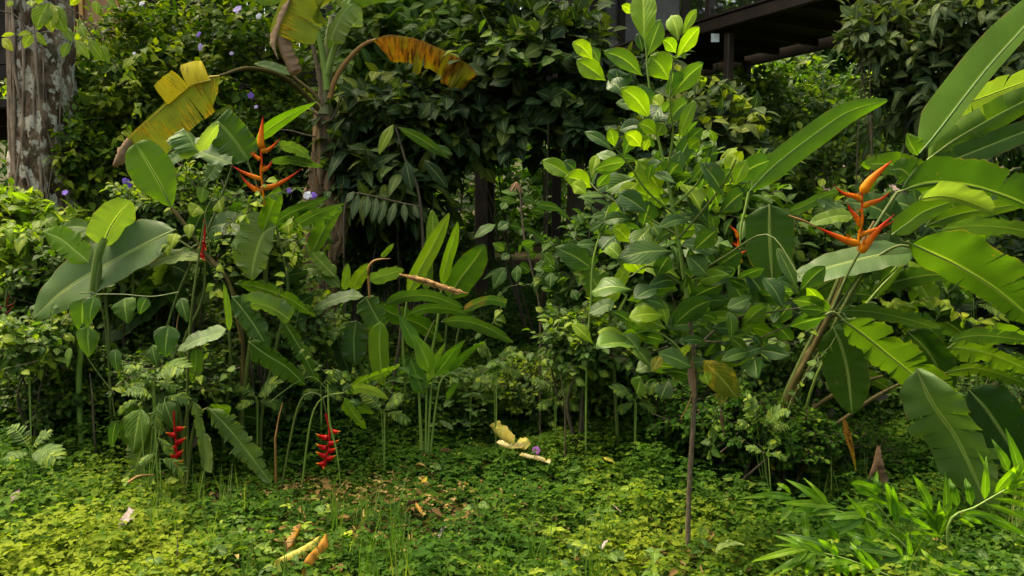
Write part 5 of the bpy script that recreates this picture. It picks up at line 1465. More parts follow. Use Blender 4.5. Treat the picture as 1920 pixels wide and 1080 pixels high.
brs = [([(1250, 330), (1262, 250), (1256, 190), (1262, 110)], 'stem_green'), ([(1235, 260), (1200, 215), (1170, 185), (1140, 155)], 'stem_green'), ([(1262, 400), (1215, 360), (1180, 310), (1155, 280)], 'stem_green'),
       ([(1268, 440), (1200, 400), (1130, 365), (1100, 335)], 'stem'), ([(1270, 450), (1330, 380), (1365, 330), (1380, 300)], 'stem'), ([(1285, 540), (1220, 500), (1180, 520)], 'stem'),
       ([(1300, 655), (1370, 600), (1450, 585), (1530, 572)], 'twig'), ([(1302, 690), (1260, 640), (1215, 620), (1150, 640)], 'stem_green'), ([(1298, 640), (1400, 640), (1480, 610)], 'twig'), ([(1282, 530), (1360, 480), (1440, 440), (1500, 520)], 'stem'),
       ([(1302, 700), (1360, 690), (1420, 660)], 'stem'), ([(1260, 390), (1310, 340), (1330, 280)], 'stem_green')]
for pts, mt in brs:
    mb = MB(); P3 = [at(p[0], p[1], YS + (.12 * math.sin(pts[-1][0]) * k_)) for k_, p in enumerate(pts)]
    mb.tube(P3, np.linspace(.0055, .0022, len(pts)), 7, sub=18); mb.build('branch', M[mt], sg)
LS = [ # base, tip, half width px, young?, tilt
 ((1208, 78), (1205, -22), 21, 1, -5), ((1213, 108), (1240, 36), 15, 0, 30), ((1205, 98), (1196, 62), 9, 0, 10), ((1190, 25), (1166, 10), 7, 1, 20), ((1210, 62), (1228, 28), 6, 1, 20),
 ((1272, 78), (1258, 28), 14, 1, 0), ((1277, 68), (1307, 17), 8, 1, 20), ((1268, 110), (1312, 50), 12, 1, 30), ((1268, 100), (1243, 74), 11, 1, 10), ((1270, 92), (1285, 110), 4, 1, 0),
 ((1256, 152), (1218, 104), 22, 1, -5), ((1256, 184), (1320, 118), 15, 0, 40), ((1137, 152), (1081, 112), 17, 1, -5), ((1112, 112), (1073, 80), 13, 1, 0), ((1125, 120), (1108, 88), 8, 0, 20),
 ((1207, 144), (1132, 96), 15, 0, 10), ((1162, 175), (1154, 128), 19, 0, 40), ((1172, 180), (1140, 150), 14, 0, 30), ((1220, 224), (1164, 165), 17, 1, 0), ((1220, 224), (1198, 158), 14, 0, 40),
 ((1243, 208), (1220, 182), 14, 1, 0), ((1232, 252), (1198, 232), 12, 1, 10), ((1230, 256), (1245, 230), 12, 1, 10), ((1242, 215), (1262, 190), 10, 0, 20),
 ((1150, 282), (1096, 247), 9, 0, 20), ((1153, 276), (1142, 240), 10, 1, 10), ((1170, 292), (1190, 243), 12, 0, 45), ((1203, 276), (1172, 250), 13, 1, 0), ((1206, 284), (1218, 260), 6, 1, 10), ((1168, 305), (1118, 288), 9, 0, 35),
 ((1078, 336), (1016, 300), 14, 1, 0), ((1110, 352), (1060, 332), 17, 1, -5), ((1109, 334), (1119, 290), 9, 1, 0), ((1118, 352), (1143, 325), 9, 0, 25), ((1082, 325), (1058, 302), 9, 0, 30), ((1100, 365), (1072, 345), 12, 1, 0),
 ((1243, 366), (1195, 300), 24, 1, -5), ((1240, 372), (1212, 372), 16, 1, 0), ((1250, 335), (1275, 305), 20, 0, 25), ((1262, 320), (1300, 250), 14, 0, 30), ((1290, 280), (1312, 262), 11, 1, 0), ((1272, 262), (1303, 188), 10, 1, 5), ((1285, 270), (1318, 240), 10, 0, 35),
 ((1263, 470), (1158, 484), 19, 0, 35), ((1215, 400), (1158, 362), 18, 0, 10), ((1190, 400), (1168, 350), 12, 1, -5), ((1205, 425), (1220, 378), 16, 0, 40), ((1180, 455), (1150, 425), 14, 1, 10), ((1225, 372), (1180, 355), 16, 1, 0),
 ((1360, 370), (1315, 305), 16, 0, 40), ((1368, 345), (1445, 300), 18, 0, 40), ((1365, 330), (1378, 290), 13, 1, 0), ((1375, 350), (1400, 300), 12, 1, 10), ((1350, 400), (1395, 360), 18, 0, 30), ((1330, 420), (1290, 370), 15, 0, 30),
 ((1257, 615), (1335, 562), 19, 0, 35), ((1251, 612), (1240, 566), 9, 1, -5), ((1250, 617), (1184, 590), 15, 1, 15), ((1244, 612), (1192, 570), 12, 0, 40), ((1112, 645), (1072, 606), 10, 1, 10), ((1180, 648), (1120, 622), 12, 1, 25), ((1200, 660), (1168, 625), 12, 0, 30),
 ((1400, 578), (1365, 520), 17, 0, 35), ((1440, 572), (1400, 512), 17, 0, 40), ((1500, 545), (1548, 500), 16, 0, 25), ((1497, 548), (1457, 464), 12, 0, 10), ((1480, 562), (1554, 585), 15, 0, 45), ((1345, 640), (1272, 640), 16, 0, 40), ((1350, 635), (1300, 598), 15, 0, 40), ((1352, 640), (1380, 590), 13, 0, 35),
 ((1372, 636), (1368, 584), 10, 0, 40), ((1375, 638), (1415, 605), 7, 1, 20), ((1390, 612), (1440, 572), 15, 0, 40), ((1470, 580), (1430, 520), 14, 0, 40), ((1360, 660), (1384, 630), 12, 0, 40), ((1440, 605), (1485, 640), 13, 0, 40), ((1300, 690), (1235, 662), 15, 0, 40), ((1380, 660), (1335, 690), 14, 0, 35),
 ((1330, 520), (1290, 480), 17, 0, 35), ((1345, 500), (1390, 470), 16, 0, 35), ((1300, 470), (1345, 430), 16, 0, 30), ((1235, 540), (1190, 560), 14, 0, 40), ((1230, 520), (1255, 480), 14, 0, 30)]
R = np.random.RandomState(12)
for n_, (b, t, w, y_, tl) in enumerate(LS):
    mb = MB(); dY = R.uniform(-.16, .12)
    leaf01(mb, b, t, w * 1.22, YS + dY, 'obov', tilt=tl + R.uniform(-6, 6), rnd=R.uniform(.1, .9), seed=n_, fold=R.uniform(8, 26), bow=R.uniform(.2, 1.2), dY=R.uniform(-.06, .06))
    mb.build('leaf', [M['young_leaf' if y_ else 'glossy_leaf']], sg)
mb = MB(); R = np.random.RandomState(99)
for k_, (cx_, cy_, n_) in enumerate([(1150, 420, 6), (1200, 340, 5), (1230, 440, 6), (1300, 400, 7), (1340, 460, 7), (1270, 520, 6), (1200, 560, 5), (1180, 620, 6), (1260, 590, 5), (1330, 600, 8), (1400, 620, 8), (1450, 600, 6), (1400, 560, 5), (1290, 640, 6), (1240, 680, 5), (1340, 680, 6), (1410, 660, 5), (1280, 340, 5), (1230, 300, 4), (1480, 560, 5), (1330, 350, 5), (1200, 240, 3), (1250, 210, 3), (1120, 330, 3), (1360, 420, 5), (1150, 480, 4), (1300, 560, 6), (1380, 520, 6)]):
    for q in range(int(n_ * 1.4)):
        a = R.rand() * 6.28; L_ = R.uniform(42, 82)
        b = (cx_ + R.normal(0, 20), cy_ + R.normal(0, 16)); t = (b[0] + math.cos(a) * L_, b[1] - math.sin(a) * L_ * .6 - 6)
        if math.hypot((b[0] + t[0]) / 2 - 1385, (b[1] + t[1]) / 2 - 458) < 58: continue
        leaf01(mb, b, t, L_ * R.uniform(.17, .24), YS + R.uniform(-.1, .3), 'obov', tilt=R.uniform(0, 60), rnd=R.rand(), seed=k_ * 10 + q, fold=R.uniform(8, 26), bow=R.uniform(.2, 1.2), dY=R.uniform(-.12, .12), m=int(R.rand() < .16))
mb.build('foliage', [M['glossy_leaf'], M['young_leaf']], sg)
mb = MB(); leaf01(mb, (1318, 676), (1384, 748), 28, YS - .05, 'oval', tilt=15, rnd=.5, seed=77)
tag(mb.build('leaf', [M['yellowing']], sg), 'large yellowing leaf low on the sapling')
mb = MB(); leaf01(mb, (1240, 665), (1222, 698), 11, YS, 'oval', tilt=15, rnd=.9, seed=78); mb.build('leaf', [M['yellowing']], sg)
mb = MB(); leaf01(mb, (1355, 728), (1352, 760), 12, YS, 'oval', tilt=15, rnd=.5, seed=79); mb.build('leaf', [M['yellowing']], sg)
mb = MB(); leaf01(mb, (1298, 668), (1303, 748), 11, YS - .04, 'oval', tilt=35, rnd=.55, seed=80, fold=50)
tag(mb.build('leaf', [M['dry']], sg), 'dead brown leaf hanging against the trunk')
mb = MB(); mb.tube(px_pts([(1299, 735), (1290, 760), (1277, 785)], YS - .03), .0025, 5, sub=8); mb.build('twig', M['rib_brown'], sg)
mb = MB(); leaf01(mb, (1352, 760), (1358, 815), 5, YS + .1, 'oval', tilt=35, rnd=.4, seed=81, fold=60); mb.build('leaf', [M['dry']], sg)

# ------------------------------------------------------------------ thin-stemmed plants, centre
def twiggy(name, label, stem_px, Y, leaves, mat, cat='plant', smat='twig', kind='oval', r0=.006, bow=.5):
    p_ = px_pts(stem_px, Y); q_ = p_[0]; g_ = Vector((q_.x, q_.y, gz(q_.x, q_.y) - .03))
    e = empty(name, (g_.x, g_.y, g_.z + .03), label, cat)
    mb = MB(); mb.tube([g_] + p_, [r0] * len(p_) + [r0 * .4], 7, sub=30); mb.build('stem', M[smat], e)
    R_ = np.random.RandomState(int(stem_px[0][0]))
    for n_, L_ in enumerate(leaves):
        b, t, w = L_[:3]
        mb = MB(); leaf01(mb, b, t, w, Y + R_.uniform(-.1, .1), kind, tilt=R_.uniform(5, 50), rnd=L_[3] if len(L_) > 3 else R_.uniform(.2, .8), seed=n_, bow=bow)
        mb.build('leaf', [M[mat]], e)
    return e


c5 = lambda x, y: (640 + x / 3, 360 + y / 3)
Lf = [(c5(*a), c5(*b), w) for a, b, w in [((1010, 35), (1100, 65), 7), ((1060, 100), (1145, 120), 7), ((1090, 70), (1240, 100), 9), ((1200, 90), (1285, 155), 5), ((870, 180), (745, 260), 9), ((945, 170), (880, 215), 10), ((945, 185), (1015, 210), 8),
      ((1020, 200), (1110, 245), 5), ((1010, 300), (1090, 280), 8), ((925, 420), (855, 545), 13), ((990, 410), (985, 510), 10), ((1130, 455), (1175, 540), 11), ((1040, 360), (1100, 350), 8), ((920, 330), (850, 290), 9), ((915, 420), (795, 495), 4), ((1000, 410), (1060, 450), 11),
      ((1120, 330), (1190, 420), 10), ((1080, 330), (1020, 300), 8), ((950, 350), (900, 380), 8), ((990, 60), (880, 40), 7), ((930, 60), (900, 100), 8), ((1000, 10), (900, 0), 6)]]
twiggy('slender_seedling', 'slender grey stemmed seedling with airy oval leaves against the dark centre', [(1013, 690), (1012, 580), (998, 510), (984, 450), (978, 400), (975, 350)], 4.7, Lf, 'mid_leaf', smat='twig_grey')
mb_parent = bpy.data.objects['slender_seedling']
for x_ in (955, 965, 975, 982):
    mb = MB(); leaf01(mb, (968, 340), (x_, 362 + (x_ % 5)), 3.5, 4.65, 'oval', tilt=30, rnd=.5, seed=x_, fold=40); mb.build('leaf', [M['dry']], mb_parent)
c6 = lambda x, y: (1000 + x / 3, 330 + y / 3)
Lf = [(c6(*a), c6(*b), w) for a, b, w in [((355, 385), (240, 390), 9), ((385, 320), (330, 270), 9), ((410, 215), (325, 235), 7), ((430, 190), (380, 215), 7), ((425, 160), (335, 135), 4), ((420, 110), (245, 120), 6), ((350, 150), (270, 125), 5), ((390, 330), (450, 320), 8),
      ((470, 330), (450, 395), 14), ((480, 300), (540, 290), 12), ((330, 490), (200, 480), 13), ((330, 520), (120, 400), 24), ((330, 500), (350, 440), 9), ((340, 330), (410, 250), 8), ((100, 540), (95, 630), 11), ((60, 440), (110, 500), 12), ((40, 520), (120, 530), 7), ((215, 640), (250, 700), 9)]]
twiggy('spindly_shrub', 'spindly shrub with a pale green leaning stem, left of the sapling', [(1100, 690), (1108, 560), (1112, 490), (1125, 440), (1135, 410), (1143, 385)], 4.3, Lf, 'mid_leaf', smat='stem_green', cat='shrub')
# yellow-green strap leaves behind the sapling
q_ = at(1165, 700, 4.4)
ys_ = empty('young_heliconia', (q_.x, q_.y, gz(q_.x, q_.y)), 'young heliconia with one yellow green upright leaf, between the spindly shrub and the sapling', 'heliconia')
leaf_part(ys_, [c6(430, 720), c6(455, 640), c6(500, 560), c6(540, 480)], 4.3, 13, 14, 'blade_bright', tilt=5, rnd=.7)
leaf_part(ys_, [c6(400, 700), c6(370, 640), c6(340, 590), c6(300, 520)], 4.35, 26, 28, 'blade', tilt=30, rnd=.7)
leaf_part(ys_, [c6(455, 740), c6(420, 725), c6(380, 740), c6(310, 775)], 4.25, 14, 12, 'blade_blue', tilt=40, rnd=.6)
leaf_part(ys_, [c6(450, 860), c6(470, 780), c6(500, 720), c6(530, 665)], 4.25, 3, 3, 'blade_pale', tilt=10, rnd=.6)
mb = MB(); mb.tube([Vector((q_.x, q_.y, gz(q_.x, q_.y) - .02)), at(1148, 640, 4.35), at(1143, 570, 4.32)], [.012, .01, .006], 8, sub=14); mb.build('stem', M['stem'], ys_)

# heart leafed vine, left
q_ = at(210, 760, 3.9)
hv = empty('heart_leafed_vine', (q_.x, q_.y, gz(q_.x, q_.y)), 'vine with hanging heart shaped leaves strung below the long dark heliconia leaf', 'vine')
for pts in ([(215, 780), (205, 700), (195, 600), (180, 552), (150, 550)], [(180, 552), (230, 552), (285, 556), (335, 548)], [(395, 480), (390, 440), (385, 400), (400, 370)], [(215, 740), (170, 680), (150, 640)]):
    mb = MB(); mb.tube(px_pts(pts, 3.92), .003, 5, sub=24); mb.build('stem', M['stem'], hv)
for n_, (b, t, w, r_) in enumerate([((150, 555), (142, 612), 22, .35), ((182, 558), (178, 622), 20, .25), ((232, 556), (234, 605), 22, .35), ((284, 564), (280, 613), 18, .15), ((331, 552), (334, 602), 14, .2), ((165, 612), (168, 662), 18, .45), ((320, 612), (318, 668), 22, .1), ((275, 640), (272, 690), 14, .2),
                                    ((210, 650), (206, 690), 12, .2), ((136, 655), (138, 712), 9, .5), ((158, 640), (150, 600), 12, .3), ((383, 392), (380, 412), 14, .95), ((402, 370), (398, 388), 12, .9), ((405, 430), (400, 470), 14, .2), ((335, 440), (330, 470), 12, .9), ((300, 450), (290, 480), 13, .95),
                                    ((350, 415), (340, 445), 11, .8), ((545, 415), (552, 442), 11, .9), ((542, 455), (556, 470), 8, .95), ((530, 345), (515, 350), 8, .95), ((375, 345), (360, 372), 12, .6), ((440, 450), (445, 480), 12, .4), ((222, 790), (218, 850), 12, .1), ((298, 745), (305, 790), 16, .3), ((258, 762), (238, 838), 22, .45)]):
    mb = MB(); jx = [6, -5, 2, -9, 8, 0, -4, 10][n_ % 8]; sc = [1.1, .8, 1, .7, .9, 1.15][n_ % 6]
    leaf01(mb, (b[0] + jx, b[1] + jx * .7), (b[0] + jx * 2.2 + (t[0] - b[0]) * sc, b[1] + jx + (t[1] - b[1]) * sc), w * sc, (3.9 if t[1] > 500 else 4.15) + jx * .008, 'heart', tilt=(n_ * 37) % 90 - 30, rnd=min(1, r_ + .25), seed=n_ + 5, bow=.4 + (n_ % 3) * .3); mb.build('leaf', [M['mid_leaf']], hv)

# pinnate frond right of the banana trunk
q_ = at(650, 560, 5.6)
pf = empty('pinnate_plant', (q_.x, q_.y, gz(q_.x, q_.y)), 'dark frond of ribbed hanging leaflets just right of the banana trunk', 'plant')
mb = MB(); mb.tube([Vector((q_.x, q_.y, gz(q_.x, q_.y) - .02))] + px_pts([(645, 480), (648, 380), (660, 362), (700, 368), (750, 380), (790, 388)], 5.6), .007, 6, sub=30); mb.build('stem', M['twig'], pf)
for b, t, w in (((672, 362), (660, 412), 8), ((690, 366), (685, 408), 8), ((706, 369), (699, 415), 8), ((722, 374), (710, 420), 8), ((742, 378), (728, 424), 8), ((757, 380), (760, 418), 7), ((664, 358), (650, 380), 6), ((775, 385), (785, 410), 6)):
    mb = MB(); leaf01(mb, b, t, w, 5.55, 'oval', tilt=25, rnd=.6, seed=int(b[0]), bow=.2); mb.build('leaflet', [M['grey_leaf']], pf)
lp_ = empty('big_leafed_understory_plant', at(800, 520, 5.6) - Vector((0, 0, .9)), 'shaded plant with two long drooping leaves above the bright upright leaves', 'plant')
lp_.location.z = gz(lp_.location.x, lp_.location.y)
mb = MB(); mb.tube([lp_.location - Vector((0, 0, .02)), at(790, 400, 5.6), at(760, 300, 5.6), at(742, 238, 5.6)], [.012, .01, .008, .005], 7, sub=30); mb.build('stem', M['twig'], lp_)
for sp, w, r_, mt in (([(744, 238), (775, 258), (810, 275), (842, 298)], 11, .6, 'mid_leaf'), ([(738, 232), (728, 250), (718, 270), (710, 290)], 10, .95, 'mid_leaf'), ([(795, 300), (815, 320), (830, 340), (840, 354)], 12, .3, 'dark_leaf'), ([(760, 300), (770, 330), (772, 360)], 12, .2, 'dark_leaf'), ([(850, 290), (830, 284), (805, 275)], 8, .4, 'mid_leaf')):
    mb = MB(); leaf01(mb, sp[0], sp[-1], w, 5.5, 'oval', tilt=25, rnd=r_, seed=int(w * 7 + sp[0][0])); mb.build('leaf', [M[mt]], lp_)

# torn yellow-green frond low in the centre left
q_ = at(560, 800, 4.1)
tf = empty('torn_frond_plant', (q_.x, q_.y, gz(q_.x, q_.y)), 'low plant with a torn yellow green frond leaning right under the centre clump', 'plant')
leaf_part(tf, [(652, 728), (685, 712), (715, 700), (750, 684)], 4.1, 10, 10, 'blade_bright', 'stem_green', tilt=20, rnd=.5, tears=12, gap=.3, ragged=.4)
leaf_part(tf, [(648, 738), (670, 728), (700, 732), (728, 748)], 4.05, 9, 9, 'blade_pale', 'stem_green', tilt=40, rnd=.3)
leaf_part(tf, [(645, 745), (660, 770), (675, 790), (688, 805)], 4.0, 9, 12, 'blade_bright', 'stem_green', tilt=30, rnd=.4, tears=6, gap=.3, ragged=.3)
leaf_part(tf, [(640, 770), (655, 762), (680, 765), (700, 775)], 4.05, 10, 10, 'blade', 'stem_green', tilt=40, rnd=.8)
mb = MB(); mb.tube([Vector((q_.x, q_.y, gz(q_.x, q_.y) - .02))] + px_pts([(590, 765), (650, 735), (655, 728)], 4.1), [.006, .005, .004, .002], 6, sub=16); mb.build('stem', M['stem_green'], tf)
mb = MB(); mb.tube(px_pts([(505, 755), (530, 735), (560, 715), (590, 708), (625, 745)], 4.0), .0016, 5, sub=30); mb.build('tendril', M['stem_green'], tf)

# ------------------------------------------------------------------ bamboo-like ginger shoots, lower right
c9 = lambda x, y: (1380 + x / 3.556, 780 + y / 3.556)


def shoot(label, stem, Y, leaves, name='ginger_shoot'):
    p_ = [at(*c9(x, y), Y) for x, y in stem]; q_ = p_[0]
    g_ = Vector((q_.x + .05, q_.y + .05, gz(q_.x, q_.y) - .02))
    e = empty(name, (g_.x, g_.y, g_.z + .02), label, 'ginger shoot', 'arching shoots with narrow bright leaves')
    mb = MB(); mb.tube([g_] + p_, np.linspace(.006, .002, len(p_) + 1), 7, sub=22); mb.build('stem', M['stem_green'], e)
    R_ = np.random.RandomState(stem[0][0])
    xs_ = np.array(stem, dtype=float)
    extra = []
    for q in range(12):                    # finer leaves all along the shoot
        u_ = R_.rand() * (len(xs_) - 1); i_ = int(u_); s0 = xs_[i_] * (1 - u_ + i_) + xs_[min(i_ + 1, len(xs_) - 1)] * (u_ - i_)
        dv = xs_[-1] - xs_[0]; an = math.atan2(dv[1], dv[0]) + R_.choice([-1, 1]) * R_.uniform(.2, 1.0); ln = R_.uniform(140, 300)
        extra.append(((s0[0], s0[1]), (s0[0] + math.cos(an) * ln, s0[1] + math.sin(an) * ln + 40), R_.uniform(4, 7), R_.uniform(.3, .9)))
    for n_, (b, t, w, r_) in enumerate(list(leaves) + extra):
        a, c = c9(*b), c9(*t); f = mpp(Y)
        tl = R_.uniform(5, 45)
        P3 = [at(a[0], a[1], Y), at((a[0] * 2 + c[0]) / 3, (a[1] * 2 + c[1]) / 3 - 3, Y - .02), at((a[0] + 2 * c[0]) / 3, (a[1] + 2 * c[1]) / 3 - 2, Y - .03), at(c[0], c[1], Y - R_.uniform(-.06, .12))]
        mb = MB(); blade(mb, P3, 1.08 * w * f / math.cos(math.radians(tl)), 1.08 * w * f / math.cos(math.radians(tl)), tilt=tl, prof='lance', fold=18, curl=.1, wav=.3, rnd=r_, nu=18, rib=0, seed=n_)
        mb.build('leaf', [M['lance']], e)
    return e


shoot('bright arching shoot lowest of all, its leaves fanning left along the bottom edge', [(1100, 1120), (830, 990), (650, 930), (500, 900)], 2.75,
      [((490, 885), (100, 972), 6, .9), ((480, 895), (310, 1062), 6, .8), ((530, 905), (470, 1070), 7, .8), ((600, 930), (610, 1075), 7, .85), ((540, 890), (250, 860), 4, .9), ((700, 960), (740, 1070), 7, .6), ((620, 940), (240, 790), 7, .6), ((800, 985), (520, 965), 4, .8),
       ((800, 985), (780, 1070), 6, .9), ((640, 930), (690, 1070), 6, .7), ((500, 930), (210, 1060), 5, .4), ((830, 1000), (850, 1080), 6, .5)])
shoot('bright shoot arching left above the lowest one, leaf tips drooping', [(1150, 900), (900, 700), (700, 640), (600, 590)], 3.0,
      [((370, 525), (20, 552), 5, .7), ((600, 590), (330, 420), 8, .6), ((680, 610), (290, 580), 7, .8), ((380, 600), (290, 715), 6, .7), ((450, 620), (480, 850), 7, .6), ((370, 520), (270, 445), 4, .8), ((860, 670), (560, 690), 7, .5), ((720, 700), (835, 895), 7, .7),
       ((860, 690), (980, 985), 9, .75), ((700, 650), (540, 660), 5, .8), ((840, 690), (540, 770), 6, .5), ((400, 560), (130, 520), 6, .3), ((560, 690), (690, 840), 7, .4)])
shoot('shoot with broad bright leaves spreading right behind the lowest one', [(1250, 1000), (1100, 800), (980, 640), (900, 560)], 3.15,
      [((760, 450), (980, 505), 9, .55), ((790, 480), (960, 555), 7, .4), ((870, 560), (1010, 590), 5, .7), ((1060, 690), (1000, 440), 8, .55), ((1070, 740), (1045, 470), 7, .35), ((1060, 570), (1170, 680), 7, .6), ((1010, 640), (1310, 760), 8, .5), ((940, 740), (1370, 980), 9, .35),
       ((1100, 800), (1390, 800), 7, .8), ((960, 720), (1160, 1010), 10, .3), ((1150, 850), (1330, 850), 8, .3), ((1160, 1000), (1480, 900), 9, .25), ((980, 700), (860, 600), 6, .6), ((730, 870), (980, 960), 7, .2), ((1030, 810), (1280, 1040), 8, .3)])
shoot('shoot of blue green leaves low at the right of the fan', [(1400, 1080), (1250, 960), (1100, 930)], 2.9,
      [((1100, 930), (700, 870), 9, .1), ((1150, 960), (860, 1020), 8, .2), ((860, 940), (300, 780), 9, .05), ((1200, 1000), (980, 1075), 8, .5), ((1300, 1010), (1550, 1060), 7, .5), ((1000, 900), (720, 770), 8, .15)])
shoot('upright cluster of narrow leaves in front of the broad greyish heliconia leaf', [(1350, 800), (1330, 700), (1310, 640)], 3.3,
      [((1310, 630), (1182, 395), 8, .3), ((1410, 680), (1395, 370), 8, .2), ((1480, 610), (1420, 410), 7, .2), ((1570, 600), (1530, 410), 7, .15), ((1820, 370), (1705, 150), 8, .35), ((1905, 420), (1800, 80), 9, .5), ((1690, 400), (1590, 200), 3, .2)])
shoot('bright feathered shoot rising at the right edge of the frame', [(1420, 715), (1600, 605), (1780, 500), (1960, 400)], 3.0,
      [((1660, 560), (1670, 265), 7, .6), ((1720, 522), (1920, 300), 8, .75), ((1790, 490), (1990, 430), 6, .85), ((1760, 510), (1980, 530), 5, .8), ((1710, 550), (1990, 610), 5, .75), ((1660, 585), (1990, 710), 5, .7), ((1610, 640), (1960, 810), 8, .45), ((1480, 690), (1590, 740), 4, .8),
       ((1800, 470), (1990, 380), 5, .8), ((1850, 620), (2050, 760), 7, .4)])

# ------------------------------------------------------------------ small flowers on the shrub
R = np.random.RandomState(3)
FL = [((445, 17), 'petal_lilac', 9, 6.1, 'lilac flower near the top edge above the flowering shrub'), ((375, 88), 'petal_lilac', 7, 6.1, 'pale lilac flower below the small purple one on the upper left shrub'), ((372, 64), 'petal_purple', 6, 6.1, 'small purple flower just above the pale lilac one, upper left shrub'),
      ((470, 179), 'petal_purple', 6, 5.9, 'purple flower right of the yellow banana leaf'), ((239, 345), 'petal_purple', 9, 4.9, 'double purple flower left of the upright bright heliconia leaf'), ((234, 338), 'petal_purple', 5, 4.9, 'narrow purple bloom just above the double purple flower'), ((122, 361), 'petal_purple', 6, 4.9, 'purple flower at the foot of the lichened tree'),
      ((576, 366), 'petal_white', 8, 5.3, 'white flower with a purple neighbour left of the banana trunk'), ((587, 366), 'petal_purple', 7, 5.35, 'purple flower touching the white one left of the banana trunk'), ((542, 357), 'petal_purple', 6, 5.3, 'small purple flower right of the left orange heliconia flower'),
      ((266, 6), 'petal_white', 6, 6.2, 'white flower at the top edge beside the tan column'), ((485, 30), 'petal_white', 6, 6.2, 'ragged white flower left of the hanging banana leaf'), ((434, 100), 'petal_lilac', 4, 6.1, 'faded pinkish bloom under the lilac flower'), ((573, 72), 'petal_purple', 5, 5.9, 'purple flower behind the banana leaf stalks'),
      ((250, 100), 'petal_white', 5, 6.1, 'bluish white bloom deep in the wide glossy bush'), ((480, 200), 'petal_lilac', 4, 5.9, 'fading lilac bloom under the purple flower')]
for (p, mt, w, Y, lb) in FL:
    c = at(p[0], p[1], Y); f = mpp(Y) * w
    mb = MB(); n_ = 5
    a = R.rand() * 6 + np.arange(n_) * 6.2832 / n_
    face = np.array([R.normal(0, .3), -1, R.normal(.3, .3)]); face /= np.linalg.norm(face)
    e1 = np.cross(face, [0, 0, 1.0]); e1 /= np.linalg.norm(e1); e2 = np.cross(e1, face)
    D = np.cos(a)[:, None] * e1 + np.sin(a)[:, None] * e2 + face * .15
    cloud(mb, np.tile(np.array(c), (n_, 1)), D, np.tile(face, (n_, 1)), np.full(n_, f * 1.05), np.full(n_, f * .52), R.rand(n_), 'obov', .15, .3, 0, R)
    mb.tube([c, c + Vector(tuple(-face)) * .03, c + Vector((0, .03, -.06))], [.003, .002, .0015], 5, m=1)
    tag(mb.build('flower', [M[mt], M['stem_green']]), lb, 'flower', 'small flowers of the flowering shrubs')

# ------------------------------------------------------------------ things lying on the ground
def lying(name, label, cat, mat, pts, hw, group=None, lift=.05, ribm='rib_yellow', **k):
    P3 = [ground_hit(x, y, .10) + Vector((0, 0, lift * 1.2 + (z if True else 0))) for x, y, *zz in pts for z in [zz[0] if zz else 0]]
    mb = MB(); f = mpp(P3[0].y)
    k.setdefault('tilt', 45); k.setdefault('tears', 3); k.setdefault('gap', .25); k.setdefault('ragged', .4); k.setdefault('ripple', .25); lift *= .9
    blade(mb, P3, hw * f, hw * f, **k)
    o = mb.build(name, [M[mat], M[ribm]])
    return tag(o, label, cat, group)


M['sheath'] = leaf_mat('cut_banana_sheath', [(0, (.46, .42, .06)), (.5, (.58, .50, .13)), (1, (.72, .60, .36))], veins=(50, .2), rough=.45, tr=.3, trgain=(1.1, 1.1, .8), midrib=False, blotch=((.38, .30, .04), (.5, .4, .1), .58, 8, 2))
M['dead_grey'] = leaf_mat('dead_grey_leaf', [(0, (.13, .10, .09)), (1, (.24, .19, .18))], veins=(30, .3), rough=.7, tr=.1, trgain=(1, 1, 1), rib=.8, midrib=False)
M['dead_orange'] = leaf_mat('orange_dead_leaf', [(0, (.20, .09, .015)), (1, (.40, .20, .02))], veins=(14, .2), blotch=((.10, .05, .02), (.30, .2, .05), .55, 12, 2), rough=.6, tr=.3, trgain=(1, 1, .6), rib=.8, midrib=False)
lying('banana_sheath', 'yellow green piece of cut banana sheath lying in the creepers, centre', 'plant debris', 'sheath', [(918, 822), (938, 845), (958, 862), (985, 872)], 20, tilt=50, rnd=.25, curl=.7, prof='trunc', rib=0, wav=.5, lift=.07)
lying('banana_sheath', 'pale curved scrap of banana sheath just below the yellow green piece', 'plant debris', 'sheath', [(930, 862), (950, 872), (975, 872), (992, 866)], 9, tilt=60, rnd=.8, curl=.9, prof='trunc', rib=0, wav=1, lift=.08)
lying('banana_sheath', 'cream coloured cut strip beside the purple fallen flower', 'plant debris', 'sheath', [(973, 878), (990, 884), (1010, 888), (1030, 895)], 7, tilt=60, rnd=1, curl=.9, prof='trunc', rib=0, wav=.3, lift=.06)
lying('dry_sheath', 'curled orange brown dry sheath near the bottom edge, left of centre', 'plant debris', 'dead_orange', [(612, 1018), (598, 1042), (580, 1060), (565, 1082)], 12, tilt=40, rnd=.5, curl=1.2, rib=.0, wav=.9, lift=.035)
lying('dry_sheath', 'pale straw coloured husk beside the curled orange sheath', 'plant debris', 'sheath', [(600, 1015), (570, 1035), (540, 1050), (515, 1062)], 11, tilt=55, rnd=.25, curl=1.0, rib=.0, wav=1.4, lift=.02)
lying('dry_sheath', 'amber brown leaf stub standing behind the straw husk', 'plant debris', 'dead_orange', [(545, 1040), (555, 1020), (562, 1005), (565, 992)], 12, tilt=20, rnd=.9, curl=.9, rib=0, wav=1.2, lift=.03)
lying('dead_leaf', 'grey dead leaf lying on the creepers, lower left', 'dead leaf', 'dead_grey', [(243, 990), (240, 1003), (232, 1020), (222, 1036)], 17, tilt=50, rnd=.9, prof='oval', curl=.4, rib=.003, wav=1.2, lift=.08, ribm='twig')
lying('dead_leaf', 'grey brown dead leaf near the left edge of the frame', 'dead leaf', 'dead_grey', [(40, 955), (30, 965), (20, 975), (8, 984)], 12, tilt=50, rnd=.4, prof='oval', curl=.5, rib=.003, wav=1.3, lift=.08, ribm='twig')
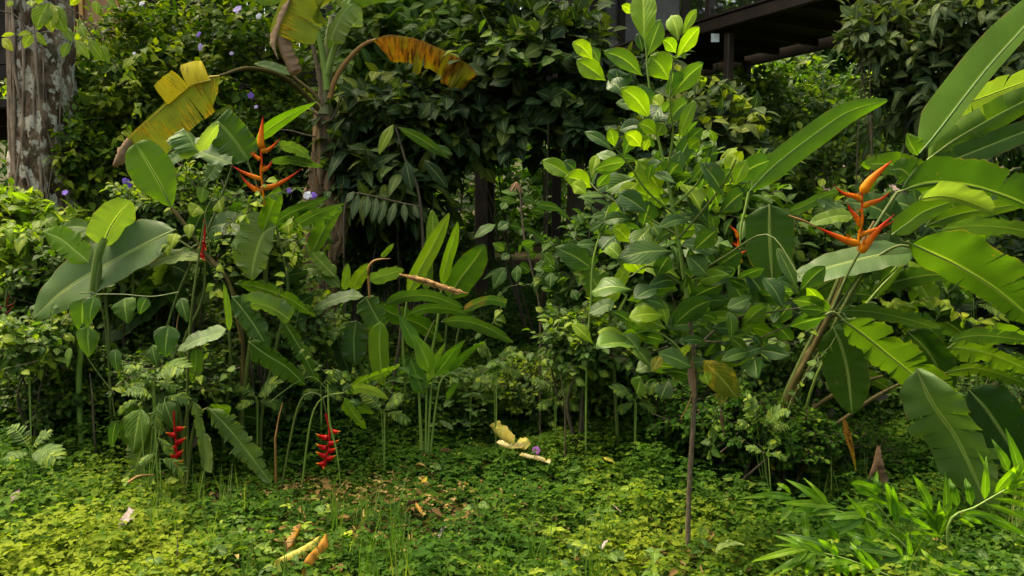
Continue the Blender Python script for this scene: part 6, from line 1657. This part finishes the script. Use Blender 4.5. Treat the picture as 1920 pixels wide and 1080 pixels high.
lying('dead_leaf', 'curled brown dead leaf under the left hanging red flowers', 'dead leaf', 'dry', [(372, 850), (368, 868), (358, 880), (345, 888)], 9, tilt=40, rnd=.4, curl=1.2, rib=.002, wav=1.6, lift=.12, ribm='twig')
lying('dead_leaf', 'small orange fallen leaf in the clearing right of centre bottom', 'dead leaf', 'dead_orange', [(790, 995), (788, 985), (783, 976), (780, 970)], 6, tilt=30, rnd=.9, prof='oval', rib=0, lift=.06)
lying('dead_leaf', 'yellow fallen leaf below the cream sheath strip', 'dead leaf', 'yellowing', [(800, 920), (797, 925), (792, 930), (788, 932)], 6, tilt=30, rnd=.9, prof='oval', rib=0, lift=.06)
lying('dead_leaf', 'yellow fallen leaf right of the cream sheath strip', 'dead leaf', 'yellowing', [(1150, 896), (1143, 892), (1137, 889), (1130, 886)], 7, tilt=40, rnd=1, prof='oval', rib=0, lift=.07)
lying('dead_leaf', 'upright yellow leaf among the creepers left of the ginger fan', 'dead leaf', 'yellowing', [(1452, 918), (1448, 912), (1444, 904), (1440, 896)], 5, tilt=10, rnd=1, prof='oval', rib=0, lift=.08)
lying('dead_leaf', 'small grey shred of leaf near the bottom centre', 'dead leaf', 'dead_grey', [(822, 1042), (827, 1030), (832, 1022), (838, 1020)], 4, tilt=30, rnd=.9, rib=0, wav=1.4, lift=.06)
lying('dead_leaf', 'pale shred of leaf hanging at the bottom edge left of the sapling foot', 'dead leaf', 'dead_grey', [(1140, 1045), (1132, 1052), (1128, 1064)], 4, tilt=30, rnd=1, rib=0, wav=1, lift=.06)
lying('dead_leaf', 'large pale green fallen leaf at the bottom edge under the ginger fan', 'dead leaf', 'blade_pale', [(1395, 1050), (1375, 1045), (1355, 1050), (1340, 1065)], 14, tilt=50, rnd=.9, prof='oval', lift=.05, ribm='rib')
p1 = ground_hit(330, 1092); p2 = at(333, 998, p1.y + .02)
mb = MB(); mb.tube([p1, p1.lerp(p2, .4) + Vector((.003, 0, 0)), p2], [.006, .0045, .0012], 6, sub=16); tag(mb.build('dry_stick', M['twig_grey']), 'pale thin dry stick standing upright at the bottom left', 'stick')
p1 = ground_hit(1145, 975, .08); p2 = ground_hit(1165, 990, .08)
mb = MB(); mb.tube([p1 + Vector((0, 0, .08)), p2 + Vector((0, 0, .07))], [.004, .003], 6); tag(mb.build('dry_stick', M['twig_grey']), 'short grey stick lying in the creepers left of the sapling', 'stick')
c = ground_hit(1005, 866, .1); mb = MB(); a = np.arange(5) * 1.2566
cloud(mb, np.tile(np.array(c + Vector((0, -.02, .07))), (5, 1)), np.stack([np.cos(a), np.sin(a) * .5 - .2, np.sin(a) * .8 + .2], -1), np.tile([0, -.7, .7], (5, 1)), np.full(5, .024), np.full(5, .013), R.rand(5), 'obov', .1, .2, 0, R)
M['petal_magenta'] = leaf_mat('magenta_petal', [(0, (.42, .10, .55)), (1, (.55, .2, .7))], tr=.3, trgain=(1, 1, 1), midrib=False, rough=.6)
for m_ in range(1): pass
tag(mb.build('fallen_flower', M['petal_magenta']), 'purple fallen flower lying right of the cut banana sheath', 'flower')

# purple leaved plant behind the right heliconia stems
q_ = at(1600, 780, 4.7)
pu = empty('purple_plant', (q_.x, q_.y, gz(q_.x, q_.y)), 'low plant with purple and silvery leaves behind the right heliconia stems', 'plant')
mb = MB(); mb.tube([pu.location.copy(), at(1600, 730, 4.7)], .005, 6); mb.build('stem', M['twig'], pu)
for b, t, w, mt in (((1535, 745), (1532, 725), 5, 'purple_leaf'), ((1548, 735), (1558, 722), 5, 'purple_leaf'), ((1556, 740), (1570, 728), 5, 'purple_leaf'), ((1543, 812), (1538, 805), 4, 'purple_leaf'), ((1560, 765), (1555, 785), 8, 'dead_grey'), ((1630, 700), (1622, 730), 9, 'dead_grey'), ((1640, 750), (1668, 742), 5, 'dead_grey'), ((1590, 740), (1560, 722), 7, 'purple_leaf')):
    mb = MB(); leaf01(mb, b, t, w, 4.65, 'oval', tilt=20, rnd=.5, seed=int(b[0])); mb.build('leaf', [M[mt]], pu)

# ------------------------------------------------------------------ brighter weeds standing out of the ground cover
def weed(px, py, h, n, L, mat, seed, lift=0):
    R_ = np.random.RandomState(seed)
    c = ground_hit(px, py); e = empty('weed', c, '', 'weed', 'broad leafed weeds rising from the creepers')
    hh = h * mpp(c.y)
    mb = MB(); top = c + Vector((R_.normal(0, .015), R_.normal(0, .015), hh))
    mb.tube([c - Vector((0, 0, .01)), c.lerp(top, .5) + Vector((R_.normal(0, .008), 0, 0)), top], [.003, .0025, .0012], 5, sub=8); mb.build('stem', M['stem_green'], e)
    t = .35 + .65 * np.arange(n) / max(n - 1, 1)
    B = np.array([c.lerp(top, x) for x in t])
    a = R_.rand() * 6 + np.arange(n) * 2.4
    D = np.stack([np.cos(a), np.sin(a), R_.uniform(-.1, .45, n)], -1)
    LL = L * mpp(c.y) * R_.uniform(.7, 1.2, n)
    mb = MB(); cloud(mb, B, D, np.stack([R_.normal(0, .3, n), R_.normal(-.35, .3, n), np.ones(n)], -1), LL, LL * .34, R_.uniform(.3, 1, n), 'oval', .3, .3, 0, R_)
    mb.build('foliage', M[mat], e)
    return e


W = [(190, 862, 70, 8, 26, 'lime_leaf', 'yellow green weed left of the torn heliconia leaves'), (30, 940, 80, 9, 24, 'lime_leaf', 'tall yellowish weed at the left edge'), (100, 935, 50, 7, 26, 'mid_leaf', 'rounded pale weed left of the grey dead leaf'),
     (250, 800, 60, 12, 22, 'lime_leaf', 'sprig of light green leaflets hanging over the dark bush at left'), (310, 730, 40, 12, 22, 'lime_leaf', 'bright light green seedling under the heart leafed vine'), (330, 780, 50, 10, 20, 'lime_leaf', 'light green sprig just above the left red flowers'),
     (590, 960, 30, 7, 22, 'mid_leaf', 'green weed behind the amber leaf stub'), (450, 985, 30, 8, 26, 'lime_leaf', 'bright weed between the dry stick and the straw husk'), (660, 1050, 60, 9, 20, 'lime_leaf', 'yellow green weed right of the curled orange sheath'),
     (600, 1075, 40, 7, 30, 'lime_leaf', 'light green leaved weed across the curled orange sheath'), (905, 1010, 80, 6, 30, 'mid_leaf', 'weed with narrow leaves in the bottom centre'), (1040, 1030, 45, 10, 28, 'lime_leaf', 'large bright weed at bottom right of centre'),
     (1120, 1000, 50, 7, 34, 'lime_leaf', 'broad leafed light green weed left of the short stick'), (1180, 960, 50, 7, 30, 'lime_leaf', 'light green weed above the short stick'), (1210, 1040, 40, 8, 26, 'lime_leaf', 'yellowish weed left of the sapling foot'),
     (1240, 1070, 30, 9, 26, 'lime_leaf', 'low light green weed at the foot of the sapling'), (1320, 1060, 60, 6, 34, 'mid_leaf', 'broad leafed weed right of the sapling foot'), (1160, 900, 35, 8, 22, 'mid_leaf', 'green weed right of the yellow fallen leaf'),
     (820, 900, 35, 8, 20, 'lime_leaf', 'yellow green weed left of the cut sheath'), (865, 880, 30, 8, 20, 'lime_leaf', 'light green weed close against the left end of the cut sheath pieces'), (1385, 880, 60, 10, 24, 'lime_leaf', 'yellow green weed right of the sapling trunk'),
     (1460, 850, 70, 8, 30, 'lime_leaf', 'weed of round light leaves under the leaning stems'), (1500, 880, 60, 8, 30, 'mid_leaf', 'broad leafed weed at the foot of the leaning stems'), (1400, 800, 70, 14, 22, 'lime_leaf', 'feathery green weed above the ginger fan'),
     (1570, 860, 60, 10, 22, 'mid_leaf', 'weed behind the hanging orange leaf'), (1700, 960, 50, 10, 22, 'lime_leaf', 'small light green weed at the right of the shrivelled leaf'), (1800, 1000, 50, 12, 22, 'lime_leaf', 'bushy light green weed under the feathered shoot'),
     (1870, 1050, 50, 12, 22, 'lime_leaf', 'light green weed in the bottom right corner'), (1740, 1040, 40, 12, 20, 'lime_leaf', 'low light green weed right of the ginger fan'), (40, 1040, 50, 8, 26, 'mid_leaf', 'green weed in the bottom left corner'),
     (150, 1000, 40, 10, 24, 'lime_leaf', 'yellow green weed left of the grey dead leaf'), (700, 800, 60, 9, 30, 'mid_leaf', 'broad leafed weed left of the young ginger'), (960, 780, 60, 12, 24, 'mid_leaf', 'leafy weed at the foot of the centre bank'),
     (1080, 780, 60, 12, 24, 'mid_leaf', 'leafy weed below the spindly shrub'), (900, 860, 30, 8, 24, 'lime_leaf', 'light green weed at the top end of the cut sheath'), (1010, 900, 30, 9, 18, 'mid_leaf', 'small green weed under the cream strip'),
     (760, 960, 30, 10, 18, 'lime_leaf', 'small yellowish weed left of the orange fallen leaf'), (520, 900, 35, 10, 22, 'mid_leaf', 'green weed between the torn leaf and the right red flowers'), (1290, 860, 40, 12, 20, 'mid_leaf', 'dark weed behind the sapling trunk')]
for n_, (x, y, h, n, L, mt, lb) in enumerate(W):
    e = weed(x, y, h, n, L * .85, mt if n_ % 3 else 'mid_leaf', n_ + 40); e['label'] = lb

# ------------------------------------------------------------------ tangled vines and feathery weeds
def vine(label, pts, Y, nl, L, mat, seed, name='creeping_vine'):
    R_ = np.random.RandomState(seed)
    P3 = [at(p[0], p[1], Y + R_.normal(0, .05)) for p in pts]
    e = empty(name, P3[0], label, 'vine', 'thin vines tangled between the plants')
    Q = resample([tuple(p) for p in P3], 60) + R_.normal(0, .004, (60, 3))
    mb = MB(); mb.tube(Q, .0022, 5); mb.build('stem', M['stem' if seed % 2 else 'twig'], e)
    i_ = R_.randint(2, 58, nl)
    B = Q[i_]; a = R_.rand(nl) * 6.28
    D = np.stack([np.cos(a), np.sin(a) - .3, R_.uniform(-.9, .2, nl)], -1)
    Ls = L * R_.uniform(.55, 1.25, nl)
    mb = MB(); cloud(mb, B, D, np.stack([R_.normal(0, .4, nl), R_.normal(-.7, .3, nl), np.full(nl, .8)], -1), Ls, Ls * .38, R_.uniform(.15, 1, nl), 'heart', .2, .35, 0, R_)
    mb.build('foliage', M[mat], e)


V_ = [('vine climbing from the heart shaped leaves up to the left orange flower', [(400, 560), (410, 470), (430, 420), (470, 390), (500, 330)], 4.1, 26, .05, 'lime_leaf'),
      ('vine looped across the stems under the left orange flower', [(300, 470), (350, 440), (400, 450), (450, 400), (520, 360), (570, 350)], 4.15, 28, .05, 'mid_leaf'),
      ('vine trailing over the pale torn leaf at left', [(520, 560), (540, 500), (560, 440), (545, 400)], 4.0, 14, .05, 'lime_leaf'),
      ('vine hanging at the left edge over the yellowish shrub', [(0, 420), (40, 440), (90, 430), (140, 470), (150, 530)], 4.4, 26, .06, 'lime_leaf'),
      ('vine scrambling above the left red flowers', [(200, 740), (260, 700), (330, 690), (400, 710), (450, 690)], 3.85, 34, .045, 'mid_leaf'),
      ('vine dropping beside the right red flowers', [(560, 640), (600, 690), (640, 700), (660, 760), (650, 820)], 4.0, 26, .045, 'mid_leaf'),
      ('vine on the banana trunk', [(600, 560), (590, 500), (615, 450), (605, 400), (618, 350)], 5.75, 24, .08, 'mid_leaf'),
      ('vine in front of the dark hollow, centre', [(880, 640), (930, 600), (950, 540), (1000, 530), (1040, 480)], 4.7, 26, .06, 'mid_leaf'),
      ('vine along the bank right of centre', [(900, 700), (980, 660), (1060, 690), (1140, 670), (1200, 700)], 4.3, 44, .05, 'mid_leaf'),
      ('vine reaching up beside the sapling trunk', [(1330, 860), (1340, 780), (1360, 720), (1350, 640)], 3.7, 24, .05, 'mid_leaf'),
      ('vine between the sapling and the leaning stems', [(1400, 700), (1440, 640), (1500, 640), (1530, 560)], 3.95, 26, .055, 'mid_leaf'),
      ('vine twisted round the leaning stems', [(1470, 780), (1500, 720), (1560, 640), (1600, 560), (1640, 500)], 3.9, 20, .045, 'mid_leaf'),
      ('vine behind the lit torn leaf on the right', [(1640, 560), (1700, 570), (1760, 560), (1820, 600), (1880, 590)], 4.3, 30, .07, 'lime_leaf'),
      ('vine in front of the dark ribbed shrub, upper middle', [(900, 20), (940, 80), (1000, 120), (1060, 100), (1120, 140)], 5.5, 26, .09, 'mid_leaf'),
      ('vine hanging from the walkway edge', [(1250, 100), (1300, 140), (1340, 150), (1400, 190), (1430, 230)], 5.3, 30, .08, 'lime_leaf'),
      ('vine across the wide glossy bush, upper left', [(180, 330), (220, 260), (260, 200), (240, 130), (280, 80)], 5.7, 36, .08, 'lime_leaf')]
for n_, (lb, pts, Y, nl, L, mt) in enumerate(V_):
    vine(lb, pts, Y, nl, L, mt, 300 + n_)


def feathery(label, px, py, fronds, Y, mat, seed):
    """A weed of pinnate fronds: (base, tip) in photograph pixels."""
    R_ = np.random.RandomState(seed)
    c = at(px, py, Y); c.z = gz(c.x, c.y)
    e = empty('feathery_weed', c, label, 'weed', 'weeds with feathery fronds')
    for (b, t) in fronds:
        B3, T3 = at(b[0], b[1], Y), at(t[0], t[1], Y - R_.uniform(-.03, .12))
        mid = B3.lerp(T3, .55) + Vector((0, 0, (T3 - B3).length * .12))
        Q = resample([tuple(B3), tuple(mid), tuple(T3)], 30)
        mb = MB(); mb.tube([tuple(c)] + [tuple(B3)] + [tuple(q) for q in Q[4::6]], [.003, .0022] + [.0014] * 5, 5, m=1)
        n = 9; i_ = np.linspace(4, 28, n).astype(int)
        T = nz(np.gradient(Q, axis=0))[i_]
        up = np.tile([0, -.6, .8], (n, 1)); S_ = nz(np.cross(T, up))
        Ls = (T3 - B3).length * .36 * np.sin(np.linspace(.5, 2.6, n))
        for sgn in (-1, 1):
            D = S_ * sgn + T * .7 + R_.normal(0, .1, (n, 3)) + np.array([0, 0, -.15])
            cloud(mb, Q[i_], D, up + R_.normal(0, .15, (n, 3)), Ls, Ls * .2, R_.uniform(.5, 1, n), 'oval', .2, .25, 0, R_)
        mb.build('frond', [M[mat], M['stem_green']], e)


feathery('feathery green weed low between the sapling and the leaning stems', 1440, 880, [((1420, 800), (1400, 745)), ((1430, 800), (1470, 770)), ((1435, 810), (1478, 800)), ((1410, 810), (1385, 790))], 3.9, 'mid_leaf', 1)
feathery('feathery weed in front of the hidden foot of the leaning stems', 1450, 900, [((1440, 850), (1475, 860)), ((1440, 845), (1460, 825)), ((1430, 850), (1400, 840))], 3.8, 'mid_leaf', 2)
feathery('feathery weed under the heart leafed vine', 290, 780, [((285, 710), (235, 690)), ((290, 705), (345, 690)), ((288, 715), (330, 730)), ((284, 712), (250, 728))], 3.85, 'mid_leaf', 3)
feathery('feathery weed with hanging fronds above the left red flowers', 270, 830, [((290, 745), (240, 735)), ((262, 750), (222, 770)), ((310, 745), (355, 752)), ((300, 750), (290, 800))], 3.8, 'mid_leaf', 4)
feathery('feathery weed in front of the torn leaf beside the left red flowers', 300, 880, [((296, 820), (320, 850)), ((300, 860), (345, 885)), ((290, 850), (262, 870))], 3.7, 'mid_leaf', 5)
feathery('fern like weed at the left edge under the dark red flower', 50, 700, [((50, 640), (10, 600)), ((52, 640), (95, 610)), ((50, 650), (5, 660)), ((55, 650), (100, 670))], 4.2, 'mid_leaf', 6)
feathery('fern like weed between the torn frond and the young ginger', 720, 820, [((715, 770), (680, 735)), ((720, 770), (752, 745)), ((722, 775), (765, 790))], 4.3, 'mid_leaf', 7)
feathery('fern like weed under the brown tipped long leaf', 930, 740, [((925, 680), (895, 650)), ((930, 680), (965, 655)), ((932, 690), (975, 700)), ((925, 690), (885, 700))], 4.6, 'mid_leaf', 8)
feathery('feathery weed at the left border of the clearing', 60, 900, [((55, 840), (20, 800)), ((60, 840), (95, 810)), ((60, 850), (105, 860)), ((55, 850), (12, 860))], 3.6, 'mid_leaf', 9)
feathery('feathery weed behind the lit torn leaf on the right', 1850, 660, [((1820, 560), (1770, 540)), ((1825, 560), (1870, 545)), ((1830, 570), (1880, 590))], 4.5, 'mid_leaf', 10)
# twigs and dead stalks standing or leaning in the undergrowth
R = np.random.RandomState(88)
for n_, (a, b, Y, lb) in enumerate([((515, 830), (530, 755), 4.1, 'shredded pale dead stalk between the red flower clusters'), ((175, 780), (168, 700), 4.2, 'dead brown stalk behind the left torn leaf'), ((330, 640), (345, 560), 4.4, 'bare brown stick under the heart shaped leaves'),
                                     ((1060, 800), (1050, 700), 4.2, 'thin bare stem below the spindly shrub'), ((1640, 940), (1655, 860), 3.9, 'bent dead stalk behind the ginger fan'), ((980, 990), (1020, 960), 3.5, 'fallen twig in the middle of the clearing'),
                                     ((240, 905), (290, 890), 3.6, 'fallen twig under the left torn leaf'), ((1160, 770), (1150, 700), 4.6, 'short dark stump like stalk behind the bank'), ((700, 760), (720, 660), 4.9, 'brown bare stem in the shade of the centre clump')]):
    A, B = at(a[0], a[1], Y), at(b[0], b[1], Y + .05)
    Q = resample([tuple(A), tuple(A.lerp(B, .5) + Vector((R.normal(0, .012), 0, R.normal(0, .012)))), tuple(B)], 12)
    if abs(a[1] - b[1]) > 50: Q[0] = (Q[0][0], Q[0][1], gz(Q[0][0], Q[0][1]) - .02)
    mb = MB(); mb.tube(Q, np.linspace(.006, .002, 12) * R.uniform(.7, 1.4), 6)
    tag(mb.build('dead_twig', M['twig' if n_ % 2 else 'rib_brown']), lb, 'twig')

for n_, (x, y, fr, Y, lb) in enumerate([(600, 790, [((600, 720), (560, 690)), ((602, 722), (650, 700)), ((600, 730), (570, 745)), ((604, 732), (640, 745))], 4.5, 'fern like weed between the two heliconias behind the right red flowers'),
    (1040, 800, [((1040, 745), (1000, 715)), ((1042, 745), (1085, 720)), ((1040, 752), (1010, 765)), ((1044, 752), (1085, 765))], 4.5, 'fern like weed behind the purple fallen flower'),
    (1190, 800, [((1190, 750), (1150, 730)), ((1192, 748), (1232, 722)), ((1190, 756), (1160, 772)), ((1194, 756), (1230, 770))], 4.3, 'fern like weed left of the sapling trunk'),
    (880, 790, [((880, 735), (845, 712)), ((882, 735), (915, 708)), ((884, 742), (925, 750))], 4.8, 'fern like weed behind the cut banana sheath'),
    (480, 800, [((480, 745), (440, 722)), ((482, 745), (520, 718)), ((480, 752), (445, 765)), ((484, 752), (524, 762))], 4.3, 'fern like weed between the two hanging red flower clusters')]):
    feathery(lb, x, y, fr, Y, 'mid_leaf', 30 + n_)
